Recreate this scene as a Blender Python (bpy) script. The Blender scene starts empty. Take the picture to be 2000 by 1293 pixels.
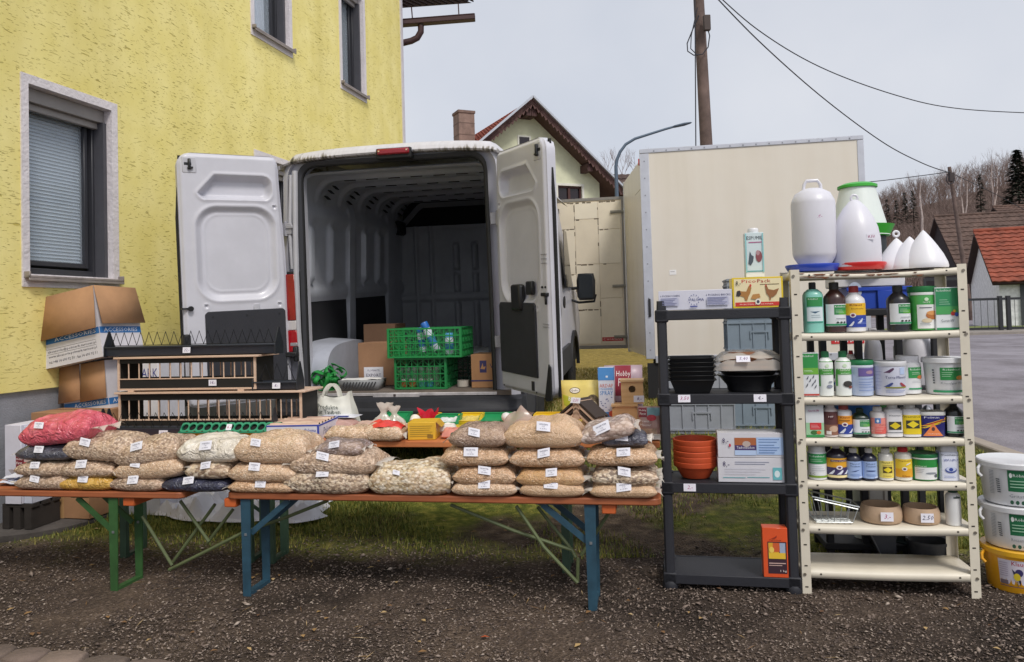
import bpy, bmesh, math, random
import numpy as np
from mathutils import Vector, Matrix, noise
RND = random.Random(7)
sc = bpy.context.scene
COL = sc.collection
R_ = math.radians
# ---------------------------------------------------------------- camera
FPX, CX, CY, EYE, PITCH, ROLL = 1500.0, 1000.0, 571.0, 1.35, .03, -.028
cd = bpy.data.cameras.new('camera'); cam = bpy.data.objects.new('camera', cd); COL.objects.link(cam)
cd.sensor_width = 36; cd.lens = FPX/2000*36; cd.shift_y = -(646.5-CY)/2000
cd.clip_end = 2000; cd.clip_start = .05
CR = Matrix.Rotation(math.pi/2+PITCH, 3, 'X') @ Matrix.Rotation(ROLL, 3, 'Z')
cam.matrix_world = Matrix.Translation((0, 0, EYE)) @ CR.to_4x4()
sc.camera = cam
# ---------------------------------------------------------------- sky, sun, exposure
SUN_EL, SUN_AZ = R_(50), R_(200)
w = bpy.data.worlds.new('World'); sc.world = w; w.use_nodes = True
nt = w.node_tree; nt.nodes.clear()
sky = nt.nodes.new('ShaderNodeTexSky'); sky.sky_type = 'NISHITA'; sky.sun_disc = False
sky.sun_elevation = SUN_EL; sky.sun_rotation = SUN_AZ; sky.dust_density = 4; sky.air_density = 1
hs = nt.nodes.new('ShaderNodeHueSaturation'); hs.inputs['Saturation'].default_value = .45
mx = nt.nodes.new('ShaderNodeMix'); mx.data_type = 'RGBA'; mx.inputs[0].default_value = .72
# the grey-white overcast layer, with faint cloud mottling
tcw = nt.nodes.new('ShaderNodeTexCoord'); cn = nt.nodes.new('ShaderNodeTexNoise'); cn.inputs['Scale'].default_value = 2.2; cn.inputs['Detail'].default_value = 5
crw = nt.nodes.new('ShaderNodeValToRGB'); crw.color_ramp.elements[0].position = .36; crw.color_ramp.elements[1].position = .64
crw.color_ramp.elements[0].color = (6.2, 6.6, 7.5, 1); crw.color_ramp.elements[1].color = (7.6, 7.8, 8.4, 1)
nt.links.new(tcw.outputs['Generated'], cn.inputs['Vector']); nt.links.new(cn.outputs['Fac'], crw.inputs[0]); nt.links.new(crw.outputs[0], mx.inputs[7])
bg = nt.nodes.new('ShaderNodeBackground'); bg.inputs['Strength'].default_value = .082
ow = nt.nodes.new('ShaderNodeOutputWorld')
nt.links.new(sky.outputs[0], hs.inputs['Color']); nt.links.new(hs.outputs[0], mx.inputs[6])
nt.links.new(mx.outputs[2], bg.inputs['Color']); nt.links.new(bg.outputs[0], ow.inputs['Surface'])
sl = bpy.data.lights.new('sun', 'SUN'); sl.energy = 1.5; sl.angle = R_(14); sl.color = (1, .95, .88)
so = bpy.data.objects.new('sun', sl); COL.objects.link(so)
# direction towards the sun: azimuth measured so that the sun stands behind the camera, a little to its right
sd = Vector((math.cos(SUN_EL)*.45, -math.cos(SUN_EL)*.89, math.sin(SUN_EL)))
so.rotation_euler = sd.to_track_quat('Z', 'Y').to_euler()
sky.sun_rotation = math.atan2(sd.x, sd.y)
sc.view_settings.view_transform = 'Standard'; sc.view_settings.look = 'None'
sc.view_settings.exposure = .48; sc.view_settings.gamma = 1
sc.view_settings.use_curve_mapping = False
# ---------------------------------------------------------------- placing: a line of sight met with a plane
EY = Vector((0, 0, EYE))
TAN = .18; YAW = -math.atan(TAN)                                # the whole stall stands turned by this
def ray(px, py): return CR @ Vector(((px-CX)/FPX, -(py-CY)/FPX, -1))
def P(px, py, Y): d = ray(px, py); return EY + d*(Y/d.y)
def D(px, py, c): d = ray(px, py); return EY + d*(c/(d.y+TAN*d.x))
def gz(y):                                                     # the yard is flat, the meadow climbs gently behind it
    t = max(0, y-4.3)
    return min(.055*t, .42) if t < 8 else .42
def DZ(px, py, z): d = ray(px, py); return EY + d*((z-EYE)/d.z)
# ---------------------------------------------------------------- materials
def lin(h):
    h = h.lstrip('#'); c = [int(h[i:i+2], 16)/255 for i in (0, 2, 4)]
    return tuple(x/12.92 if x <= .04045 else ((x+.055)/1.055)**2.4 for x in c)
_M = {}
def M(hx, rough=.55, metal=0, coat=0, var=.06, vs=7, bump=0, bs=60, alpha=1, trans=0, key='', spec=.5, sss=0):
    k = (hx, rough, metal, coat, var, vs, bump, bs, alpha, trans, key, sss)
    if k in _M: return _M[k]
    m = bpy.data.materials.new('m_'+hx.strip('#')+key); m.use_nodes = True
    n = m.node_tree.nodes; L = m.node_tree.links; b = n['Principled BSDF']
    c = lin(hx); b.inputs['Base Color'].default_value = (*c, 1)
    b.inputs['Roughness'].default_value = rough; b.inputs['Metallic'].default_value = metal
    b.inputs['Coat Weight'].default_value = coat; b.inputs['Coat Roughness'].default_value = .15
    b.inputs['Alpha'].default_value = alpha; b.inputs['Transmission Weight'].default_value = trans
    b.inputs['Specular IOR Level'].default_value = spec
    if sss: b.inputs['Subsurface Weight'].default_value = sss; b.inputs['Subsurface Radius'].default_value = (.02, .02, .02)
    if var or bump:
        tc = n.new('ShaderNodeTexCoord')
    if var:
        no = n.new('ShaderNodeTexNoise'); no.inputs['Scale'].default_value = vs; no.inputs['Detail'].default_value = 6
        no.inputs['Roughness'].default_value = .65
        L.new(tc.outputs['Object'], no.inputs['Vector'])
        r = n.new('ShaderNodeMapRange'); r.inputs[1].default_value = .3; r.inputs[2].default_value = .7
        r.inputs[3].default_value = 1-var*1.6; r.inputs[4].default_value = 1+var
        L.new(no.outputs['Fac'], r.inputs[0])
        x = n.new('ShaderNodeMix'); x.data_type = 'RGBA'; x.blend_type = 'MULTIPLY'; x.inputs[0].default_value = 1
        x.inputs[6].default_value = (*c, 1); L.new(r.outputs[0], x.inputs[7]); L.new(x.outputs[2], b.inputs['Base Color'])
    if bump:
        nb = n.new('ShaderNodeTexNoise'); nb.inputs['Scale'].default_value = bs; nb.inputs['Detail'].default_value = 4
        L.new(tc.outputs['Object'], nb.inputs['Vector'])
        bp = n.new('ShaderNodeBump'); bp.inputs['Strength'].default_value = bump; bp.inputs['Distance'].default_value = .01
        L.new(nb.outputs['Fac'], bp.inputs['Height']); L.new(bp.outputs[0], b.inputs['Normal'])
    _M[k] = m; return m
def newmat(name):
    m = bpy.data.materials.new(name); m.use_nodes = True
    return m, m.node_tree.nodes, m.node_tree.links, m.node_tree.nodes['Principled BSDF']
def ramp(n, stops, interp='LINEAR'):
    r = n.new('ShaderNodeValToRGB'); r.color_ramp.interpolation = interp
    e = r.color_ramp.elements
    while len(e) > 1: e.remove(e[-1])
    e[0].position = stops[0][0]; e[0].color = (*lin(stops[0][1]), 1)
    for p, c in stops[1:]:
        q = e.new(p); q.color = (*lin(c), 1)
    return r
# ---------------------------------------------------------------- mesh building
_T = {}
def glyphs(s):
    if s in _T: return _T[s]
    cu = bpy.data.curves.new('lettering', 'FONT'); cu.body = s; cu.size = 1; cu.resolution_u = 1
    o = bpy.data.objects.new('lettering', cu)
    me = bpy.data.meshes.new_from_object(o)
    v = [(q.co.x, q.co.y) for q in me.vertices]; f = [tuple(p.vertices) for p in me.polygons]
    bpy.data.objects.remove(o); bpy.data.curves.remove(cu); bpy.data.meshes.remove(me)
    if v:
        x0 = min(a for a, b in v); x1 = max(a for a, b in v); y0 = min(b for a, b in v); y1 = max(b for a, b in v)
        v = [((a-x0)/max(1e-6, x1-x0), (b-y0)/max(1e-6, y1-y0)) for a, b in v]
        r = (v, f, (x1-x0)/max(1e-6, y1-y0))
    else: r = ([], [], 1)
    _T[s] = r; return r
class MB:
    def __init__(s, m=None): s.v = []; s.f = []; s.mi = []; s.ms = []; s.cur = 0; s.X = None; (m and s.use(m))
    def use(s, m):
        if m not in s.ms: s.ms.append(m)
        s.cur = s.ms.index(m); return s
    def add(s, vs, fs):
        b = len(s.v)
        if s.X is not None: vs = [tuple(s.X @ Vector(q)) for q in vs]
        s.v.extend(vs); s.f.extend([tuple(i+b for i in f) for f in fs]); s.mi.extend([s.cur]*len(fs)); return s
    def box(s, x0, x1, y0, y1, z0, z1):
        return s.add([(x0,y0,z0),(x1,y0,z0),(x1,y1,z0),(x0,y1,z0),(x0,y0,z1),(x1,y0,z1),(x1,y1,z1),(x0,y1,z1)],
                     [(3,2,1,0),(4,5,6,7),(0,1,5,4),(1,2,6,5),(2,3,7,6),(3,0,4,7)])
    def bar(s, a, b, w, h, up=(0,0,1)):                         # a square bar from a to b
        a = Vector(a); b = Vector(b); d = (b-a).normalized(); u = Vector(up)
        if abs(d.dot(u)) > .98: u = Vector((0,1,0))
        sx = d.cross(u).normalized(); uz = sx.cross(d)
        q = []
        for p in (a, b):
            for i, j in ((-1,-1),(1,-1),(1,1),(-1,1)): q.append(tuple(p+sx*(i*w/2)+uz*(j*h/2)))
        return s.add(q, [(3,2,1,0),(4,5,6,7),(0,1,5,4),(1,2,6,5),(2,3,7,6),(3,0,4,7)])
    def tube(s, pts, r, seg=6, cap=True, closed=False):
        pts = [Vector(p) for p in pts]; n = len(pts); vs = []; fs = []
        rr = r if isinstance(r, (list, tuple)) else [r]*n
        pu = None
        for i, p in enumerate(pts):
            if closed: d = pts[(i+1) % n]-pts[i-1]
            else: d = pts[min(n-1, i+1)]-pts[max(0, i-1)]
            d.normalize()
            if pu is None:
                u = Vector((0,0,1)) if abs(d.z) < .9 else Vector((1,0,0))
            else: u = pu
            a = d.cross(u); a = a.normalized() if a.length > 1e-6 else Vector((1,0,0)); bq = a.cross(d); pu = bq
            for k in range(seg):
                t = 2*math.pi*k/seg; vs.append(tuple(p+(a*math.cos(t)+bq*math.sin(t))*rr[i]))
        for i in range(n if closed else n-1):
            j = (i+1) % n
            for k in range(seg):
                l = (k+1) % seg; fs.append((i*seg+k, i*seg+l, j*seg+l, j*seg+k))
        if cap and not closed: fs += [tuple(range(seg-1, -1, -1)), tuple(range((n-1)*seg, n*seg))]
        return s.add(vs, fs)
    def lathe(s, prof, seg=24, c=(0,0,0), sx=1, sy=1, pw=2, caps=True, ring=None):
        vs = []; fs = []; n = len(prof)
        for r, z in prof:
            for k in range(seg):
                t = 2*math.pi*(k+.5)/seg; a, b = math.cos(t), math.sin(t)
                if pw != 2:
                    q = (abs(a)**pw+abs(b)**pw)**(-1/pw); a *= q; b *= q
                vs.append((c[0]+r*a*sx, c[1]+r*b*sy, c[2]+z))
        for i in range(n-1):
            for k in range(seg):
                l = (k+1) % seg; fs.append((i*seg+k, i*seg+l, (i+1)*seg+l, (i+1)*seg+k))
        if caps: fs += [tuple(range(seg-1, -1, -1)), tuple(range((n-1)*seg, n*seg))]
        return s.add(vs, fs)
    def prism(s, poly, a, b, ax='y'):                           # poly of 2-D points pushed along an axis
        n = len(poly)
        f3 = {'y': lambda p, t: (p[0], t, p[1]), 'x': lambda p, t: (t, p[0], p[1]), 'z': lambda p, t: (p[0], p[1], t)}[ax]
        vs = [f3(p, a) for p in poly]+[f3(p, b) for p in poly]
        fs = [tuple(range(n)), tuple(range(2*n-1, n-1, -1))]+[(i, (i+1) % n, n+(i+1) % n, n+i) for i in range(n)]
        return s.add(vs, fs)
    def grid(s, fn, nu, nv, flip=False):
        vs = [fn(i/nu, j/nv) for j in range(nv+1) for i in range(nu+1)]
        fs = []
        for j in range(nv):
            for i in range(nu):
                a = j*(nu+1)+i; q = (a, a+1, a+nu+2, a+nu+1); fs.append(q[::-1] if flip else q)
        return s.add(vs, fs)
    def text(s, st, mp, x0, x1, z0, z1, eps=.0006, keep=True, al='c', slant=0):
        v, f, asp = glyphs(st)
        if not v: return s
        w, h = x1-x0, z1-z0
        if keep and w > 0:
            ww = asp*h*keep if not isinstance(keep, bool) else asp*h
            if ww < w:
                o = {'c': (w-ww)/2, 'l': 0, 'r': w-ww}[al]; x0 += o; w = ww
        return s.add([tuple(mp(x0+a*w+slant*b*h, z0+b*h, eps)) for a, b in v], f)
    def build(s, name, par=None, bev=0, seg=1, sharp=38, kind=None, loc=None, recalc=True):
        me = bpy.data.meshes.new(name); me.from_pydata(s.v, [], s.f)
        for m in s.ms: me.materials.append(m)
        if s.ms: me.polygons.foreach_set('material_index', s.mi)
        if recalc and len(s.f) < 40000:
            bm = bmesh.new(); bm.from_mesh(me); bmesh.ops.recalc_face_normals(bm, faces=bm.faces); bm.to_mesh(me); bm.free()
        me.shade_smooth(); me.set_sharp_from_angle(angle=R_(sharp)); me.update()
        o = bpy.data.objects.new(name, me); COL.objects.link(o)
        if par is not None: o.parent = par
        if loc is not None: o.location = loc
        if kind: o['kind'] = kind
        if bev:
            md = o.modifiers.new('bevel', 'BEVEL'); md.width = bev; md.segments = seg; md.limit_method = 'ANGLE'; md.angle_limit = R_(40)
        return o
def tag(o, label=None, cat=None, group=None, kind=None):
    if label: o['label'] = label
    if cat: o['category'] = cat
    if group: o['group'] = group
    if kind: o['kind'] = kind
    return o
def thing(name, label, cat, loc=(0,0,0), rz=0.0, group=None, rx=0.0, ry=0.0):
    o = bpy.data.objects.new(name, None); COL.objects.link(o); o.empty_display_size = .05
    o.location = loc; o.rotation_euler = (rx, ry, rz)
    return tag(o, label, cat, group)
def kids(o): return [c for c in bpy.data.objects if c.parent == o]
def copy_tree(o, par=None):
    c = o.copy(); COL.objects.link(c)
    if par is not None: c.parent = par
    for k in kids(o): copy_tree(k, c)
    return c
def front(y): return lambda x, z, e: (x, y-e, z)                 # map for flat print on a face looking at -y
def smooth(a, b, x):
    t = min(1, max(0, (x-a)/(b-a))); return t*t*(3-2*t)
def rrect(x, z, cx, cz, hw, hh, r):                              # signed distance to a rounded rectangle
    qx = abs(x-cx)-hw+r; qz = abs(z-cz)-hh+r
    return math.hypot(max(qx, 0), max(qz, 0))+min(max(qx, qz), 0)-r
def n3(x, y, z=0): return noise.noise(Vector((x, y, z)))
def price(par, x, y, z, wd, ht, txt, ink='#5a2a6a', tilt=0, lean=0):   # a small handwritten paper tag
    b = MB(M('#e6e4ee', .7, var=.02)); b.X = Matrix.Translation((x, y, z)) @ Matrix.Rotation(tilt, 4, 'Y') @ Matrix.Rotation(lean, 4, 'X')
    b.box(-wd/2, wd/2, -.0012, 0, -ht/2, ht/2)
    b.use(M(ink, .6, var=0)); b.text(txt, front(-.0012), -wd*.42, wd*.42, -ht*.28, ht*.28, .0005, slant=.25)
    return b.build('price_tag', par)
# ================================================================ SETTING
# ground -----------------------------------------------------------
def ground_material():
    m, n, L, b = newmat('yard_ground'); b.inputs['Roughness'].default_value = .95; b.inputs['Specular IOR Level'].default_value = .2
    g = n.new('ShaderNodeNewGeometry'); sp = n.new('ShaderNodeSeparateXYZ'); L.new(g.outputs['Position'], sp.inputs[0])
    def nz(sc_, det=8, rough=.6):
        q = n.new('ShaderNodeTexNoise'); q.inputs['Scale'].default_value = sc_; q.inputs['Detail'].default_value = det
        q.inputs['Roughness'].default_value = rough; L.new(g.outputs['Position'], q.inputs['Vector']); return q
    def math_(op, a, b_):
        q = n.new('ShaderNodeMath'); q.operation = op
        for i, t in enumerate((a, b_)):
            if isinstance(t, (int, float)): q.inputs[i].default_value = t
            else: L.new(t, q.inputs[i])
        return q.outputs[0]
    def mix(f, a, b_):
        q = n.new('ShaderNodeMix'); q.data_type = 'RGBA'
        L.new(f, q.inputs[0]); L.new(a, q.inputs[6]); L.new(b_, q.inputs[7]); return q.outputs[2]
    # gravelled yard: dark tarry soil with chips
    v = n.new('ShaderNodeTexVoronoi'); v.inputs['Scale'].default_value = 75; L.new(g.outputs['Position'], v.inputs['Vector'])
    r1 = ramp(n, [(0, '#3a302b'), (.45, '#564a42'), (.72, '#756559'), (.9, '#9a897c'), (1, '#bcac9e')]); L.new(v.outputs['Color'], r1.inputs[0])
    a1 = nz(1.1); r2 = ramp(n, [(.3, '#4f443d'), (.55, '#76665a'), (.75, '#a08d7d')]); L.new(a1.outputs['Fac'], r2.inputs[0])
    gm = n.new('ShaderNodeMix'); gm.data_type = 'RGBA'; gm.inputs[0].default_value = .45
    L.new(r1.outputs[0], gm.inputs[6]); L.new(r2.outputs[0], gm.inputs[7])
    # bare earth and mossy turf
    e1 = nz(9); re = ramp(n, [(.3, '#3a3026'), (.5, '#5d4e40'), (.72, '#86745f')]); L.new(e1.outputs['Fac'], re.inputs[0])
    t1 = nz(14); rt = ramp(n, [(.3, '#434b1a'), (.5, '#646a2a'), (.62, '#838038'), (.78, '#a89a50')]); L.new(t1.outputs['Fac'], rt.inputs[0])
    big = nz(.9, 5); m1 = n.new('ShaderNodeMapRange'); m1.inputs[1].default_value = .44; m1.inputs[2].default_value = .56
    # earth where it is trodden, in front of the open van
    ax = math_('MULTIPLY', math_('ABSOLUTE', math_('ADD', sp.outputs[0], -.7), 0), .15)
    L.new(math_('ADD', big.outputs['Fac'], math_('ADD', ax, -.1)), m1.inputs[0])
    turf = mix(m1.outputs[0], re.outputs[0], rt.outputs[0])
    ed = nz(2.5, 6); yy = math_('ADD', sp.outputs[1], math_('MULTIPLY', math_('ADD', ed.outputs['Fac'], -.5), 1.3))
    yy = math_('ADD', yy, math_('MULTIPLY', sp.outputs[0], .16))
    m2 = n.new('ShaderNodeMapRange'); m2.inputs[1].default_value = 4.15; m2.inputs[2].default_value = 4.75; L.new(yy, m2.inputs[0])
    dp = nz(.55, 6); rd = ramp(n, [(.36, '#8a8a8a'), (.5, '#cfcfcf'), (.66, '#f2efe9')]); L.new(dp.outputs['Fac'], rd.inputs[0])    # damp and dry patches
    dm = n.new('ShaderNodeMix'); dm.data_type = 'RGBA'; dm.blend_type = 'MULTIPLY'; dm.inputs[0].default_value = 1; L.new(gm.outputs[2], dm.inputs[6]); L.new(rd.outputs[0], dm.inputs[7])
    c = mix(m2.outputs[0], dm.outputs[2], turf)
    # fallow straw coloured turf farther off
    st = nz(3); m3 = n.new('ShaderNodeMapRange'); m3.inputs[1].default_value = 8.2; m3.inputs[2].default_value = 9.6
    L.new(math_('ADD', sp.outputs[1], math_('MULTIPLY', st.outputs['Fac'], 1.5)), m3.inputs[0])
    s1 = nz(11); rs = ramp(n, [(.3, '#6b5a2a'), (.55, '#94803f'), (.75, '#b59c58')]); L.new(s1.outputs['Fac'], rs.inputs[0])
    c = mix(m3.outputs[0], c, rs.outputs[0])
    L.new(c, b.inputs['Base Color'])
    hb = nz(60, 6, .7); bp = n.new('ShaderNodeBump'); bp.inputs['Strength'].default_value = .9; bp.inputs['Distance'].default_value = .012
    L.new(math_('ADD', hb.outputs['Fac'], math_('MULTIPLY', v.outputs['Distance'], 1.2)), bp.inputs['Height']); L.new(bp.outputs[0], b.inputs['Normal'])
    return m
def ground_build():
    ys = [-6, 0, 2, 2.6]+[2.6+.06*i for i in range(1, 60)]+[6.3+.3*i for i in range(22)]+[13.5, 16, 20, 30, 60, 150, 400, 900]
    xs = [-300, -100, -30, -12, -6]+[-4+.1*i for i in range(84)]+[4.6, 6, 12, 30, 100, 300]
    b = MB(ground_material()); ny, nx = len(ys), len(xs)
    vs = []
    for y in ys:
        for x in xs:
            z = gz(y)
            if 2.5 < y < 13 and abs(x) < 4.6: z += .012*n3(x*1.7, y*1.7)+.006*n3(x*6, y*6)
            if y > 13 or x > 5: z -= .02
            vs.append((x, y, z))
    b.add(vs, [(j*nx+i, j*nx+i+1, (j+1)*nx+i+1, (j+1)*nx+i) for j in range(ny-1) for i in range(nx-1)])
    b.build('ground', kind='structure', recalc=False)
ground_build()
# loose chips of stone on the yard
def rand_island_mat(name, stops, rough=.85):
    m, n, L, b = newmat(name); b.inputs['Roughness'].default_value = rough
    g = n.new('ShaderNodeNewGeometry'); r = ramp(n, stops); L.new(g.outputs['Random Per Island'], r.inputs[0]); L.new(r.outputs[0], b.inputs['Base Color'])
    return m
def raw(name, V, F, mat, kind='stuff', label=None, par=None):
    me = bpy.data.meshes.new(name)
    nf, k = F.shape
    me.vertices.add(len(V)); me.vertices.foreach_set('co', V.astype(np.float32).ravel())
    me.loops.add(nf*k); me.loops.foreach_set('vertex_index', F.astype(np.int32).ravel())
    me.polygons.add(nf); me.polygons.foreach_set('loop_start', np.arange(0, nf*k, k, dtype=np.int32))
    me.update(calc_edges=True); me.validate()
    me.materials.append(mat); o = bpy.data.objects.new(name, me); COL.objects.link(o)
    if kind: o['kind'] = kind
    if label: o['label'] = label
    if par is not None: o.parent = par
    return o
rng = np.random.default_rng(11)
def vgz(y): return np.clip(.055*np.maximum(0, y-4.3), 0, .42)
def chips():
    N = 46000
    y = 2.75+2.1*rng.random(N)**1.15; x = (rng.random(N)*2-1)*(y*.72+.15)
    keep = (y+.16*x+.5*(rng.random(N)-.5) < 4.55)
    x, y = x[keep], y[keep]; N = len(x)
    s = .0042+.0085*rng.random(N)**2.2; s[rng.random(N) < .02] *= 2.0
    a = rng.random(N)*6.283; ca, sa = np.cos(a), np.sin(a)
    ox = np.array([1, 0, -1, 0, 0, 0.]); oy = np.array([0, .48, 0, -.48, 0, 0]); oz = np.array([0, 0, 0, 0, .34, -.25])
    jit = 1+.5*(rng.random((N, 6))-.5)
    lx, ly, lz = ox*s[:, None]*jit, oy*s[:, None]*jit, oz*s[:, None]*jit
    tx = (rng.random(N)-.5)*.8; lz = lz+lx*tx[:, None]
    V = np.stack([x[:, None]+lx*ca[:, None]-ly*sa[:, None], y[:, None]+lx*sa[:, None]+ly*ca[:, None], vgz(y)[:, None]+lz+.002+.3*s[:, None]], -1).reshape(-1, 3)
    T = np.array([(0,1,4),(1,2,4),(2,3,4),(3,0,4),(1,0,5),(2,1,5),(3,2,5),(0,3,5)])
    F = (np.arange(N)[:, None, None]*6+T[None]).reshape(-1, 3)
    raw('gravel', V, F, rand_island_mat('stone_chips', [(0, '#362d29'), (.35, '#584b44'), (.7, '#7b6c62'), (.94, '#94857a'), (1, '#ab9d91')]), label='loose pale and dark stone chips strewn over the yard')
chips()
def blades():
    N = 330000
    y = 4.25+8.5*rng.random(N)**2.1; x = -3.4+8.0*rng.random(N)
    k = np.abs(x) < y*.72+.2; x, y = x[k], y[k]
    pn = np.sin(x*2.3+1.1*np.sin(y*1.9))+np.sin(y*3.1+1.7*np.cos(x*2.7))+.8*np.sin(x*7.1+y*5.3)
    bare = np.exp(-((x-.75)/1.15)**2-((y-4.9)/.8)**2)*3.6
    k = (pn+2.6*rng.random(len(x))-.6 > bare-.1)&(y+.16*x+.5*(rng.random(len(x))-.5) > 4.5)
    x, y, pn = x[k], y[k], pn[k]
    k = ~((x > 3.85)&(y > 4.6)); x, y = x[k], y[k]; N = len(x)
    h = (.012+.034*rng.random(N)**1.8)*(1+.05*(y-4)); wd = .0030*(1+.20*(y-4)); a = rng.random(N)*6.283
    ln = (rng.random(N)-.3)*1.4*h; dx, dy = np.cos(a), np.sin(a); z = vgz(y)
    q = np.stack([np.stack([x-dy*wd, y+dx*wd, z], -1), np.stack([x+dy*wd, y-dx*wd, z], -1),
                  np.stack([x+dx*ln, y+dy*ln, z+h], -1)], 1).reshape(-1, 3)
    F = np.arange(N*3).reshape(-1, 3)
    m, n, L, b = newmat('grass_blades'); b.inputs['Roughness'].default_value = .7
    g = n.new('ShaderNodeNewGeometry'); r = ramp(n, [(0, '#47531b'), (.38, '#66722a'), (.62, '#87863a'), (.86, '#b09d58'), (1, '#cfbb84')])
    sp = n.new('ShaderNodeSeparateXYZ'); L.new(g.outputs['Position'], sp.inputs[0])
    mr = n.new('ShaderNodeMapRange'); mr.inputs[1].default_value = 7; mr.inputs[2].default_value = 10.5; mr.inputs[3].default_value = 0; mr.inputs[4].default_value = .45
    L.new(sp.outputs[1], mr.inputs[0]); ad = n.new('ShaderNodeMath'); L.new(mr.outputs[0], ad.inputs[0]); 
    ml = n.new('ShaderNodeMath'); ml.operation = 'MULTIPLY'; ml.inputs[1].default_value = .8; L.new(g.outputs['Random Per Island'], ml.inputs[0]); L.new(ml.outputs[0], ad.inputs[1])
    L.new(ad.outputs[0], r.inputs[0]); L.new(r.outputs[0], b.inputs['Base Color'])
    raw('grass', q, F, m, label='short mossy grass between the yard and the vehicles')
blades()
# road on the right, its kerb and the far pavement --------------------------
def road():
    m, n, L, b = newmat('asphalt'); b.inputs['Roughness'].default_value = .85
    g = n.new('ShaderNodeNewGeometry'); a = n.new('ShaderNodeTexNoise'); a.inputs['Scale'].default_value = 90; a.inputs['Detail'].default_value = 5
    L.new(g.outputs['Position'], a.inputs['Vector']); r = ramp(n, [(.3, '#77737a'), (.6, '#959097'), (.8, '#a9a4a8')]); L.new(a.outputs['Fac'], r.inputs[0])
    lg = n.new('ShaderNodeTexNoise'); lg.inputs['Scale'].default_value = .9; lg.inputs['Detail'].default_value = 7; lg.inputs['Roughness'].default_value = .7; L.new(g.outputs['Position'], lg.inputs['Vector']); r2 = ramp(n, [(.35, '#b9b5b4'), (.5, '#e6e4e4'), (.65, '#ffffff')]); L.new(lg.outputs['Fac'], r2.inputs[0]); xm = n.new('ShaderNodeMix'); xm.data_type = 'RGBA'; xm.blend_type = 'MULTIPLY'; xm.inputs[0].default_value = 1; L.new(r.outputs[0], xm.inputs[6]); L.new(r2.outputs[0], xm.inputs[7]); L.new(xm.outputs[2], b.inputs['Base Color'])
    ys = [4.7+.4*i for i in range(30)]+[18, 24, 32, 60]; q = MB(m); nx = 2
    q.add([(x, y, gz(y)+.012) for y in ys for x in (4.02, 30)], [(j*2, j*2+1, j*2+3, j*2+2) for j in range(len(ys)-1)])
    q.build('road', kind='structure', recalc=False)
    k = MB(M('#9a8f84', .9, var=.12, vs=5, bump=.5, bs=40))
    kerb = tag(bpy.data.objects.new('kerb', None), 'low worn concrete kerb between the meadow and the grey road', kind='structure'); COL.objects.link(kerb)
    k.box(0, .14, 0, .96, -.2, 0); first = k.build('kerb_stone', kerb, bev=.012)
    for i in range(14):
        o = first if i == 0 else first.copy()
        if i: COL.objects.link(o)
        y = 4.9+i*.99; o.location = (3.88+.01*math.sin(i*5), y, gz(y)+.055); o.rotation_euler = (.05 if y < 12 else 0, .02*math.sin(i*3), .01*math.sin(i*7))
    k = MB(M('#8d867f', .9, var=.1)); k.box(9, 30, 21.6, 23.4, .2, gz(20)+.10); k.build('pavement', kind='structure', bev=.02)
k = MB(M('#6f7a3c', .95, var=.3, vs=2)); k.box(12, 30, 23.42, 27, .2, gz(20)+.10); k.build('lawn', kind='structure')
road()
# cobbles in the lower left corner: one paved strip of single stones
pave = tag(bpy.data.objects.new('cobble_paving', None), 'row of worn grey cobbles along the front of the yard', kind='structure'); COL.objects.link(pave)
def cobbles():
    mats = [M(c, .9, var=.15, vs=12, bump=.6, bs=45) for c in ('#6f6058', '#7c6c62', '#655850')]
    i = 0
    for row in range(3):
        y = 3.175-row*.155
        x = -2.6+.05*row
        while x < -1.50+.06*row:
            wd = .15+.05*RND.random(); d = .135
            b = MB(mats[i % 3]); pts = []
            for k in range(10):
                t = 2*math.pi*k/10; q = (abs(math.cos(t))**5+abs(math.sin(t))**5)**(-.2)
                pts.append((wd*.48*math.cos(t)*q*(1+.06*RND.random()), d*.48*math.sin(t)*q*(1+.06*RND.random())))
            n = len(pts)
            vs = [(a, c, -.06) for a, c in pts]+[(a, c, .012) for a, c in pts]+[(a*.86, c*.86, .02+.004*RND.random()) for a, c in pts]
            fs = [tuple(range(2*n, 3*n))]+[(i_+r*n, (i_+1) % n+r*n, (i_+1) % n+(r+1)*n, i_+(r+1)*n) for r in range(2) for i_ in range(n)]
            b.add(vs, fs); o = b.build('cobble', pave, sharp=60)
            o.location = (x+wd/2, y-.27*(x+2.15), .008+.008*RND.random()); o.rotation_euler = (.04*RND.random(), .04*RND.random(), .1*(RND.random()-.5))
            x += wd+.008; i += 1
cobbles()
# round concrete slab by the house
def slab():
    c = Vector((-3.36, 5.36, 0))
    t = thing('concrete_slab', 'dark round concrete shaft cover standing up from the yard beside the yellow house', 'concrete slab', c)
    b = MB(M('#3b3634', .95, var=.25, vs=6, bump=.7, bs=35))
    b.lathe([(.63, -.1), (.63, .015), (.62, .02)], 48); b.build('base_ring', t)
    b = MB(M('#4c4744', .95, var=.25, vs=6, bump=.7, bs=35)); b.lathe([(.56, .0), (.575, .025), (.575, .068), (.56, .078), (.2, .082)], 48); b.build('cover', t)
slab()
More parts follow.
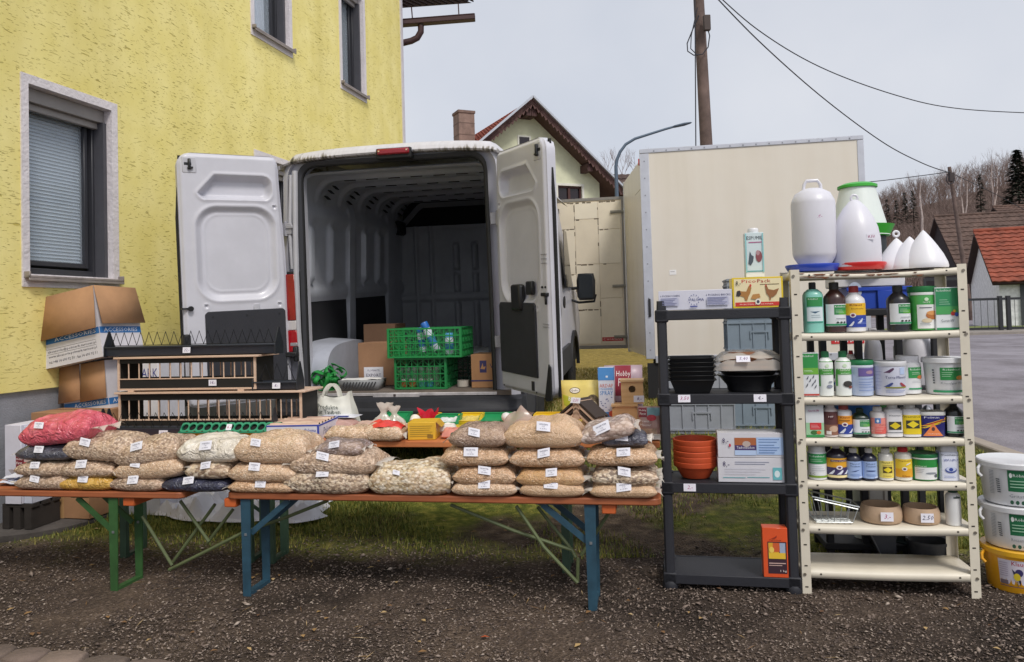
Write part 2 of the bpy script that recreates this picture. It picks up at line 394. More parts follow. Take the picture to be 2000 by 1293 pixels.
# ---------------------------------------------------------------- the yellow house
def render_plaster():
    m, n, L, b = newmat('scratched_render'); b.inputs['Roughness'].default_value = .9; b.inputs['Specular IOR Level'].default_value = .2
    tc = n.new('ShaderNodeTexCoord')
    def streak(rot, scl, off):
        mp = n.new('ShaderNodeMapping'); mp.inputs['Rotation'].default_value = (0, rot, 0); mp.inputs['Scale'].default_value = scl; mp.inputs['Location'].default_value = off
        L.new(tc.outputs['Object'], mp.inputs[0])
        w_ = n.new('ShaderNodeTexNoise'); w_.inputs['Scale'].default_value = 1; w_.inputs['Detail'].default_value = 2.5; w_.inputs['Distortion'].default_value = .5
        L.new(mp.outputs[0], w_.inputs['Vector'])
        r = n.new('ShaderNodeMapRange'); r.inputs[1].default_value = .655; r.inputs[2].default_value = .70; L.new(w_.outputs['Fac'], r.inputs[0]); return r.outputs[0]
    a = streak(.24, (14, 14, 82), (0, 0, 0)); c = streak(.06, (9, 9, 60), (7.3, 2, 4)); e = streak(.48, (24, 24, 95), (1.3, 8, 2))
    def mxm(x, y):
        q = n.new('ShaderNodeMath'); q.operation = 'MAXIMUM'; L.new(x, q.inputs[0]); L.new(y, q.inputs[1]); return q.outputs[0]
    s = mxm(mxm(a, c), e)
    pm = n.new('ShaderNodeTexNoise'); pm.inputs['Scale'].default_value = 1.6; pm.inputs['Detail'].default_value = 4; L.new(tc.outputs['Object'], pm.inputs['Vector'])
    pr_ = n.new('ShaderNodeMapRange'); pr_.inputs[1].default_value = .32; pr_.inputs[2].default_value = .6; pr_.inputs[3].default_value = .25; L.new(pm.outputs['Fac'], pr_.inputs[0])
    sm_ = n.new('ShaderNodeMath'); sm_.operation = 'MULTIPLY'; L.new(s, sm_.inputs[0]); L.new(pr_.outputs[0], sm_.inputs[1]); s = sm_.outputs[0]
    gr = n.new('ShaderNodeTexNoise'); gr.inputs['Scale'].default_value = 3; gr.inputs['Detail'].default_value = 8; L.new(tc.outputs['Object'], gr.inputs['Vector'])
    rr = ramp(n, [(.3, '#e8da88'), (.7, '#f2e6a0')]); L.new(gr.outputs['Fac'], rr.inputs[0])
    vm = n.new('ShaderNodeMapping'); vm.inputs['Scale'].default_value = (3.2, 3.2, .4); L.new(tc.outputs['Object'], vm.inputs[0]); vn = n.new('ShaderNodeTexNoise'); vn.inputs['Scale'].default_value = 1; vn.inputs['Detail'].default_value = 6; L.new(vm.outputs[0], vn.inputs['Vector'])
    vr = ramp(n, [(.3, '#f0eee4'), (.5, '#faf9f5'), (.7, '#ffffff')]); L.new(vn.outputs['Fac'], vr.inputs[0]); vx = n.new('ShaderNodeMix'); vx.data_type = 'RGBA'; vx.blend_type = 'MULTIPLY'; vx.inputs[0].default_value = 1; L.new(rr.outputs[0], vx.inputs[6]); L.new(vr.outputs[0], vx.inputs[7])
    mixc = n.new('ShaderNodeMix'); mixc.data_type = 'RGBA'; L.new(vx.outputs[2], mixc.inputs[6]); mixc.inputs[7].default_value = (*lin('#b3a04a'), 1)  # scratch shading put into the colour as darker streaks
    h = n.new('ShaderNodeMath'); h.operation = 'MULTIPLY'; h.inputs[1].default_value = .75; L.new(s, h.inputs[0]); L.new(h.outputs[0], mixc.inputs[0])
    L.new(mixc.outputs[2], b.inputs['Base Color'])
    fine = n.new('ShaderNodeTexNoise'); fine.inputs['Scale'].default_value = 160; L.new(tc.outputs['Object'], fine.inputs['Vector'])
    hh = n.new('ShaderNodeMath'); hh.operation = 'MULTIPLY_ADD'; hh.inputs[1].default_value = -1; L.new(s, hh.inputs[0])
    f2 = n.new('ShaderNodeMath'); f2.operation = 'MULTIPLY'; f2.inputs[1].default_value = .12; L.new(fine.outputs['Fac'], f2.inputs[0]); L.new(f2.outputs[0], hh.inputs[2])
    bp = n.new('ShaderNodeBump'); bp.inputs['Strength'].default_value = 1; bp.inputs['Distance'].default_value = .006
    L.new(hh.outputs[0], bp.inputs['Height']); L.new(bp.outputs[0], b.inputs['Normal'])
    return m
HW = Vector((-3.34, 5.2, 0)); HT = Vector((.2571, .9664, 0))          # a point of the wall and the way it runs
def W(px, py):                                                       # where a sight line meets the wall: (s along the wall, z)
    d = ray(px, py); nrm = Vector((HT.y, -HT.x, 0)); k = (HW-EY).dot(nrm)/d.dot(nrm); p = EY+d*k
    return (p-HW).dot(HT), p.z
def wall_with_holes(b, s0, s1, z0, z1, holes, y=0.0, depth=.15):
    ss = sorted({s0, s1, *[h[0] for h in holes], *[h[1] for h in holes]}); zs = sorted({z0, z1, *[h[2] for h in holes], *[h[3] for h in holes]})
    for i in range(len(ss)-1):
        for j in range(len(zs)-1):
            a, c, e, f = ss[i], ss[i+1], zs[j], zs[j+1]; mx_, mz_ = (a+c)/2, (e+f)/2
            if any(h[0] < mx_ < h[1] and h[2] < mz_ < h[3] for h in holes): continue
            b.add([(a,y,e),(c,y,e),(c,y,f),(a,y,f)], [(0,1,2,3)])
    for h in holes:
        a, c, e, f = h
        for q in (((a,e),(a,f)), ((c,f),(c,e)), ((a,f),(c,f)), ((c,e),(a,e))):
            (p0, p1), (p2, p3) = q
            b.add([(p0,y,p1),(p2,y,p3),(p2,y+depth,p3),(p0,y+depth,p1)], [(0,1,2,3)])
def yellow_house():
    t = thing('yellow_house', 'yellow rendered house with dark framed windows filling the left of the photo', 'house', HW, math.atan2(HT.y, HT.x))
    s_end = W(788, 300)[0]; zb = .93
    wins = []
    a0, zt = W(38, 150); a1, _ = W(222, 195); zbm = W(45, 540)[1]
    wins.append((a0+.06, a1-.035, zbm+.02, W(42, 148)[1]-.04, 'blind'))
    b0, q = W(490, 52); b1 = W(571, 100)[0]; wins.append((b0+.05, b1-.07, q+.01, q+1.35, 'curtain'))
    c0, q = W(664, 160); c1 = W(717, 190)[0]; wins.append((c0+.06, c1-.09, q+.01, q+1.38, 'dark'))
    q0 = W(495, 292); wins.append((q0[0]+.06, q0[0]+.78, q0[1]-1.35, q0[1]-.06, 'blind'))      # ground-floor window behind the van door
    holes = [(w_[0]-.008, w_[1]+.008, w_[2]-.008, w_[3]+.008) for w_ in wins]
    b = MB(render_plaster()); wall_with_holes(b, -4, s_end, zb, 7.4, holes)
    # return wall round the corner
    b.add([(s_end,0,zb),(s_end,9,zb),(s_end,9,7.4),(s_end,0,7.4)], [(0,1,2,3)])
    b.build('wall', t, recalc=False)
    b = MB(M('#8b8d94', .9, var=.1, bump=.4, bs=80)); b.box(-4, s_end-.03, .025, 8.9, -.6, zb); b.build('plinth', t)
    b = MB(M('#c9c5cd', .9, var=.06, bump=.5, bs=90)); b.box(s_end-.02, s_end+.05, -.02, .20, zb, 7.4); b.build('corner_strip', t)
    wht = M('#d6d0d3', .9, var=.07, bump=.8, bs=45); dk = M('#35363c', .45, var=.05); gy = M('#8f8a88', .5); sillm = M('#8d8480', .5, var=.15)
    for (x0, x1, z0, z1, kind) in wins:
        w_ = MB(dk); d0 = .13
        for (p, q) in ((0, .055), (.075, .11)):
            y = d0+(.0 if p == 0 else .022)
            w_.box(x0+p, x0+q, y, y+.06, z0+p, z1-p); w_.box(x1-q, x1-p, y, y+.06, z0+p, z1-p)
            w_.box(x0+q, x1-q, y, y+.06, z0+p, z0+q); w_.box(x0+q, x1-q, y, y+.06, z1-q, z1-p)
        win = w_.build('window', t, bev=.004)
        g = MB(M('#232830', .04, var=0, spec=.9, key='pane')); gm_ = M('#c8d4e0', .02, alpha=.25, var=0, spec=1, key='glass')
        g = MB(gm_); g.box(x0+.11, x1-.11, d0+.05, d0+.056, z0+.11, z1-.11); g.build('pane', win)
        s = MB(wht)                                                 # painted surround, proud of the render
        for q in ((x0-.058, x0, z0-.09, z1+.065), (x1, x1+.06, z0-.09, z1+.065), (x0, x1, z1, z1+.065), (x0, x1, z0-.09, z0)):
            s.box(q[0], q[1], -.012, .16, q[2], q[3])
        s.build('surround', win)
        s = MB(sillm); s.box(x0-.05, x1+.06, -.06, .14, z0-.03, z0-.012); s.box(x0-.05, x1+.06, -.06, -.05, z0-.05, z0-.03)
        s.box(x0-.05, x0-.035, -.06, .0, z0-.03, z0+.015); s.box(x1+.045, x1+.06, -.06, .0, z0-.03, z0+.015); s.build('sill', win, bev=.003)
        s = MB(gy); s.box(x0, x1, .06, .14, z1-.10, z1-.002); s.box(x0+.005, x1-.005, .095, .13, z1-.15, z1-.10); s.build('shutter_box', win, bev=.004)
        s = MB(M('#4a4a50', .5)); s.box(x1-.035, x1-.001, .04, .128, z0, z1-.10); s.build('shutter_rail', win); s = MB(M('#4a4a50', .5)); s.box(x0+.001, x0+.02, .04, .128, z0, z1-.10); s.build('shutter_rail', win)
        if kind == 'blind':
            z = z0+.12; k = 0; lam = M('#bccad8', .5, var=.03)
            while z < z1-.13:
                s = MB(lam); s.add([(x0+.105,.195,z),(x1-.105,.195,z),(x1-.105,.212,z+.021),(x0+.105,.212,z+.021)], [(0,1,2,3)]); s.build('blind_slat', win, recalc=False); z += .026; k += 1
        else:
            s = MB(M('#b9c0cc' if kind == 'curtain' else '#7f8a98', .9, var=.05)); xe = x1-.12 if kind == 'curtain' else x0+.62*(x1-x0)
            s.grid(lambda u, v: (x0+.10+u*(xe-x0-.10), .23+.012*math.sin(u*38+2*v), z0+.1+v*(z1-z0-.2)-(0 if kind == 'curtain' else .25*u*v)), 50, 4); s.build('curtain', win)
        s = MB(M('#23252a', .9, var=0)); s.box(x0-.05, x1+.7, .30, .32, z0-.1, z1+.4); s.build('dark_room_sheet', win)  # dark sheet standing in for the unlit room behind the pane
    # eaves with gutter past the corner
    def H3(px, py, dy=0): p = P(px, py, 11.9+dy); q = p-HW; nrm = Vector((-HT.y, HT.x, 0)); return (q.dot(HT), q.dot(nrm), p.z)
    br = M('#3d2325', .5, var=.1)
    g0, g1 = H3(788, 46), H3(928, 35)
    b = MB(br); b.X = None
    A_, B_ = Vector(g0), Vector(g1); A_ = A_-(B_-A_)*.1
    b.bar(A_, B_, .15, .075); b.bar(A_+Vector((0,0,.04)), B_+Vector((0,0,.04)), .17, .018); b.build('gutter', t, bev=.012)
    pts = [H3(822, 50), H3(822, 62), H3(815, 74), H3(803, 80), H3(782, 85)]
    b = MB(br); b.tube(pts, .05, 10); b.build('downpipe', t)
    for px in (806, 897):
        b = MB(br); b.bar(H3(px, 42), H3(px-3 if px < 850 else px-2, 6), .015, .015); b.build('gutter_strap', t)
    nx_ = 12; e0, e1 = Vector(H3(770, 19)), Vector(H3(924, 8))
    tm = M('#2f2326', .8, var=.15)
    for i in range(nx_):
        p = e0.lerp(e1, (i+.5)/nx_); dl = (e1-e0)/nx_
        b = MB(tm); n_ = 6
        def tf(u, v, p=p, dl=dl): return tuple(p+dl*(u-.5)*1.1+Vector((-.6*v, 1.2*v, .04*math.sin(u*math.pi)+.03+.55*v)))
        b.grid(tf, 6, 1); o = b.build('roof_tile', t, recalc=False); sm = o.modifiers.new('thick', 'SOLIDIFY'); sm.thickness = .03
    b = MB(M('#3b2d2b', .8)); b.add([tuple(e0+Vector((0,.02,.02))), tuple(e1+Vector((0,.02,.02))), tuple(e1+Vector((-.6,1.2,.55))), tuple(e0+Vector((-.6,1.2,.55)))], [(0,1,2,3)]); b.build('soffit', t)
yellow_house()
# ================================================================ BACKGROUND
class Plane:                                                    # local x / z of a standing plane turned by a, met by sight lines
    def __init__(s, o, a): s.o = Vector(o); s.a = a; s.ex = Vector((math.cos(a), math.sin(a), 0)); s.n = Vector((-math.sin(a), math.cos(a), 0))
    def __call__(s, px, py, dy=0):
        d = ray(px, py); o = s.o+s.n*dy; p = EY+d*((o-EY).dot(s.n)/d.dot(s.n)); q = p-s.o; return q.dot(s.ex), q.z
def tile_course(b, p0, p1, up, n, wave=.04, lap=.05):            # one row of pantiles from p0 to p1, running up the slope
    p0, p1, up = Vector(p0), Vector(p1), Vector(up); nr = (p1-p0).cross(up).normalized()
    if nr.z < 0: nr = -nr
    k = n*4
    def f(u, v):
        h = wave*(.5+.5*math.sin(u*n*2*math.pi))+lap*(1-v)
        return tuple(p0+(p1-p0)*u+up*(v*1.08)+nr*h)
    b.grid(f, k, 1)
    b.grid(lambda u, v: tuple(Vector(f(u, 0))-nr*(lap*v)), k, 1)
def green_house():
    a = R_(24); pk = P(1040, 190, 28); o = Vector((pk.x, pk.y, 0)); pl = Plane(o, a)
    t = thing('gabled_house', 'pale green gabled house with brown eaves and chimney beyond the open van', 'house', o, a)
    zp = pk.z; xr, zr = pl(1222, 372); ov = .7
    sl = (zp-zr)/xr
    hw = xr-.75; ze = zp-sl*hw
    g = M('#d6d8bc', .95, var=.08, vs=2.5, bump=.5, bs=12)
    b = MB(g)
    wx0, wz1 = pl(1089, 362, ov); wx1, _ = pl(1136, 362, ov); wz0 = wz1-1.1
    # gable wall as strips round the window opening
    def top(x): return zp-.25-sl*abs(x)
    def strip(x0, x1, zl=0, zh=None):
        n = max(1, int((x1-x0)/.4))
        for i in range(n):
            u, v = x0+(x1-x0)*i/n, x0+(x1-x0)*(i+1)/n
            b.add([(u,ov,zl),(v,ov,zl),(v,ov,zh if zh else top(v)),(u,ov,zh if zh else top(u))], [(0,1,2,3)])
    strip(-hw, 0); strip(0, wx0); strip(wx1, hw); strip(wx0, wx1, 0, wz0)
    n = 2
    for i in range(n):
        u, v = wx0+(wx1-wx0)*i/n, wx0+(wx1-wx0)*(i+1)/n; b.add([(u,ov,wz1),(v,ov,wz1),(v,ov,top(v)),(u,ov,top(u))], [(0,1,2,3)])
    b.add([(-hw,ov,0),(-hw,ov+9,0),(-hw,ov+9,ze-.25),(-hw,ov,ze-.25)], [(0,1,2,3)]); b.add([(hw,ov,0),(hw,ov+9,0),(hw,ov+9,ze-.25),(hw,ov,ze-.25)], [(0,1,2,3)])
    b.build('wall', t, recalc=False)
    b = MB(M('#d9d8cf', .8)); e = .09
    for q in ((wx0-e, wx0, wz0-e, wz1+e), (wx1, wx1+e, wz0-e, wz1+e), (wx0, wx1, wz1, wz1+e), (wx0, wx1, wz0-e, wz0)): b.box(q[0], q[1], ov-.03, ov+.16, q[2], q[3])
    win = b.build('window', t)
    b = MB(M('#4a2a26', .6)); mxx = (wx0+wx1)/2
    for q in ((wx0, wx0+.07, wz0, wz1), (wx1-.07, wx1, wz0, wz1), (mxx-.05, mxx+.05, wz0, wz1), (wx0, wx1, wz1-.07, wz1)): b.box(q[0], q[1], ov+.06, ov+.11, q[2], q[3])
    b.build('frame', win); b = MB(M('#241c22', .15)); b.box(wx0, wx1, ov+.12, ov+.13, wz0, wz1); b.build('pane', win)
    sx, sz = pl(1022, 268, ov); b = MB(M('#d9d8cf', .8)); b.box(sx-.25, sx+.3, ov-.03, ov+.02, sz-.3, sz+.06); w2 = b.build('window', t)
    b = MB(M('#241c22', .15)); b.box(sx-.18, sx+.23, ov-.045, ov-.03, sz-.3, sz-.0); b.build('pane', w2)
    # roof: two slabs with a deep verge
    brn = M('#4a3130', .8, var=.15); L_ = 9.6
    for sgn, nm in ((1, 'roof'), (-1, 'roof')):
        xe = hw+.75; b = MB(brn)
        q = [(0,0,zp-.10),(sgn*xe,0,zp-sl*xe-.10),(sgn*xe,L_,zp-sl*xe-.10),(0,L_,zp-.10)]
        b.add(q+[(x,y,z-.16) for x,y,z in q], [(0,1,2,3),(7,6,5,4),(0,4,5,1),(1,5,6,2),(2,6,7,3),(3,7,4,0)])
        rf = b.build(nm, t)
        tm = M('#8a4330', .85, var=.3, vs=3); nc = 13; up = Vector((-sgn*xe/nc, 0, sl*xe/nc))
        for i in range(nc):
            base = Vector((sgn*xe, .1, zp-sl*xe-.09))+up*i; c = MB(tm)
            tile_course(c, base, base+Vector((0, L_-.2, 0)), up, 34); c.build('tile_course', rf, recalc=False)
        c = MB(M('#b6bac4', .45, metal=.3)); c.bar((0, -.03, zp+.03), (sgn*xe, -.03, zp-sl*xe+.03), .07, .13, up=(0, 1, 0)); c.build('verge_trim', rf)
        c = MB(M('#5a3f3c', .8, var=.2)); nsc = 26                         # scalloped board under the verge
        for i in range(nsc):
            u0, u1 = i/nsc*xe, (i+1)/nsc*xe; um = (u0+u1)/2; zz = lambda u: zp-sl*u
            c.prism([(sgn*u0, zz(u0)-.04), (sgn*u1, zz(u1)-.04), (sgn*u1, zz(u1)-.26), (sgn*um, zz(um)-.38), (sgn*u0, zz(u0)-.26)], .0, .03, 'y')
        c.build('verge_board', rf)
        for u in (.12, .62*xe, .985*xe):
            c = MB(brn); c.box(sgn*u-.11, sgn*u+.11, .12, ov+.1, zp-sl*u-.55, zp-sl*u-.26); c.build('purlin', rf)
    cx = P(907, 280, 29.5)-o; lx = cx.dot(pl.ex); ly = cx.dot(pl.n); zt = P(907, 222, 29.5).z
    b = MB(M('#8c766c', .95, var=.2, vs=4, bump=.6, bs=14)); b.box(lx-.32, lx+.32, ly-.32, ly+.32, zt-3.2, zt); 
    ch = b.build('chimney', t); b = MB(M('#7a655c', .95, var=.2)); b.box(lx-.35, lx+.35, ly-.35, ly+.35, zt-.05, zt+.05); b.build('chimney_cap', ch)
    for k in range(1, 4):
        b = MB(M('#6d5b53', .95)); z = zt-.45*k; b.box(lx-.325, lx+.325, ly-.325, ly+.325, z, z+.03); b.build('mortar_course', ch)
green_house()
def dark_roof_house(name, label, pk_px, ev_px, right_px, Y, a, roofc, wallc, depth=5, ridge_len=9):
    o3 = P(*pk_px, Y); o = Vector((o3.x, o3.y, gz(Y))); pl = Plane(o, a)
    t = thing(name, label, 'house', o, a)
    ex, ez = pl(*ev_px); zt = o3.z-o.z
    ez -= 0; ez = max(1.2, P(*ev_px, Y-2).z-o.z)
    # ridge runs along local x from 0, slope comes down towards the viewer (local -y)
    run = depth/2
    b = MB(M(wallc, .95, var=.15)); 
    b.prism([(-run, -1), (run, -1), (run, ez), (0, zt-.1), (-run, ez)], .15, ridge_len, 'x'); b.build('wall', t)
    nc = 12; tm = M(roofc, .9, var=.3, vs=2.5)
    b = MB(M('#3a2a26', .9))
    b.add([(-.1,-run-.35,ez-.25),(ridge_len,-run-.35,ez-.25),(ridge_len,0,zt),(-.1,0,zt),(ridge_len,run+.05,ez-.05),(-.1,run+.05,ez-.05)], [(0,1,2,3),(3,2,4,5)])
    rf = b.build('roof', t, recalc=False); so_ = rf.modifiers.new('thick', 'SOLIDIFY'); so_.thickness = .1
    up = Vector((0, (run+.35)/nc, (zt-ez+.25)/nc))
    for i in range(nc):
        base = Vector((-.12, -run-.36, ez-.24))+up*i; c = MB(tm); tile_course(c, base, base+Vector((ridge_len+.1, 0, 0)), up, int(ridge_len*3.6), .035, .04); c.build('tile_course', rf, recalc=False)
    c = MB(tm); c.tube([(-.12, 0, zt+.05), (ridge_len, 0, zt+.05)], .09, 8); c.build('ridge_tile', rf)
    return t
dark_roof_house('barn', 'barn with weathered brown tiled roof and dark gable beside the far telegraph pole', (1828, 424), (1870, 520), None, 44, R_(-14), '#5d4a42', '#32292b', 7, 9)
dark_roof_house('barn', 'far barn whose brown roof shows above the red tiled outbuilding', (1942, 405), (1955, 450), None, 52, R_(-8), '#5f4a41', '#3c3233', 6, 12)
wh = dark_roof_house('outbuilding', 'low white outbuilding with red pantile roof behind the black fence', (1908, 454), (1935, 540), None, 29, R_(-22), '#8c4936', '#e2e2e4', 5.4, 10)
def outbuilding_door():
    b = MB(M('#3c3f42', .6)); b.box(.75, 3.3, -2.78, -2.68, -.9, 1.55); d = b.build('door', wh)
    b = MB(M('#96999c', .3)); b.box(1.0, 1.5, -2.80, -2.785, .6, 1.2); b.box(1.62, 2.1, -2.80, -2.785, .6, 1.2); b.build('pane', d)
outbuilding_door()
def steel_fence():
    o = P(1884, 640, 22.5); o.z = gz(22)
    t = thing('steel_fence', 'black steel garden fence along the far side of the road', 'fence', o, R_(-4))
    bk = M('#25272b', .5)
    for z in (.12, .98):
        b = MB(bk); b.box(0, 6, -.025, .025, z, z+.07); b.build('rail', t)
    for x in (0, 1.02, 1.25, 3, 4.8):
        b = MB(bk); b.box(x-.05, x+.05, -.05, .05, 0, 1.1 if x else 1.75); b.build('post', t)
    for i in range(30):
        x = .1+.19*i
        if min(abs(x-p) for p in (0, 1.02, 1.25, 3, 4.8)) < .08: continue
        b = MB(M('#3a3d40', .5)); b.box(x-.006, x+.006, -.004, .004, .19, .98); b.build('wire', t)
    b = MB(bk); b.box(-1.1, 0, -.03, .03, 1.6, 1.68); b.box(-1.1, -1.04, -.03, .03, .3, 1.6); b.build('gate_frame', t)
steel_fence()
# ---- the hill with its bare wood
def hill_z(x, y):
    t = smooth(45, 200, y); return .4+t*(6+24*smooth(10, 150, x)+6*smooth(60, 200, x))
def hill():
    b = MB(M('#64524a', 1, var=.35, vs=.35)); b.grid(lambda u, v: (-40+u*300, 45+v*190, hill_z(-40+u*300, 45+v*190)-.1), 50, 34); b.build('hill', kind='structure')
hill()
class Twigs:                                                     # three-sided tapering twigs of a leafless crown, gathered in numpy
    def __init__(s): s.V = []; s.F = []; s.n = 0
    def seg(s, a, b, r0, r1):
        d = (b-a).normalized(); u = d.cross(Vector((.3, .9, .2))).normalized(); v = d.cross(u)
        for p, r in ((a, r0), (b, r1)):
            for k in range(3):
                t = 2.094*k; s.V.append(tuple(p+(u*math.cos(t)+v*math.sin(t))*r))
        for k in range(3): l = (k+1) % 3; s.F.append((s.n+k, s.n+l, s.n+3+l, s.n+3+k))
        s.n += 6
    def grow(s, p, d, ln, r, lev, rd, spread=.55, up=.25, kids_=3):
        q = p+d*ln; s.seg(p, q, r, r*.6)
        if lev == 0: return
        for i in range(kids_):
            nd = (d+Vector((rd.uniform(-1, 1), rd.uniform(-1, 1), rd.uniform(-.4, .8)))*spread+Vector((0, 0, up*.4))).normalized()
            s.grow(p+(q-p)*(rd.uniform(.55, 1)), nd, ln*rd.uniform(.55, .8), r*.55, lev-1, rd, spread, up, kids_)
def bare_tree(seed, h, lev=4, spread=.6, kids_=3):
    rd = random.Random(seed); t = Twigs(); t.grow(Vector((0, 0, 0)), Vector((rd.uniform(-.08, .08), rd.uniform(-.08, .08), 1)).normalized(), h*.34, h*.010, lev, rd, spread, .3, kids_)
    V = np.array(t.V); V[:, 2] *= h/V[:, 2].max(); return V, np.array(t.F)
def woodland():
    tv = [bare_tree(s, 8, 4, .75) for s in range(5)]; VV = []; FF = []; n = 0; r = np.random.default_rng(5)
    k = 0
    while k < 1150:
        y = 58+160*r.random()**.75; x = y*(.40+.36*r.random())
        if y < 75 and x < y*.5: continue
        V, F = tv[k % 5]; s = (.55+.6*r.random()); a = r.random()*6.28
        q = V*s; q = np.stack([q[:, 0]*math.cos(a)-q[:, 1]*math.sin(a), q[:, 0]*math.sin(a)+q[:, 1]*math.cos(a), q[:, 2]], -1)*np.array([1.25, 1.25, 1])
        VV.append(q+np.array([x, y, hill_z(x, y)-.2])); FF.append(F+n); n += len(V); k += 1
    m = rand_island_mat('bare_twigs', [(0, '#584842'), (.5, '#77645c'), (1, '#98847c')], .95)  # twig tones lightened in place of distance haze
    raw('woods', np.concatenate(VV), np.concatenate(FF), m, label='leafless brown wood covering the far hillside')
woodland()
def single_trees():
    grp = 'trees standing out of the hillside wood'
    bark = M('#b9aaa4', .9, var=.3); tw = M('#8b7770', .95)
    for i, (px, py, Y, h, lab) in enumerate(((1800, 445, 66, 6.2, 'pale barked leafless birch left of the far telegraph pole'), (1880, 440, 72, 7.2, 'leafless birch with white stem above the barn roof'), (1940, 410, 80, 7.5, 'tall thin birch on the hill right of the telegraph pole'))):
        p = P(px, py, Y); t = thing('birch_tree', lab, 'tree', (p.x, p.y, p.z-1), 0, grp)
        V, F = bare_tree(40+i, h, 5, .42, 3); raw('crown', V, F, tw, None, None, t)
        b = MB(bark); b.tube([(0, 0, 0), (.1, 0, h*.3), (.0, .1, h*.6), (.15, 0, h*.85)], [.12, .09, .06, .02], 6); b.build('trunk', t)
        if i: b = MB(bark); b.tube([(0, 0, h*.1), (.5, 0, h*.4), (.7, .1, h*.75)], [.08, .06, .02], 5); b.build('trunk', t)
    gm = rand_island_mat('needles', [(0, '#141c14'), (.6, '#22301f'), (1, '#33422c')], .9)
    def conifer(px, pyb, pyt, Y, lab, rad):
        p = P(px, pyb, Y); zt = P(px, pyt, Y).z; p.z = hill_z(p.x, Y)-.3; h = zt-p.z; t = thing('conifer_tree', lab, 'tree', p, 0, 'dark conifers on the hill')
        r = random.Random(int(px)); V = []; F = []
        for k in range(2600 if rad > 2 else 700):
            z = r.random()**.8; rr = rad*(1-z)**.85*(.35+.65*r.random())*(1+.25*math.sin(z*38)); a = r.random()*6.28
            c = Vector((rr*math.cos(a), rr*math.sin(a), h*(.06+.94*z)-.18*rr)); o = Vector((math.cos(a), math.sin(a), -.5)); s = Vector((-math.sin(a), math.cos(a), 0)); L = h*.055*(1.15-z*.6)
            n = len(V); V += [tuple(c-s*L*.35), tuple(c+s*L*.35), tuple(c+o*L+Vector((0, 0, .3*L)))]; F.append((n, n+1, n+2))
        raw('crown', np.array(V), np.array(F), gm, None, None, t)
        b = MB(M('#3a2c26', .95)); b.tube([(0, 0, -.5), (0, 0, h*.95)], [.03*h*.5, .01], 6); b.build('trunk', t)
    conifer(1992, 425, 292, 60, 'large dark spruce at the right edge above the barn roofs', 2.6)
    for i, (px, pb, pt, lab) in enumerate(((1733, 425, 384, 'small dark spruce at the left end of the wooded ridge'), (1768, 420, 372, 'pointed spruce between two smaller ones on the ridge'), (1784, 415, 368, 'dark spruce on the ridge nearest the pale birch'), (1752, 424, 387, 'smallest spruce on the ridge, left of the pointed one'), (1915, 385, 335, 'dark rounded pine high on the ridge below the birch tops'))):
        conifer(px, pb, pt+4, 120, lab, 1.5)
single_trees()
def shrub_far():
    p = P(1215, 330, 40); t = thing('bare_bush', 'leafless bush showing over the roof by the curved street lamp', 'bush', (p.x, p.y, p.z-1.5))
    for i in range(3):
        V, F = bare_tree(70+i, 2.7, 4, .8); V = V+np.array([(i-1)*.8, 0, 0]); raw('twigs', V, F, M('#86706a', .95), None, None, t)
    o = P(1212, 325, 34); t = thing('roof_far', 'small dark tiled roof between the green house and the trailer', 'house', (o.x, o.y, 0), R_(10)); t.name = 'far_house'
    b = MB(M('#cfc7b8', .9)); b.box(-1.0, 3.5, .3, 4, 0, o.z-1.9); b.build('wall', t)
    tm = M('#4f3f3a', .9, var=.3)
    for i in range(7):
        c = MB(tm); tile_course(c, (-1.2, .0+.28*i, o.z-1.9+.27*i), (3.7, .0+.28*i, o.z-1.9+.27*i), (0, .28, .27), 16, .035, .04); c.build('tile_course', t, recalc=False)
shrub_far()
# ---- lamp, poles, wires
def lamp():
    Y = 24; pts = [P(x, y, Y) for x, y in ((1203, 325), (1205, 312), (1211, 297), (1222, 282), (1240, 271), (1265, 263), (1300, 252), (1325, 245))]
    o = Vector((pts[0].x, pts[0].y, gz(Y))); t = thing('street_lamp', 'grey street lamp with a long curved arm above the trailer', 'street lamp', o)
    b = MB(M('#566474', .5, metal=.3)); b.tube([Vector((0, 0, 0))]+[p-o for p in pts], [.09]+[.055-.003*i for i in range(len(pts))], 10); b.build('pole', t)
    a, c = P(1318, 247, Y)-o, P(1348, 240, Y)-o; b = MB(M('#4d5a6a', .5)); b.lathe([(.03, -.33), (.1, -.26), (.12, .05), (.07, .25), (.02, .3)], 12, sy=.4)
    h = b.build('lamp_head', t); d = (c-a).normalized(); h.location = (a+c)/2; h.rotation_euler = d.to_track_quat('Z', 'Y').to_euler()
lamp()
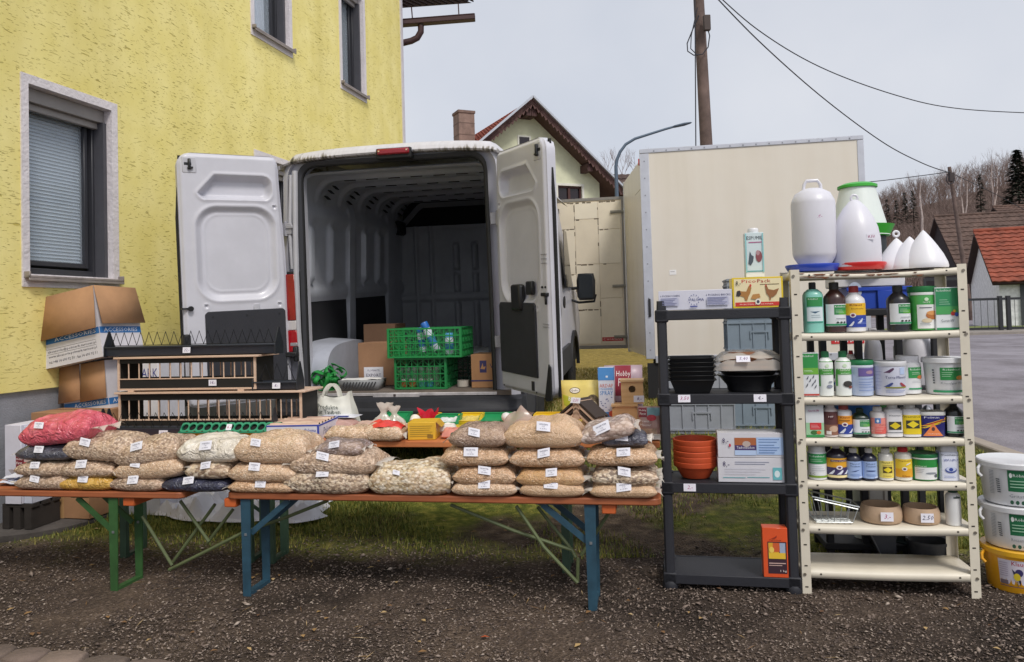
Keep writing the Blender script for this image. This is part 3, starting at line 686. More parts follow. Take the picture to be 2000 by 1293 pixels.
def poles():
    Y = 15; top, bot = P(1360, -90, Y), P(1382, 330, Y); d = bot-top; base = top+d*((gz(Y)-top.z)/d.z)
    t = thing('utility_pole', 'tall weathered wooden utility pole rising behind the white trailer', 'utility pole', base)
    wood = M('#6b5a54', .9, var=.3, vs=3, bump=.6, bs=8)
    b = MB(wood); b.tube([(0, 0, 0), (top-base)*.5, top-base], [.15, .125, .10], 12); b.build('post', t)
    p = P(1380, 45, Y-.25)-base; b = MB(M('#4c423f', .8)); b.box(p.x-.06, p.x+.07, p.y-.05, p.y+.05, p.z-.15, p.z+.15); b.build('junction_box', t, bev=.01)
    ck = M('#2a2b33', .6, var=0)
    b = MB(ck); b.tube([P(x, y, Y-.2)-base for x, y in ((1365, 30), (1352, 60), (1342, 85), (1343, 100), (1355, 108), (1372, 106), (1383, 92), (1386, 70), (1382, 55))], .012, 5); b.build('cable_loop', t)
    b = MB(ck); b.tube([P(x, y, Y-.2)-base for x, y in ((1362, 15), (1350, 70), (1349, 95), (1362, 108))], .010, 5); b.build('cable_loop', t)
    b = MB(ck); b.tube([P(x, y, Y-.2)-base for x, y in ((1357, 0), (1358, 120), (1359, 290))], .012, 5); b.build('down_cable', t)
    Y2 = 40; top2, bot2 = P(1854, 326, Y2), P(1884, 530, Y2); d = bot2-top2; base2 = top2+d*((gz(Y2)-top2.z)/d.z)
    t2 = thing('utility_pole', 'slender far utility pole in front of the barn roof on the right', 'utility pole', base2)
    b = MB(wood); b.tube([(0, 0, 0), (top2-base2)*.5, top2-base2], [.13, .11, .09], 10); b.build('post', t2)
    p = P(1858, 345, Y2-.2)-base2; b = MB(M('#3d3536', .8)); b.box(p.x-.12, p.x+.12, p.y-.1, p.y+.1, p.z-.25, p.z+.2); b.build('bracket', t2)
    b = MB(ck); b.tube([P(x, y, Y2-.3)-base2 for x, y in ((1850, 340), (1848, 352), (1853, 360), (1862, 357), (1864, 348))], .025, 5); b.build('cable_loop', t2)
    def wire(pts, lab, r):
        n = len(pts); q = []
        for i in range(n-1):
            for k in range(8):
                u = k/8; p0, p1, p2, p3 = pts[max(0, i-1)], pts[i], pts[i+1], pts[min(n-1, i+2)]
                q.append([.5*(2*b_+(c-a)*u+(2*a-5*b_+4*c-d_)*u*u+(-a+3*b_-3*c+d_)*u**3) for a, b_, c, d_ in zip(p0, p1, p2, p3)])
        q.append(pts[-1]); b = MB(ck); b.tube([P(*v) for v in q], [.68*r*(v[2]/30+.5) for v in q], 5)
        tag(b.build('overhead_cable'), lab, 'cable')
    wire([(1385, -20, 15), (1480, 78, 17), (1600, 185, 22), (1720, 275, 29), (1800, 318, 35), (1856, 338, 40)], 'lower overhead cable sagging from the near pole to the far pole', .020)
    wire([(1385, -25, 15), (1480, 58, 16), (1600, 130, 18), (1750, 186, 20), (1880, 213, 22), (2100, 224, 25)], 'upper overhead cable running out of the photo to the right', .017)
    wire([(1600, 361, 30), (1700, 355, 33), (1800, 343, 37), (1858, 335, 40)], 'short overhead cable between the far pole and the trailer top', .017)
    wire([(1858, 338, 40), (1930, 372, 44), (2020, 420, 48)], 'overhead cable dropping from the far pole towards the barns', .014)
poles()
# ---- trailer
def trailer_skin():
    m, n, L, b = newmat('trailer_skin'); b.inputs['Roughness'].default_value = .42; tc = n.new('ShaderNodeTexCoord'); mp = n.new('ShaderNodeMapping'); mp.inputs['Scale'].default_value = (5, 5, .5); L.new(tc.outputs['Object'], mp.inputs[0])
    a = n.new('ShaderNodeTexNoise'); a.inputs['Scale'].default_value = 1; a.inputs['Detail'].default_value = 7; L.new(mp.outputs[0], a.inputs['Vector'])
    r = ramp(n, [(.25, '#d5cdbf'), (.45, '#dad2c6'), (.7, '#ddd6cb')]); L.new(a.outputs['Fac'], r.inputs[0]); L.new(r.outputs[0], b.inputs['Base Color'])
    q = n.new('ShaderNodeTexNoise'); q.inputs['Scale'].default_value = 2.2; L.new(tc.outputs['Object'], q.inputs['Vector']); p = n.new('ShaderNodeBump'); p.inputs['Strength'].default_value = .25; p.inputs['Distance'].default_value = .03; L.new(q.outputs['Fac'], p.inputs['Height']); L.new(p.outputs[0], b.inputs['Normal']); return m
def trailer():
    o = D(1264, 700, 9.6); zg = gz(9.9); zb = o.z; zt = D(1250, 300, 9.6).z; x1 = (D(1683, 268, 9.6)-D(1250, 300, 9.6)).length; dp = 1.72
    t = thing('box_trailer', 'cream box trailer standing with its end door swung open beside the van', 'trailer', (o.x, o.y, 0), YAW)
    cr = trailer_skin(); al = M('#c4c6cf', .4, metal=.4); dkm = M('#1d1d20', .8)
    b = MB(cr); b.box(0, x1, 0, .03, zb, zt); b.box(x1-.03, x1, .03, dp, zb, zt); b.box(0, x1, dp-.03, dp, zb, zt); b.build('side_panel', t)
    b = MB(cr); b.prism([(.0, .05), (.03, .05), (-.235, dp), (-.265, dp)], zb+.02, zt-.06, 'z'); lf = b.build('end_door', t)
    b = MB(al); b.prism([(-.235, dp-.03), (-.205, dp), (-.262, dp+.012), (-.275, dp-.02)], zb, zt-.05, 'z'); b.build('edge_strip', lf)
    b = MB(al); b.box(-.012, x1+.012, -.012, dp+.01, zt-.002, zt+.05); b.build('roof_rail', t, bev=.006)
    for q in ((-.014, .10, -.010, .05), (x1-.06, x1+.014, -.010, .05), (.0, .04, dp-.02, dp+.012)): b = MB(al); b.box(*q, zb-.01, zt-.004); b.build('corner_post', t, bev=.006)
    b = MB(al); b.box(.10, x1-.06, -.008, .05, zb-.06, zb+.03); b.build('floor_rail', t, bev=.005); 
    b = MB(M('#8f8f96', .4, metal=.5))
    for i in range(16):
        for z in (zb+.012, zt+.02): x = .16+(x1-.3)*i/15; b.box(x-.008, x+.008, -.016, -.006, z-.008, z+.008)
    for i in range(12): z = zb+.1+(zt-zb-.2)*i/11; b.box(.035, .05, -.014, -.008, z-.007, z+.007)
    b.build('rivet_row', t, kind='stuff')
    b = MB(M('#b32a2c', .4)); b.box(-.03, -.014, .0, .06, zt-.14, zt-.06); b.build('marker_lamp', t, bev=.005)
    b = MB(M('#26262b', .5)); b.box(.035, .065, -.03, -.010, zb+.50, zb+.72); b.build('handle', t, bev=.006)
    b = MB(M('#e8e6e6', .6, var=0)); b.box(.30, .38, -.003, -.0005, zb+1.0, zb+1.06); b.use(M('#7a7a80', .6, var=0)); b.box(.31, .36, -.0036, -.003, zb+1.035, zb+1.04); b.build('sticker', t)
    # Panel seams and rivets of the end wall
    b = MB(M('#a89c88', .6)); b.prism([(-.004, .06), (.0, .06), (-.25, dp-.04), (-.254, dp-.04)], zt-.42, zt-.41, 'z'); b.build('seam', lf)
    b = MB(dkm); b.box(.25, x1-.1, .1, dp-.1, zb-.28, zb-.07); b.build('chassis', t)
    for x in (.30, 1.55):
        for y in (.12, dp-.3):
            b = MB(M('#19191b', .85)); r = .33; zc = zg+r-.02; n = 24
            prof = [(.19, 0), (r-.03, 0), (r, .03), (r, .15), (r-.03, .18), (.19, .18)]
            b.lathe(prof, 28); w_ = b.build('wheel', t); w_.location = (x+.1, y+.18, zc); w_.rotation_euler = (math.pi/2, 0, 0)
            b = MB(M('#6d6f75', .5, metal=.5)); b.lathe([(.195, .03), (.16, .05), (.06, .03), (.05, .08)], 20); r_ = b.build('rim', w_)
    b = MB(dkm); b.box(.0, 1.0, .02, .05, zb-.48, zb-.06); b.build('mud_flap', t)
    # the open door: hinged at the far corner, standing out to the left
    dz0, dz1 = D(1150, 675, 11.35).z, D(1150, 392, 11.35).z; W_ = 1.35; y0 = dp+.02
    b = MB(M('#ddd0ba', .55, var=.05, vs=2)); b.box(-W_, -.06, y0, y0+.05, dz0, dz1); d = b.build('door', t); d.location = (-.25, 0, 0)
    fr = M('#86827e', .5)
    b = MB(fr); b.box(-W_-.03, -.03, y0-.01, y0+.06, dz1, dz1+.04); b.box(-W_-.03, -.03, y0-.01, y0+.06, dz0-.05, dz0); b.box(-.06, -.03, y0-.01, y0+.06, dz0, dz1); b.build('door_frame', d)
    pr = random.Random(3); cols = [-W_+.02, -1.02, -.74, -.40, -.075]; seam = M('#6f6354', .8, var=.3, vs=20)
    for i in range(4):                                            # pale glued insulation panels with torn seams
        z = dz0+.02; k = 0
        while z < dz1-.12:
            h = pr.choice((.36, .5, .66)); h = min(h, dz1-.02-z)
            if dz1-.02-z-h < .15: h = dz1-.02-z
            b = MB(M(('#e3d9c7', '#dfd4c1', '#e6ddcc')[(i+k) % 3], .6, var=.04, vs=4)); b.box(cols[i]+.003, cols[i+1]-.003, y0-.007, y0-.0008, z+.003, z+h-.003); b.build('panel', d, bev=.002)
            if pr.random() < .75:
                s = MB(seam); q = cols[i]+.02
                while q < cols[i+1]-.05:
                    l = pr.uniform(.02, .07)
                    if pr.random() < .6: s.box(q, q+l, y0-.0082, y0-.0072, z+h-.006-pr.uniform(0, .012), z+h+pr.uniform(.0, .008))
                    q += l+pr.uniform(.0, .03)
                if s.v: s.build('torn_seam', d, kind='stuff')
            z += h; k += 1
        s = MB(seam); z = dz0+.05
        while z < dz1-.1:
            l = pr.uniform(.03, .12)
            if pr.random() < .5: s.box(cols[i+1]-.004-pr.uniform(0, .008), cols[i+1]+pr.uniform(0, .006), y0-.0082, y0-.0072, z, z+l)
            z += l+pr.uniform(.01, .1)
        if i < 3: s.build('torn_seam', d, kind='stuff')
    b = MB(M('#77736e', .45, metal=.5)); xr = -.98; b.tube([(xr, y0-.03, dz0), (xr-.02, y0-.03, dz1+.05)], .013, 8); b.box(xr-.05, xr+.02, y0-.05, y0, dz1-.16, dz1-.1); b.build('lock_rod', d)
    for z in (dz0+.12, dz0+.85, dz1-.18):
        b = MB(M('#8d8a80', .5, metal=.3)); b.box(-.22, .02, y0-.03, y0-.009, z-.02, z+.02); b.box(-.20, -.04, y0-.038, y0-.029, z-.006, z+.006); b.build('hinge', d, bev=.003)
    b = MB(M('#b3262e', .5)); b.box(-.39, -.09, y0-.012, y0-.008, dz0+.06, dz0+.115); s = b.build('sign', d)
    b = MB(M('#f0e6e4', .5, var=0)); b.text('WÖRMANN', front(y0-.012), -.33, -.11, dz0+.074, dz0+.102, .001, keep=False); b.text('C', front(y0-.012), -.375, -.345, dz0+.072, dz0+.104, .001); b.build('lettering', s)
    # red lettering strip on the panel seen through the white shelf
    p = D(1664, 664, 9.57); q = (p-Vector((o.x, o.y, 0))); lx = q.dot(Vector((math.cos(YAW), math.sin(YAW), 0)))
    b = MB(M('#c3282c', .5)); b.box(lx-.22, min(lx+.22, x1-.07), -.006, -.0005, p.z-.042, p.z+.042); s = b.build('sign', t)
    b = MB(M('#f2eeee', .5, var=0)); b.text('WÖRMANN', front(-.006), lx-.19, min(lx+.19, x1-.09), p.z-.026, p.z+.026, .001, keep=False); b.build('lettering', s)
trailer()
# ================================================================ VAN
VO = Vector((-.92, 6.065, .775))
VP = .05                                                          # nose slightly up the slope
van = thing('delivery_van', 'white delivery van with both rear doors open and its dark cargo hold showing', 'van', VO, YAW, rx=VP)
def vl(px, py, c):                                                # a sight line's point as van coordinates
    p = D(px, py, c)-VO; ca, sa = math.cos(YAW), math.sin(YAW)
    x = p.x*ca+p.y*sa; y = -p.x*sa+p.y*ca; return Vector((x, y*math.cos(VP)+p.z*math.sin(VP), -y*math.sin(VP)+p.z*math.cos(VP)))
WHT = M('#c6c6cf', .38, coat=.3, var=.05, vs=3); WHT2 = M('#c0c0c9', .42, var=.06, vs=4)
BLK = M('#1c1d21', .6, var=.1); TRIM = M('#2b2c33', .75, var=.08, vs=9, bump=.2, bs=200); GASK = M('#121214', .7)
GREY = M('#b4b8c2', .5, var=.10, vs=3, coat=.15); GREYD = M('#94979d', .55, var=.12, vs=3)
def dirty_white():
    m, n, L, b = newmat('roof_cap_dirt'); b.inputs['Roughness'].default_value = .5
    tc = n.new('ShaderNodeTexCoord'); mp = n.new('ShaderNodeMapping'); mp.inputs['Scale'].default_value = (38, 8, 7); L.new(tc.outputs['Object'], mp.inputs[0])
    a = n.new('ShaderNodeTexNoise'); a.inputs['Scale'].default_value = 1; a.inputs['Detail'].default_value = 6; L.new(mp.outputs[0], a.inputs['Vector'])
    c = n.new('ShaderNodeTexNoise'); c.inputs['Scale'].default_value = 2.2; L.new(tc.outputs['Object'], c.inputs['Vector'])
    s = n.new('ShaderNodeSeparateXYZ'); L.new(tc.outputs['Object'], s.inputs[0])
    g = n.new('ShaderNodeMapRange'); g.inputs[1].default_value = 1.868; g.inputs[2].default_value = 1.915; g.inputs[3].default_value = .41; g.inputs[4].default_value = .14; L.new(s.outputs[2], g.inputs[0])
    ad = n.new('ShaderNodeMath'); ad.operation = 'ADD'; L.new(a.outputs['Fac'], ad.inputs[0]); L.new(g.outputs[0], ad.inputs[1])
    ad2 = n.new('ShaderNodeMath'); ad2.operation = 'MULTIPLY_ADD'; ad2.inputs[1].default_value = .5; L.new(c.outputs['Fac'], ad2.inputs[0]); L.new(ad.outputs[0], ad2.inputs[2])
    r = ramp(n, [(.0, '#cfced3'), (.45, '#c2c0c4'), (.56, '#7e786e'), (.66, '#37342b'), (1, '#23221c')]); 
    mr = n.new('ShaderNodeMapRange'); mr.inputs[1].default_value = .6; mr.inputs[2].default_value = 1.7; L.new(ad2.outputs[0], mr.inputs[0]); L.new(mr.outputs[0], r.inputs[0]); L.new(r.outputs[0], b.inputs['Base Color'])
    return m
def arc(cx, cz, r, a0, a1, n): return [(cx+r*math.cos(R_(a0+(a1-a0)*i/n)), cz+r*math.sin(R_(a0+(a1-a0)*i/n))) for i in range(n+1)]
def half_outline(hw0, hw1, z0, z1, r, n=6, crown=.0):             # right half, from floor up and over to the middle
    return [(hw0, z0), (hw0*.6+hw1*.4, z0+(z1-z0)*.45), (hw1, z1-r)]+arc(hw1-r, z1-r, r, 0, 90, n)[1:]+[(hw1*.3, z1+crown), (0, z1+crown)]
def full(h): return h+[(-x, z) for x, z in h[-2::-1]]
def van_body():
    op = full(half_outline(.775, .765, .0, 1.83, .13)); ou = full(half_outline(.985, .90, -.12, 1.90, .16, crown=.03))
    mid = [(a[0]*.35+b_[0]*.65, a[1]*.35+b_[1]*.65) for a, b_ in zip(op, ou)]
    n = len(op); b = MB(WHT2)
    rings = [(ou, .16), (ou, .03), (mid, .0), (mid, .05), ([(a[0]*.75+m_[0]*.25, a[1]*.75+m_[1]*.25) for a, m_ in zip(op, mid)], .065), (op, .07), (op, .16)]
    vs = [(x, y, z) for R, y in rings for x, z in R]
    fs = [(r*n+i, r*n+i+1, (r+1)*n+i+1, (r+1)*n+i) for r in range(len(rings)-1) for i in range(n-1)]
    b.add(vs, fs); b.build('rear_frame', van, recalc=False)
    b = MB(GASK); b.tube([(x*.992, .055, z*.997) for x, z in op], .016, 8); b.build('door_gasket', van)
    b = MB(M('#3a3b40', .6)); k = full(half_outline(.79, .78, .0, 1.85, .13)); b.add([(x*1.0, .012 if i < n else .045, z) for i, (x, z) in enumerate(k+[(x*.985, z*.993) for x, z in op])], [(i, i+1, n+i+1, n+i) for i in range(n-1)]); b.build('frame_seal', van, recalc=False)
    # roof cap, mossy along its edge
    b = MB(dirty_white()); prof = [(.03, 1.868), (-.02, 1.872), (-.028, 1.885), (.0, 1.925), (.06, 1.955), (.3, 1.975), (4.0, 1.975), (4.6, 1.9)]
    nn = 30
    def rf(u, v):
        x = (u*2-1); i = v*(len(prof)-1); k0 = min(int(i), len(prof)-2); f = i-k0
        y = prof[k0][0]+(prof[k0+1][0]-prof[k0][0])*f; z = prof[k0][1]+(prof[k0+1][1]-prof[k0][1])*f
        e = smooth(.86, 1, abs(x)); return (x*.925, y, z-.05*abs(x)**3-(z-1.83)*.9*e*(1 if v > .3 else .25))
    b.grid(rf, nn, 21); b.build('roof', van, recalc=False)
    # side panels with wheel arches
    rax, fax, wz = .90, 3.95, -.30
    for s in (1, -1):
        out = [(.03, 1.75), (.03, -.28)]
        out += [(rax+.42*math.cos(R_(180-a)), wz+.42*math.sin(R_(180-a))) for a in range(5, 180, 12)]
        out += [(fax+.44*math.cos(R_(180-a)), wz+.44*math.sin(R_(180-a))) for a in range(5, 180, 12)]
        out += [(4.85, -.28), (4.95, .25), (4.6, .62), (4.25, .72), (3.45, 1.75)]
        b = MB(WHT); nf = len(out); X = s*1.0
        def xx(z): return s*(1.0-.10*smooth(.5, 1.9, z)-.02*smooth(0, -.3, z))
        b.add([(xx(z), y, z) for y, z in out]+[(xx(z)-s*.04, y, z) for y, z in out], [tuple(range(nf)), tuple(range(2*nf-1, nf-1, -1))]+[(i, (i+1) % nf, nf+(i+1) % nf, nf+i) for i in range(nf)]); b.build('side_panel', van, sharp=30)
        b = MB(M('#35363b', .65)); b.box(min(s*1.0, s*1.018), max(s*1.0, s*1.018), .25, 4.6, -.2, .02) if False else None
        for (y0, y1) in ((.02, rax-.44), (rax+.44, fax-.46)):
            q = MB(M('#35363b', .65)); q.box(min(s*.975, s*1.02), max(s*.975, s*1.02), y0, y1, -.24, .05); q.build('side_moulding', van, bev=.01)
        for ax in (rax, fax):
            q = MB(BLK); q.prism([(ax+.47*math.cos(R_(a)), wz+.47*math.sin(R_(a))) for a in range(0, 181, 12)]+[(ax+.40*math.cos(R_(a)), wz+.40*math.sin(R_(a))) for a in range(180, -1, -12)], s*.99, s*1.03, 'x'); q.build('arch_trim', van)
            q = MB(M('#1a1a1c', .85, bump=.3, bs=90)); r = .335
            q.lathe([(.2, 0), (r-.04, 0), (r, .04), (r, .17), (r-.04, .21), (.2, .21)], 30, caps=True); wv = q.build('wheel', van)
            wv.location = (s*.78 if s > 0 else s*.99, ax, wz); wv.rotation_euler = (0, math.pi/2, 0)
            q = MB(M('#8b8d94', .4, metal=.5)); q.lathe([(.21, .19), (.18, .17), (.10, .16), (.07, .20), (.0, .2)], 20, caps=False)
            for k in range(10):
                t = 6.283*k/10; q.box(.145*math.cos(t)-.016, .145*math.cos(t)+.016, .145*math.sin(t)-.016, .145*math.sin(t)+.016, .158, .172)
            q.build('rim', wv)
        if s > 0:
            q = MB(M('#15181c', .1)); q.prism([(3.3, .72), (4.15, .72), (3.62, 1.4), (3.3, 1.4)], .985, .992, 'x'); q.build('cab_window', van)
            q = MB(M('#15161a', .3)); q.lathe([(.0, -.0), (.055, 0), (.07, .01), (.07, .02)], 16); h = q.build('fuel_flap', van); h.location = (.995, 3.0, .56); h.rotation_euler = (0, math.pi/2, 0)
    # cab front
    b = MB(WHT); b.add([(-.98, 4.95, .25), (.98, 4.95, .25), (.96, 4.6, .62), (-.96, 4.6, .62), (-.98, 4.85, -.28), (.98, 4.85, -.28)], [(0,1,2,3), (4,5,1,0)]); b.build('bonnet', van)
    b = MB(M('#15181c', .1)); b.add([(-.95, 4.25, .72), (.95, 4.25, .72), (.88, 3.45, 1.75), (-.88, 3.45, 1.75), (.96, 4.6, .62), (-.96, 4.6, .62)], [(0,1,2,3), (1,0,5,4)]); b.build('windscreen', van)
    # mirror
    m0 = vl(1122, 570, 10.05); m0.x = max(m0.x, 1.12)
    b = MB(M('#1b1d20', .5)); b.lathe([(.0, -.17), (.09, -.17), (.115, -.12), (.12, .08), (.10, .17), (.0, .175)], 20, sx=1, sy=.55, pw=3.2, caps=False); mi = b.build('mirror', van); mi.location = m0+Vector((.05, 0, .06))
    b = MB(M('#0f1012', .4)); b.tube([(-.26, .02, -.02), (-.06, .02, -.01)], .02, 8); b.tube([(-.26, .02, -.14), (-.10, .0, -.20), (.1, 0, -.19), (.12, 0, -.1)], .016, 8); b.build('mirror_arm', mi)
    b = MB(M('#1c2124', .12, var=0)); b.prism([(-.085, -.14), (.085, -.14), (.09, .12), (.07, .155), (-.07, .155), (-.09, .12)], -.07, -.062, 'y'); b.build('mirror_glass', mi)  # dark reflection put into the glass colour
    # bumper, sill, underside
    b = MB(M('#2a2b31', .6, var=.12, vs=8, bump=.15, bs=120))
    pr = [(.05, -.03), (-.13, -.035), (-.16, -.05), (-.17, -.10), (-.20, -.12), (-.205, -.24), (-.15, -.33), (.05, -.33)]
    n = len(pr); xs = [-1.02, -1.0, -.9, -.5, 0, .5, .9, 1.0, 1.02]
    sc_ = [.0, .6, .95, 1, 1, 1, .95, .6, .0]
    b.add([(x, .05+(y-.05)*k, z) for x, k in zip(xs, sc_) for y, z in pr], [(i*n+j, i*n+(j+1) % n, (i+1)*n+(j+1) % n, (i+1)*n+j) for i in range(len(xs)-1) for j in range(n)]); b.build('bumper', van)
    b = MB(M('#b9b5b7', .5, var=.25, vs=9)); b.box(-.80, .80, -.035, .06, -.028, -.004); b.box(-.19, .19, -.052, -.035, -.04, -.006); b.use(M('#4a4040', .8)); b.box(-.02, .0, -.056, -.05, -.03, -.01); b.build('sill_plate', van, bev=.005)
    b = MB(BLK); b.box(-.95, .95, .06, 4.7, -.24, -.06); b.build('chassis', van)
    # lights
    def redlamp(px0, px1, py0, py1, c, nm='tail_lamp'):
        a, e = vl(px0, py1, c), vl(px1, py0, c); 
        b = MB(M('#8f0d1c', .18, coat=.5, var=.12, vs=14)); zm = a.z+(e.z-a.z)*.18
        b.box(a.x, e.x-.012, a.y-.03, a.y+.05, a.z+(e.z-a.z)*.42, e.z-.01); b.use(M('#c9c4c6', .25)); b.box(a.x, e.x-.012, a.y-.028, a.y+.05, a.z+(e.z-a.z)*.30, a.z+(e.z-a.z)*.415); b.use(M('#a51320', .2)); b.box(a.x, e.x-.012, a.y-.03, a.y+.05, a.z+.02, a.z+(e.z-a.z)*.295)
        l = b.build(nm, van, bev=.004); b = MB(GASK); b.box(a.x-.01, e.x+.012, a.y-.015, a.y+.06, a.z, e.z+.012); b.build('lamp_housing', l, bev=.008)
    redlamp(563, 584, 533, 692, 5.87)
    l2 = MB(M('#a51320', .2)); l2.box(.86, .95, -.02, .05, .12, .85); l2.build('tail_lamp', van, bev=.01)
    a, e = vl(743, 313, 5.86), vl(810, 291, 5.86); b = MB(M('#8f1322', .25, coat=.4, var=.1, vs=30)); b.box(a.x+.012, e.x-.012, -.065, .02, a.z+.022, e.z-.002); bl = b.build('brake_lamp', van, bev=.012, seg=2)
    b = MB(GASK); b.box(a.x, e.x, -.05, .03, a.z-.01, e.z+.004); b.build('lamp_housing', bl, bev=.01, seg=2)
    b = MB(M('#e0c9a0', .3, var=0))
    for x in (a.x+.03, e.x-.03): b.lathe([(.006, 0), (.004, .004)], 10, c=(0, 0, 0)) if False else b.box(x-.005, x+.005, -.069, -.064, (a.z+e.z)/2+.01, (a.z+e.z)/2+.02)
    b.build('lamp_screw', bl)
    # hinges on the left pillar and the stay
    for z in (.38, 1.32):
        b = MB(M('#9b9aa0', .45, metal=.2)); b.tube([(-.875, -.02, z-.06), (-.875, -.02, z+.06)], .018, 10); b.box(-.90, -.82, -.035, .0, z-.045, z+.045); b.box(-.87, -.81, -.045, -.03, z+.0, z+.03); b.build('door_hinge', van, bev=.004)
        b = MB(M('#9b9aa0', .45, metal=.2)); b.tube([(.86, -.03, z-.06), (.86, -.03, z+.06)], .018, 10); b.box(.80, .90, -.035, .0, z-.045, z+.045); b.build('door_hinge', van, bev=.004)
    b = MB(BLK); b.box(-.90, -.80, -.09, -.03, .30, .335); b.tube([(-.815, -.06, .26), (-.815, -.06, .38)], .024, 8); b.build('door_stay', van, bev=.005)
    b = MB(M('#b4b4ba', .5)); b.tube([(-.80, .0, .02), (-.805, -.02, .5), (-.80, -.025, .95), (-.795, -.02, 1.3), (-.785, -.005, 1.78)], .022, 8); b.tube([(-.84, -.005, 1.0), (-.845, -.015, 1.3), (-.82, -.005, 1.75)], .016, 8); b.build('pillar_rail', van)
van_body()
def van_door(side):
    rightd = side > 0; Wd = .785; z0, z1 = (.035, 1.805) if rightd else (-.03, 1.89)
    def lim(z):                                                     # the outline draws in towards the top corners
        e = 0
        if z > z1-.10: t = (z-(z1-.10))/.10; e = .10*(1-math.sqrt(max(0, 1-t*t)))
        if z < z0+.07: t = ((z0+.07)-z)/.07; e = max(e, .07*(1-math.sqrt(max(0, 1-t*t))))
        bow = .035*smooth(.9, 1.85, z)
        return (e*.5+bow, Wd-e)                                     # hinge side, free side
    def depth(x, z):                                                # pressed inner sheet; x measured from the hinge
        d = 0
        q = rrect(x, z, .375, z1-.255, .27, .085, .06)
        q = max(q, (x-.52)*.746+(z-(z1-.17))*.666)
        d += .065*smooth(.012, -.03, q)
        d += -.006*math.exp(-((q-.016)/.012)**2)
        q = rrect(x, z, .375, z1-.76, .285, .345, .15); d += .030*smooth(.02, -.035, q); d += -.006*math.exp(-((q-.02)/.014)**2)
        q2 = rrect(x, z, .375, z1-.755, .235, .295, .12); d += -.004*math.exp(-((q2)/.006)**2)
        e = min(x-lim(z)[0], lim(z)[1]-x, z-z0, z1-z); d += .022*smooth(.03, 0, e)
        for (sx, sz) in ((.08, z1-.40), (.07, z1-1.17), (.62, z1-1.16)):
            r = math.hypot(x-sx, z-sz); d += .012*smooth(.016, .008, r)-.004*math.exp(-((r-.02)/.006)**2)
        return d
    s = 1 if rightd else -1
    b = MB(WHT)
    def f(u, v):
        z = z0+(z1-z0)*v; a, c = lim(z); x = a+(c-a)*u; return (s*x, depth(x, z), z)
    b.grid(f, 84, 190)
    n = 40; ol = [(lim(z0+(z1-z0)*i/n)[0], z0+(z1-z0)*i/n) for i in range(n+1)]+[(lim(z0+(z1-z0)*i/n)[1], z0+(z1-z0)*i/n) for i in range(n, -1, -1)]
    k = len(ol); b.add([(s*x, .018, z) for x, z in ol]+[(s*x, .085, z) for x, z in ol], [(i, (i+1) % k, k+(i+1) % k, k+i) for i in range(k)]+[tuple(range(k, 2*k))])
    d = b.build('door', van, recalc=False, sharp=50)
    d['label'] = 'right rear door seen from its inner side' if rightd else 'left rear door, swung right back against the house side'
    if rightd: d.location = (.845, -.07, 0); d.rotation_euler = (0, 0, R_(-53))
    else: d.location = (-.865, -.05, 0); d.rotation_euler = (0, 0, R_(43))
    b = MB(TRIM); x0, x1 = .03, .635; zt = z1-1.20 if not rightd else z1-1.12
    pts = [(s*a, c) for a, c in [(x0, z0+.10), (x1, z0+.10), (x1, zt-.02), (x1-.02, zt), (x0+.02, zt), (x0, zt-.02)]]
    if rightd: pts = [(s*a, c) for a, c in [(.035, z0+.13), (.60, z0+.13), (.60, zt-.02), (.58, zt), (.055, zt), (.035, zt-.02)]]
    b.prism(pts, -.012, .02, 'y'); tp = b.build('trim_panel', d, bev=.005)
    b = MB(M('#15161a', .5))
    for a, c in ((.08, zt-.04), (.33, zt-.04), (.58, zt-.04), (.08, zt-.3), (.585, zt-.3), (.08, zt-.62), (.585, zt-.62)): b.lathe([(.008, 0), (.005, .003)], 8, c=(s*a, -.0, c)) if False else b.box(s*a-.006, s*a+.006, -.0145, -.0118, c-.006, c+.006)
    b.build('clip', d)
    b = MB(GASK); b.tube([(s*(lim(z0+.04)[1]+.002), .06, z0+.02), (s*(Wd+.004), .06, .6), (s*(Wd+.004), .06, 1.4), (s*(lim(z1-.03)[1]), .06, z1-.02)], .014, 6)
    b.build('edge_gasket', d)
    b = MB(M('#191a1e', .4))                                        # latches
    b.box(s*(Wd-.075)-.028, s*(Wd-.075)+.028, -.004, .02, z1-.10, z1-.075); b.tube([(s*(Wd-.085), -.012, z1-.05), (s*(Wd-.085), -.012, z1-.13)], .012, 8); b.tube([(s*(Wd-.07), -.012, z1-.12), (s*(Wd-.11), -.012, z1-.115)], .009, 8)
    b.build('latch', d, bev=.003)
    b = MB(M('#b9b9c0', .45)); b.box(s*(Wd-.09)-.06, s*(Wd-.09)+.05, -.003, .02, z1-.16, z1-.03); b.build('latch_plate', d, bev=.012, seg=2)
    if rightd:
        b = MB(M('#17181b', .45)); b.box(.27, .42, -.035, .02, zt-.06, zt+.13); b.build('handle', d, bev=.02, seg=2)
        b = MB(M('#17181b', .45)); b.box(.47, .56, -.012, .02, zt+.055, zt+.15); b.build('release_cover', d, bev=.008)
        b = MB(M('#131316', .4)); b.box(.70, .77, -.02, .01, zt+.045, zt+.07); b.tube([(.755, -.01, zt+.06), (.755, -.01, zt-.01)], .01, 6); b.box(.69, .71, -.01, .004, zt+.1, zt+.115); b.box(.735, .75, -.01, .004, zt+.1, zt+.115); b.build('lock', d, bev=.004)
        b = MB(M('#1d1d20', .6)); b.prism([(.70, z0), (.79, z0), (.79, z0+.22), (.765, z0+.24)], -.014, -.0045, 'y'); b.build('corner_guard', d)
        b = MB(M('#2a2a2e', .6)); b.box(.50, .535, -.006, .03, z0+.035, z0+.10); b.build('drain_clip', d)
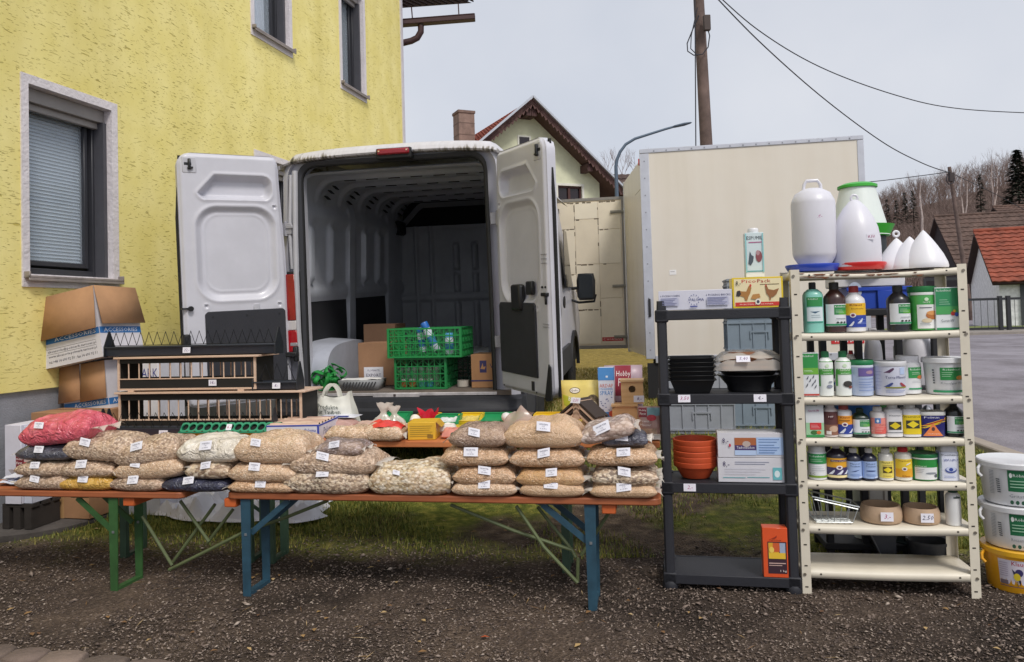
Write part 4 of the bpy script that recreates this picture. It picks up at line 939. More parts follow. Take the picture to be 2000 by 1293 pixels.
        for z in (.95, .98, 1.01, .52, .54):
            b = MB(M('#9a9aa2', .5)); b.box(.69, .765, -.003, .004, z, z+.006); b.build('press_mark', d)
    else:
        b = MB(M('#131316', .4)); b.tube([(-.735, -.03, .72), (-.735, .01, .72)], .02, 10); b.box(-.80, -.75, -.012, .01, .715, .728); b.build('lock', d)
        b = MB(M('#1d1d20', .5)); b.box(-.80, -.745, -.03, .02, .40, .53); b.build('grip', d, bev=.01)
        b = MB(M('#b8b8c0', .5)); b.box(-.275, -.225, -.005, .01, .68, .735); b.build('access_cap', d, bev=.004)
van_door(-1); van_door(1)
def cargo_hold():
    Lc = 2.93; hw0, hw1, ht, r = .92, .86, 1.80, .20
    # cross-section followed from the left floor edge over the roof to the right floor edge
    sec = full(half_outline(hw0, hw1, 0, ht, r, 10)); sec = [(-x, z) for x, z in sec]
    d = [0]
    for a, c in zip(sec, sec[1:]): d.append(d[-1]+math.hypot(c[0]-a[0], c[1]-a[1]))
    T = d[-1]
    def at(t):
        for i in range(len(sec)-1):
            if t <= d[i+1] or i == len(sec)-2:
                f = (t-d[i])/max(1e-6, d[i+1]-d[i]); p, q = sec[i], sec[i+1]; tx, tz = q[0]-p[0], q[1]-p[1]; l = math.hypot(tx, tz)
                return p[0]+tx*f, p[1]+tz*f, tz/l, -tx/l                # point and inward normal
    def rel(x, z, y, t):                                             # how far a rib stands into the hold
        h = 0
        if z < 1.62:                                                 # a wall
            h += .030*(smooth(1.40, 1.415, z)-smooth(1.535, 1.55, z))+.008*(smooth(1.46, 1.47, z)-smooth(1.485, 1.495, z))
            h += .028*(smooth(.74, .755, z)-smooth(.83, .845, z))
            for yy, wd in ((.10, .04), (1.30, .075), (2.45, .12)): h = max(h, .034*(smooth(wd+.02, wd, abs(y-yy))))
            if .85 < z < 1.41:
                for yy in (.38, .82, 1.66, 2.05): h = max(h, .046*smooth(.055, .040, abs(y-yy))*smooth(.86, .89, z)*smooth(1.40, 1.37, z))
            if z > 1.55:
                for yy in (.45, .95, 1.75): h = max(h, .008*smooth(.02, .01, abs(y-yy)))
        else:
            for yy in (.10, .62, 1.12, 1.62, 2.12, 2.62):
                h = max(h, .040*smooth(.115, .075, abs(y-yy))-.010*smooth(.03, .015, abs(y-yy)))
        return h
    b = MB(GREY); NU, NV = 150, 130
    def f(u, v):
        y = .09+u*(Lc-.09); t = v*T; x, z, nx, nz = at(t); h = rel(x, z, y, t); ox, oz = (1 if x < 0 else -1), 0
        k = smooth(1.45, 1.75, z); return (x+h*((1-k)*ox), y, z-h*k)
    b.grid(f, NU, NV); b.build('cargo_lining', van, recalc=False, sharp=60)
    # dark plates painting the shade of slots along roof edge and posts
    b = MB(M('#17181b', .9, var=0))
    for yy in (.62, 1.12, 1.62, 2.12, 2.62):
        for (x, z) in ((-.80, 1.665), (-.765, 1.715), (-.72, 1.75)):
            b.X = Matrix.Translation((x+.012, yy, z-.040)) @ Matrix.Rotation(R_(45), 4, 'Y'); b.box(-.022, .022, -.035, .035, -.004, .004); b.X = None
        for x in np.arange(-.55, .7, .2): b.box(x-.05, x+.05, yy-.07, yy-.05, ht-.046, ht-.035)
    b.build('roof_slot_dark', van, kind='stuff')
    b = MB(M('#101114', .9, var=0))
    for z in (.92, 1.05, 1.18, 1.31, 1.60, 1.72):
        b.prism([(2.45+.035*math.cos(R_(a)), z+.045*math.sin(R_(a))) for a in range(0, 360, 30)], -.893+.02*smooth(1.5, 1.8, z), -.878+.02*smooth(1.5, 1.8, z), 'x')
    b.build('post_slot_dark', van, kind='stuff')
    for (y0, y1) in ((.16, 1.21), (1.40, 2.32)):
        b = MB(M('#1f2025', .85, var=.1, bump=.2, bs=150)); b.box(-.912, -.895, y0, y1, .0, .745); b.build('wall_trim', van, bev=.006)
        b = MB(M('#1f2025', .85, var=.1, bump=.2, bs=150)); b.box(.895, .912, y0, y1, .0, .745); b.build('wall_trim', van, bev=.006)
    # bulkhead
    zb = 1.50
    def bh(x, z):
        h = .03*(smooth(.62, .64, z)-smooth(.70, .72, z))
        for xx in (-.70, -.52): h = max(h, .035*smooth(.03, .015, abs(x-xx)))
        for xx in (-.22, .0, .22, .44, .66):
            for (a, c) in ((.98, 1.28), (.72, .94), (.08, .60)):
                h = max(h, .05*smooth(.036, .022, abs(x-xx))*smooth(a-.02, a+.02, z)*smooth(c+.02, c-.02, z))
        h += .015*smooth(zb-.08, zb-.03, z); return h
    b = MB(GREYD); b.grid(lambda u, v: (-.90+1.8*u, Lc-.02-bh(-.90+1.8*u, zb*v), zb*v), 130, 90); b.build('bulkhead', van, recalc=False, sharp=60)
    b = MB(M('#121316', .95)); b.box(-.90, .90, Lc-.01, Lc+.03, zb, ht); b.build('overhead_dark_sheet', van)  # black panel standing in for the unlit void over the bulkhead
    b = MB(GREYD); b.grid(lambda u, v: (-.86+1.72*u, Lc-.12+.10*v, ht-.035-.30*max(0, abs(2*u-1)-.72)/.28*.8-.05*v), 40, 3); b.build('recess_header', van, recalc=False)
    b = MB(M('#1a1b1f', .9)); b.box(-.9, -.80, Lc-.30, Lc-.05, 1.40, 1.56); b.build('belt_reel', van, bev=.03, seg=2)
    b = MB(M('#6d625a', .85, var=.25, vs=6)); b.box(-.91, .91, -.02, Lc, -.03, .0); b.build('cargo_floor', van)
    b = MB(M('#aeb2be', .45, var=.08)); 
    def wa(u, v):
        a = math.pi*u; q = abs(math.cos(a))**.55*(1 if math.cos(a) > 0 else -1); y = .62-.50*q; z = .38*abs(math.sin(a))**.55
        return (-.90+.26*v+.02*math.sin(3*v)*(v < .9), y, z*(1-.06*v)+.002)
    b.grid(wa, 30, 8); n = 30
    b.add([wa(i/n, 1) for i in range(n+1)], [tuple(range(n+1))]); b.build('wheel_housing', van, recalc=False, sharp=50)
cargo_hold()
# ---------------------------------------------------------------- what lies in the van
def FZ(c): return VO.z+.002+(c-5.9)*.985*math.tan(VP)
def carton(name, label, loc, w_, d_, h_, col='#9a7458', rz=YAW, flaps=0, group=None, cat='box', tape=True, rx=0, ry=0):
    t = thing(name, label, cat, loc, rz, group, rx, ry); cb = M(col, .85, var=.1, vs=4, bump=.15, bs=30)
    b = MB(cb)
    if flaps:
        e = .004
        b.box(-w_/2, w_/2, 0, e, 0, h_); b.box(-w_/2, w_/2, d_-e, d_, 0, h_); b.box(-w_/2, -w_/2+e, e, d_-e, 0, h_); b.box(w_/2-e, w_/2, e, d_-e, 0, h_); b.box(-w_/2+e, w_/2-e, e, d_-e, 0, e)
    else: b.box(-w_/2, w_/2, 0, d_, 0, h_)
    b.build('body', t, bev=.003)
    if tape and not flaps:
        b = MB(M('#8c6748', .4)); b.box(-w_/2-.0006, w_/2+.0006, d_/2-.02, d_/2+.02, h_, h_+.001); b.build('tape', t)
    return t
def put(px, py, c, z=None):
    p = D(px, py, c)
    if z is not None: p.z = z
    return p
t = carton('carton', 'brown carton with white paper label standing in the van left of the green crates', put(736, 755, 6.25, FZ(6.25)), .32, .34, .36)
b = MB(M('#d9d8e2', .7)); b.box(-.11, .06, -.0015, -.0002, .03, .155); b.use(M('#4a4660', .6, var=0)); b.text('PLOMARTE', front(-.0016), -.09, .04, .12, .135); b.text('EXPORT', front(-.0016), -.09, .04, .075, .1); b.text('29 07 14 KRAFTFUTTER', front(-.0016), -.10, .05, .05, .06, keep=False); b.build('label', t)
t = carton('carton', 'flat topped brown carton behind the labelled one in the van', put(742, 700, 6.75, FZ(6.7)), .30, .3, .49, '#86664f')
t = carton('carton', 'brown carton printed with a dark blue bird stamp behind the right van door', put(962, 752, 6.05, FZ(6.05)), .34, .3, .265, '#b0835c')
b = MB(M('#3a3560', .7)); b.box(-.10, -.045, -.0012, -.0002, .12, .215); b.box(-.17, .17, -.0012, -.0002, .05, .062); b.use(M('#b0835c', .8)); b.prism([(-.095, .15), (-.06, .145), (-.05, .17), (-.07, .165), (-.075, .195), (-.085, .17)], -.0018, -.0013, 'y'); b.use(M('#3a3560', .7)); b.text('VI-', front(-.0012), -.02, .04, .155, .19); b.build('print', t)
def green_crate(label, loc, w_, d_, h_, col, rows, group, rz=YAW):
    t = thing('crate', label, 'crate', loc, rz, group); g = M(col, .45, var=.06)
    b = MB(g); e = .008
    b.box(-w_/2, w_/2, 0, d_, 0, .012); b.build('base', t)
    for (nm, org, dx, ln) in (('side', (-w_/2, 0), (1, 0), w_), ('side', (-w_/2, d_), (1, 0), w_), ('side', (-w_/2, 0), (0, 1), d_), ('side', (w_/2, 0), (0, 1), d_)):
        b = MB(g)
        def bx(a0, a1, z0, z1, th=e):
            if dx[0]: b.box(org[0]+a0, org[0]+a1, org[1]-th/2, org[1]+th/2, z0, z1)
            else: b.box(org[0]-th/2, org[0]+th/2, org[1]+a0, org[1]+a1, z0, z1)
        def pt(a, z): return (org[0]+dx[0]*a, org[1]+dx[1]*a, z)
        for i in range(rows+1):
            z = (h_-.012)*i/rows; bx(0, ln, z, z+(.014 if i in (0, rows) else .009), e+.005)
        nvx = max(4, int(ln/.045))
        for i in range(nvx+1):
            a = ln*i/nvx; bx(max(0, a-.003), min(ln, a+.003), 0, h_-.004)
        for i in range(nvx):
            for k in range(rows):
                z0 = (h_-.012)*k/rows+.01; z1 = (h_-.012)*(k+1)/rows; a0, a1 = ln*i/nvx, ln*(i+1)/nvx
                if (k+i) % 2: b.bar(pt(a0, z0), pt(a1, z1), .004, .004)
                else: b.bar(pt(a0, z1), pt(a1, z0), .004, .004)
        for a in (0, ln): bx(max(-.003, a-.012), min(ln+.003, a+.012), 0, h_, e+.008)
        b.build(nm, t)
    return t
cz = FZ(6.05); p = put(822, 757, 6.0, cz)
gr = 'green slatted crates in the van'
green_crate('lower green slatted crate in the van holding small tins', p, .42, .34, .245, '#1e7d42', 4, gr)
green_crate('upper green slatted crate in the van with blue spray cans in it', put(829, 693, 5.97, cz+.250), .60, .38, .235, '#228a48', 4, gr)
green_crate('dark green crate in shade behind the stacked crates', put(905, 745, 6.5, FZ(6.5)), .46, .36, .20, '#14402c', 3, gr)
def can(name, label, loc, r, h, colb, colc, group=None, tilt=(0, 0), cat='can'):
    t = thing(name, label, cat, loc, 0, group, tilt[0], tilt[1]); b = MB(M(colb, .35)); b.lathe([(r, 0), (r, h*.74), (r*.8, h*.8)], 18); b.build('body', t)
    b = MB(M(colc, .35)); b.lathe([(r*.94, h*.79), (r*.94, h*.97), (r*.85, h)], 18); b.build('cap', t)
    b = MB(M('#3c78b4', .4)); b.lathe([(r*1.01, h*.2), (r*1.01, h*.5)], 18, caps=False); b.build('label', t); return t
can('spray_can', 'blue capped spray can leaning out of the upper green crate', put(853, 690, 6.12, cz+.30), .034, .25, '#c9cfe0', '#2a6cc0', 'spray cans in the crate', (R_(0), R_(-24)))
can('spray_can', 'spray can in the upper crate with only its blue cap above the rim', put(828, 690, 6.18, cz+.29), .034, .20, '#c9cfe0', '#2a6cc0', 'spray cans in the crate', (0, R_(-8)))
can('spray_can', 'spray can showing through the slats at the right of the upper crate', put(878, 690, 6.1, cz+.27), .034, .17, '#c9cfe0', '#5aa8d8', 'spray cans in the crate')
for i, (px, cl, nm) in enumerate(((790, '#b8683a', 'orange'), (806, '#c07a48', 'pale orange'), (825, '#58a8a8', 'turquoise'), (840, '#4f9cc0', 'light blue'))):
    q = put(px, 757, 6.08, cz+.014); b = MB(M(cl, .4)); b.lathe([(.028, 0), (.028, .05)], 14); t = thing('tin', '%s labelled tin standing in the lower green crate' % nm, 'tin', q, 0, 'tins in the lower green crate'); b.build('body', t)
    b = MB(M('#cfd0cc', .3)); b.lathe([(.0285, .05), (.0285, .06), (.026, .062)], 14); b.build('lid', t)
for i in range(6):
    q = put(783+i*14, 757, 6.15, cz+.014); t = thing('jar', '%s pale capped jar from the left in the lower green crate' % ('first', 'second', 'third', 'fourth', 'fifth', 'sixth')[i], 'jar', q, 0, 'pale jars in the lower green crate')
    b = MB(M('#8fae90', .4)); b.lathe([(.03, 0), (.03, .11), (.024, .125)], 12); b.build('body', t); b = MB(M('#d5d8d2', .5)); b.lathe([(.026, .125), (.026, .15)], 12); b.build('lid', t)
def strap_pile():
    p = put(628, 762, 5.98, FZ(5.95)); t = thing('strap_bundle', 'tangled bundle of bright green webbing strap beside the wheel housing', 'strap', p, YAW)
    g = M('#1f8a3c', .6, var=.15, vs=20); r = random.Random(4); b = MB(g)
    for k in range(30):
        cx, cy, cz_ = r.uniform(-.09, .09), r.uniform(.02, .16), r.uniform(.05, .15); R = r.uniform(.05, .09); ax = Vector((r.uniform(-1, 1), r.uniform(-1, 1), r.uniform(-.5, .5))).normalized()
        u = ax.cross(Vector((.2, .3, 1))).normalized(); v = ax.cross(u); n = 16; a0 = r.uniform(0, 6); ln = r.uniform(3.5, 6)
        vs = []
        for i in range(n+1):
            a = a0+ln*i/n; rr = R*(1+.18*math.sin(3*a+k)); c = Vector((cx, cy, cz_))+u*math.cos(a)*rr+v*math.sin(a)*rr*.85
            for s in (-1, 1):
                q = c+ax*s*.019; vs.append((q.x, q.y, max(.004, q.z)))
        b.add(vs, [(2*i, 2*i+1, 2*i+3, 2*i+2) for i in range(n)])
    o = b.build('webbing', t, recalc=False); m = o.modifiers.new('thick', 'SOLIDIFY'); m.thickness = .003
strap_pile()
def paper_tray():
    p = put(700, 762, 5.95, FZ(5.95)); t = thing('paper_tray', 'shallow grey tray lined with newsprint at the edge of the van floor', 'tray', p, YAW+.05)
    b = MB(M('#8f9194', .6, var=.1)); w_, d_, h_ = .34, .22, .085
    def sd(x0, y0, x1, y1):
        b.add([(x0*.9, .02+y0*.9, 0), (x1*.9, .02+y1*.9, 0), (x1, y1, h_), (x0, y0, h_)], [(0, 1, 2, 3)])
    sd(-w_/2, 0, w_/2, 0); sd(w_/2, 0, w_/2, d_); sd(w_/2, d_, -w_/2, d_); sd(-w_/2, d_, -w_/2, 0); b.box(-w_*.45, w_*.45, .02, d_*.92, 0, .004)
    o = b.build('body', t, recalc=False); m = o.modifiers.new('thick', 'SOLIDIFY'); m.thickness = .005
    b = MB(M('#e0dfdf', .8, var=.05)); b.grid(lambda u, v: (-w_*.47+w_*.94*u, .01+d_*.9*v, h_+.003+.012*n3(u*4, v*4, 2)), 12, 8); b.build('newspaper', t)
    b = MB(M('#3c3d42', .7)); r = random.Random(2)
    for i in range(11):
        x = -w_*.42+w_*.84*i/11; b.bar((x, .0, .02), (x+.028, -.0, .07), .006, .008)
    b.build('print', t)
paper_tray()
def film_sheet(name, label, loc, w_, h_, seed, par=None, col='#cfd4d2', alpha=.35, cat='bag'):
    b = MB(M(col, .2, alpha=alpha, var=0, key='film', spec=.8)); b.grid(lambda u, v: ((u-.5)*w_, .12*n3(u*3, v*3, seed)*w_+.3*w_*math.sin(v*3.1), v*h_+.25*h_*n3(u*4, v*4+9, seed)), 14, 10)
    o = b.build(name, par, sharp=25); o.location = loc; tag(o, label, cat); return o
film_sheet('plastic_bag', 'crumpled clear plastic film on top of the dark green crate', put(932, 695, 6.6, FZ(6.5)+.20), .2, .09, 3)
t = thing('tape_roll', 'roll of pale packing tape on the van floor beside the bird stamped carton', 'tape roll', put(905, 752, 6.15, FZ(6.15)+.0), YAW)
b = MB(M('#bfb7ac', .5)); b.lathe([(.035, 0), (.05, 0), (.05, .05), (.035, .05), (.035, 0)], 24, caps=False); o = b.build('roll', t); b = MB(M('#4a3c34', .8)); b.lathe([(.033, 0), (.035, 0), (.035, .05), (.033, .05)], 24, caps=False); b.build('core', t)
# ================================================================ STALL: benches, table and goods
BT = .512                                                          # bench top
WOODO = None
def wood(hx, hx2, nm, sc_=(3, 40, 40), rough=.55):
    m, n, L, b = newmat(nm); b.inputs['Roughness'].default_value = rough; b.inputs['Coat Weight'].default_value = .1
    tc = n.new('ShaderNodeTexCoord'); mp = n.new('ShaderNodeMapping'); mp.inputs['Scale'].default_value = sc_; L.new(tc.outputs['Object'], mp.inputs[0])
    a = n.new('ShaderNodeTexNoise'); a.inputs['Scale'].default_value = 1; a.inputs['Detail'].default_value = 5; a.inputs['Distortion'].default_value = .4; L.new(mp.outputs[0], a.inputs['Vector'])
    r = ramp(n, [(.3, hx), (.7, hx2)]); L.new(a.outputs['Fac'], r.inputs[0]); L.new(r.outputs[0], b.inputs['Base Color']); return m
PLANK = wood('#84472a', '#ab633d', 'bench_lacquer'); TABLE = wood('#b5683c', '#cf8553', 'table_lacquer'); BIRCH = wood('#c4a48c', '#d6bba6', 'birch_ply'); PALEW = wood('#cfa26c', '#ddb684', 'pale_softwood', rough=.6)
def lx(p, o):                                                       # local x of a world point in a thing turned by YAW at o
    return (p.x-o.x)*math.cos(YAW)+(p.y-o.y)*math.sin(YAW)
def bench(label, xl, xr, legs, col, c=3.57):
    o = Vector((xl, c-TAN*xl, 0)); Ln = (xr-xl)/math.cos(YAW)
    t = thing('bench', label, 'bench', o, YAW, 'folding benches carrying the seed bags')
    pl = []
    for k in range(7): a = R_(90*k/6); pl.append((Ln-.04+.04*math.sin(a), .04-.04*math.cos(a)))
    for k in range(7): a = R_(90*k/6); pl.append((Ln-.04+.04*math.cos(a), .22+.04*math.sin(a)))
    for k in range(7): a = R_(90*k/6); pl.append((.04-.04*math.sin(a), .22+.04*math.cos(a)))
    for k in range(7): a = R_(90*k/6); pl.append((.04-.04*math.cos(a), .04-.04*math.sin(a)))
    b = MB(PLANK); b.prism(pl, BT-.032, BT, 'z'); b.build('seat', t, bev=.006, seg=2)
    st = M(col, .5, var=.18, vs=14); rodm = M('#5d6745', .5, var=.15)
    for i, (x, way) in enumerate(legs):
        for y in (.012, .205):
            b = MB(st); b.prism([(x-.026, BT-.032), (x+.026, BT-.032), (x+.020, 0), (x-.020, 0)], y, y+.006, 'y'); b.prism([(x-.026, BT-.032), (x-.020, BT-.032), (x-.014, 0), (x-.020, 0)], y+.006, y+.03, 'y'); lg = b.build('leg', t)
            b = MB(M('#8d9196', .4, metal=.6)); b.box(x-.006, x+.006, y-.004, y, .30, .312); b.build('bolt', lg)
        b = MB(st); b.box(x-.018, x+.016, .018, .205, .0, .022); b.build('foot_bar', t)
        for y in (.03, .185): b = MB(st); b.bar((x+way*.02, y, .31), (x+way*.22, y, BT-.04), .008, .028); b.build('brace', t)
        b = MB(st); b.box(x+way*.20-.05, x+way*.20+.05, .02, .2, BT-.038, BT-.0325); b.build('hinge_plate', t)
        xx = x-way*.085
        b = MB(M('#c45f2c', .6, var=.1)); b.box(xx-.032, xx+.032, .015, .235, BT-.075, BT-.0322); b.build('cleat', t, bev=.004)
    return t, o
_o = Vector((-1.448, 3.57+TAN*1.448, 0))
tb, ob = bench('long bench with blue legs in front, carrying most of the seed bags', -1.448, .640, [(lx(DZ(480, 1168, 0), _o), 1), (lx(DZ(1158, 1195, 0), _o), -1)], '#28495b')
_o = Vector((-3.80, 3.555+TAN*3.80, 0))
ta, oa = bench('bench with green legs at the left, its end meeting the blue legged one', -3.80, -1.672, [(lx(DZ(219, 1160, 0), _o), -1), (.28, 1)], '#33592f', 3.555)
def rods(par, o, lists, name='strut', m='#5d6745'):
    for pts, c in lists:
        q = [D(x, y, c)-Vector(o) for x, y in pts]; ca, sa = math.cos(YAW), math.sin(YAW)
        b = MB(M(m, .5, var=.15)); b.tube([(p.x*ca+p.y*sa, -p.x*sa+p.y*ca, p.z) for p in q], .0085, 8); b.build(name, par)
rods(tb, ob, [([(880, 986), (1005, 1037), (1117, 1074), (1124, 1088)], 3.66), ([(1008, 988), (1062, 1068), (1128, 1138)], 3.62), ([(1050, 990), (1118, 1076)], 3.72), ([(1129, 1090), (1128, 1136)], 3.64), ([(1190, 1000), (1135, 1085)], 3.72), ([(640, 978), (560, 1010), (475, 1040)], 3.70)])
rods(ta, oa, [([(278, 1008), (336, 1104)], 3.66), ([(352, 978), (408, 1058)], 3.68), ([(420, 985), (336, 1100)], 3.70), ([(475, 1040), (400, 1078), (330, 1113)], 3.64), ([(455, 995), (405, 1060)], 3.72)])
# ---- seed bags
def seedmat(nm, cols, sc_=95, st=(1, 1, 1.5), solid=False):
    m, n, L, b = newmat('seed_'+nm); b.inputs['Roughness'].default_value = .6; b.inputs['Coat Weight'].default_value = .7; b.inputs['Coat Roughness'].default_value = .13; b.inputs['Coat IOR'].default_value = 1.6
    tc = n.new('ShaderNodeTexCoord')
    wn = n.new('ShaderNodeTexNoise'); wn.inputs['Scale'].default_value = 17; wn.inputs['Detail'].default_value = 4; wn.inputs['Distortion'].default_value = 1.8; L.new(tc.outputs['Object'], wn.inputs['Vector'])
    bp2 = n.new('ShaderNodeBump'); bp2.inputs['Strength'].default_value = .9; bp2.inputs['Distance'].default_value = .03; L.new(wn.outputs['Fac'], bp2.inputs['Height']); L.new(bp2.outputs[0], b.inputs['Coat Normal'])
    if solid:
        a = n.new('ShaderNodeTexNoise'); a.inputs['Scale'].default_value = 16; a.inputs['Detail'].default_value = 6; L.new(tc.outputs['Object'], a.inputs['Vector']); src = a.outputs['Fac']
        r = ramp(n, [(.3, cols[0]), (.55, cols[1]), (.75, cols[2])]); L.new(src, r.inputs[0]); L.new(r.outputs[0], b.inputs['Base Color']); L.new(bp2.outputs[0], b.inputs['Normal'])
    else:
        mp = n.new('ShaderNodeMapping'); mp.inputs['Scale'].default_value = st; mp.inputs['Rotation'].default_value = (.5, .4, .6); L.new(tc.outputs['Object'], mp.inputs[0])
        v = n.new('ShaderNodeTexVoronoi'); v.inputs['Scale'].default_value = sc_; L.new(mp.outputs[0], v.inputs['Vector'])
        s = n.new('ShaderNodeSeparateXYZ'); L.new(v.outputs['Color'], s.inputs[0])
        k = len(cols); r = ramp(n, [(i/k, c) for i, c in enumerate(cols)], 'CONSTANT'); L.new(s.outputs[0], r.inputs[0])
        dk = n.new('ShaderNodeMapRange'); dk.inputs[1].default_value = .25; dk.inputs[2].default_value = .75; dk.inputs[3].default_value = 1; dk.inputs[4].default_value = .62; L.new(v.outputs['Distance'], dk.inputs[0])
        fz = n.new('ShaderNodeTexNoise'); fz.inputs['Scale'].default_value = 9; fz.inputs['Detail'].default_value = 4; L.new(tc.outputs['Object'], fz.inputs['Vector'])
        x = n.new('ShaderNodeMix'); x.data_type = 'RGBA'; x.blend_type = 'MULTIPLY'; x.inputs[0].default_value = 1; L.new(r.outputs[0], x.inputs[6]); L.new(dk.outputs[0], x.inputs[7])
        # milky film over the seed here and there
        fm = n.new('ShaderNodeMapRange'); fm.inputs[1].default_value = .5; fm.inputs[2].default_value = .75; fm.inputs[3].default_value = .16; fm.inputs[4].default_value = .55; L.new(fz.outputs['Fac'], fm.inputs[0])
        y = n.new('ShaderNodeMix'); y.data_type = 'RGBA'; L.new(fm.outputs[0], y.inputs[0]); L.new(x.outputs[2], y.inputs[6]); y.inputs[7].default_value = (*lin('#dcba9c'), 1)
        L.new(y.outputs[2], b.inputs['Base Color'])
        h = n.new('ShaderNodeMath'); h.operation = 'MULTIPLY_ADD'; h.inputs[1].default_value = -.25; L.new(v.outputs['Distance'], h.inputs[0]); L.new(wn.outputs['Fac'], h.inputs[2])
        bp = n.new('ShaderNodeBump'); bp.inputs['Strength'].default_value = .7; bp.inputs['Distance'].default_value = .012; L.new(h.outputs[0], bp.inputs['Height']); L.new(bp.outputs[0], b.inputs['Normal'])
    return m
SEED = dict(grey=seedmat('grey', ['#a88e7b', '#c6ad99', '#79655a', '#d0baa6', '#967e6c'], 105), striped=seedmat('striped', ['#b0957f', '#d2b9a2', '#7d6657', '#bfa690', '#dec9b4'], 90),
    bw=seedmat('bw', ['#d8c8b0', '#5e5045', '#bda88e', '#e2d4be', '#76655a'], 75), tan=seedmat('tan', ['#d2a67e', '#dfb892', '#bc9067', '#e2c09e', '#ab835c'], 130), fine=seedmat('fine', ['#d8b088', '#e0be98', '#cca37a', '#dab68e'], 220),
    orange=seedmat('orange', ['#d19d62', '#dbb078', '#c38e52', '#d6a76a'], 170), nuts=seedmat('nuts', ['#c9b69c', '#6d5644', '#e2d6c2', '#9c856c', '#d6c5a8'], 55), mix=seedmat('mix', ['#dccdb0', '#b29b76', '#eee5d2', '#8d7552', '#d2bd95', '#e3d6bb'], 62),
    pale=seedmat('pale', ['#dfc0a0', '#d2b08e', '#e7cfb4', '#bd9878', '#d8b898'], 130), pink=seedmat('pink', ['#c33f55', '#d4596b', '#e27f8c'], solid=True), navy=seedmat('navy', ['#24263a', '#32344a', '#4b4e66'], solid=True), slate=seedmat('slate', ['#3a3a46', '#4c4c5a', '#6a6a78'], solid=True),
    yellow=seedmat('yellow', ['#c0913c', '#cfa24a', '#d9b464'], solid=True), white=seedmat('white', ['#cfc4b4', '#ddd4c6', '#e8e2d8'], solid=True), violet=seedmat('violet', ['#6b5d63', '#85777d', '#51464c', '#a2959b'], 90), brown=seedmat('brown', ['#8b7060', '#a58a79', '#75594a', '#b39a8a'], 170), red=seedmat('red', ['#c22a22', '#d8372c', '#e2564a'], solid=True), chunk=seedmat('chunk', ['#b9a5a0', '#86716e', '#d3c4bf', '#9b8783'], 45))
FILM = M('#ded6cc', .25, alpha=.6, var=0, key='film', spec=.7, coat=.3)
LAB = M('#e4e3ec', .6, var=.02); INK = M('#4c4a66', .6, var=0)
def bag_at(loc, w_, d_, h_, kind, label, seed, rz=YAW, rx=0, ry=0, tagx=0, tagz=.5, tagw=.062, flaps=(1, 1), group='bags of seed stacked on the benches', sag=0, name='seed_bag', txt=('KÖRNER', '1 kg', '2,50'), tg=True):
    t = thing(name, label, 'seed bag', loc, rz, group, rx, ry); r = random.Random(seed); s0 = seed*3.17
    def tf(u, v):
        a = max(0, 1-abs(u)**4.5)**.42; c = max(0, 1-abs(v)**3.6)**.42; return a*c
    def bump(u, v):
        wr = .10*math.sin(9*v+5*n3(u*2, v*2, s0))*abs(u)**3+.07*math.sin(13*u+6*n3(u*3, v*2, s0+4))*abs(v)**4
        return 1+.34*n3(u*1.3, v*1.1, s0)+.16*n3(u*3.2, v*2.6, s0+7)+.06*n3(u*8, v*6, s0+1)+wr
    def xy(u, v):
        return (w_/2*u*(1-.07*(1-v*v)*abs(u)**3)+.008*n3(v*2, s0)*u, d_/2*(v*(1-.10*(1-u*u)*v*v*0-.05*u*u*0))*(1-.10*abs(u)**4)+.010*n3(u*2, s0+3)*v)
    zs = .42*h_
    def top(u, v):
        x, y = xy(u, v); z = zs+(h_-zs)*tf(u, v)*bump(u, v)*1.0-sag*h_*(u*u); return x, y, z
    def bot(u, v):
        x, y = xy(u, v); z = zs*(1-min(1, tf(u, v)*1.25)**.7)-sag*h_*(u*u)*.6; return x, y, z
    b = MB(SEED[kind]); NU, NV = 34, 20
    mp = lambda a: math.sin((a*2-1)*math.pi/2)
    b.grid(lambda u, v: top(mp(u), mp(v)), NU, NV); b.grid(lambda u, v: bot(mp(u), mp(v)), NU, NV, True)
    b.build('contents', t, recalc=False, sharp=75)
    for sd_, on in zip((-1, 1), flaps):                              # the empty gathered ends of the clear bag
        if not on: continue
        ln = w_*(.10+.07*r.random())*on; b = MB(FILM)
        b.grid(lambda u, v: (lambda p: (p[0]+sd_*u*ln*(.7+.5*n3(v*2.5, s0+sd_)), p[1]*(1+.05*u), p[2]+u*(.022*n3(v*5, s0+9)+.012*math.sin(v*16+s0))-.008*u*u+.002))(bot(sd_, 2*v-1)), 4, 16)
        b.build('bag_end', t, recalc=False, sharp=30)
    b = MB(FILM)                                                      # a seam lip along the front
    if tg:
        # paper label, lying on the front slope
        u0 = tagx*2/w_; b = MB(LAB); tagw *= r.uniform(.85, 1.12); th = tagw*r.uniform(.56, .68); vv = -1+.62*(1-tagz)
        nx, nz = 6, 4
        base = Vector(top(u0, -.97+.12*tagz)); up = (Vector(top(u0, -.85+.12*tagz))-base); up = Vector((0, max(.15*abs(up.z)+.35*up.y, .2*up.y), max(up.z, .02))).normalized(); rt = Vector((1, 0, r.uniform(-.22, .22))).normalized(); nr = rt.cross(up).normalized()
        if nr.y > 0: nr = -nr
        cpt = base+nr*.010
        def lp(u, v, e=0): return tuple(cpt+rt*(u*tagw)+up*(v*th)+nr*(e+.002*math.cos(u*3)))
        b.grid(lambda u, v: lp(u-.5, v-.5), nx, nz); b.use(INK)
        mp2 = lambda x, z, e: lp(x, z, e)
        b.text(txt[0], mp2, -.32, .32, .12, .28, .0012); b.text(txt[1], mp2, -.1, .1, -.10, .03, .0012); b.text(txt[2], mp2, -.25, .25, -.34, -.2, .0012)
        b.build('label', t, recalc=False)
    return t
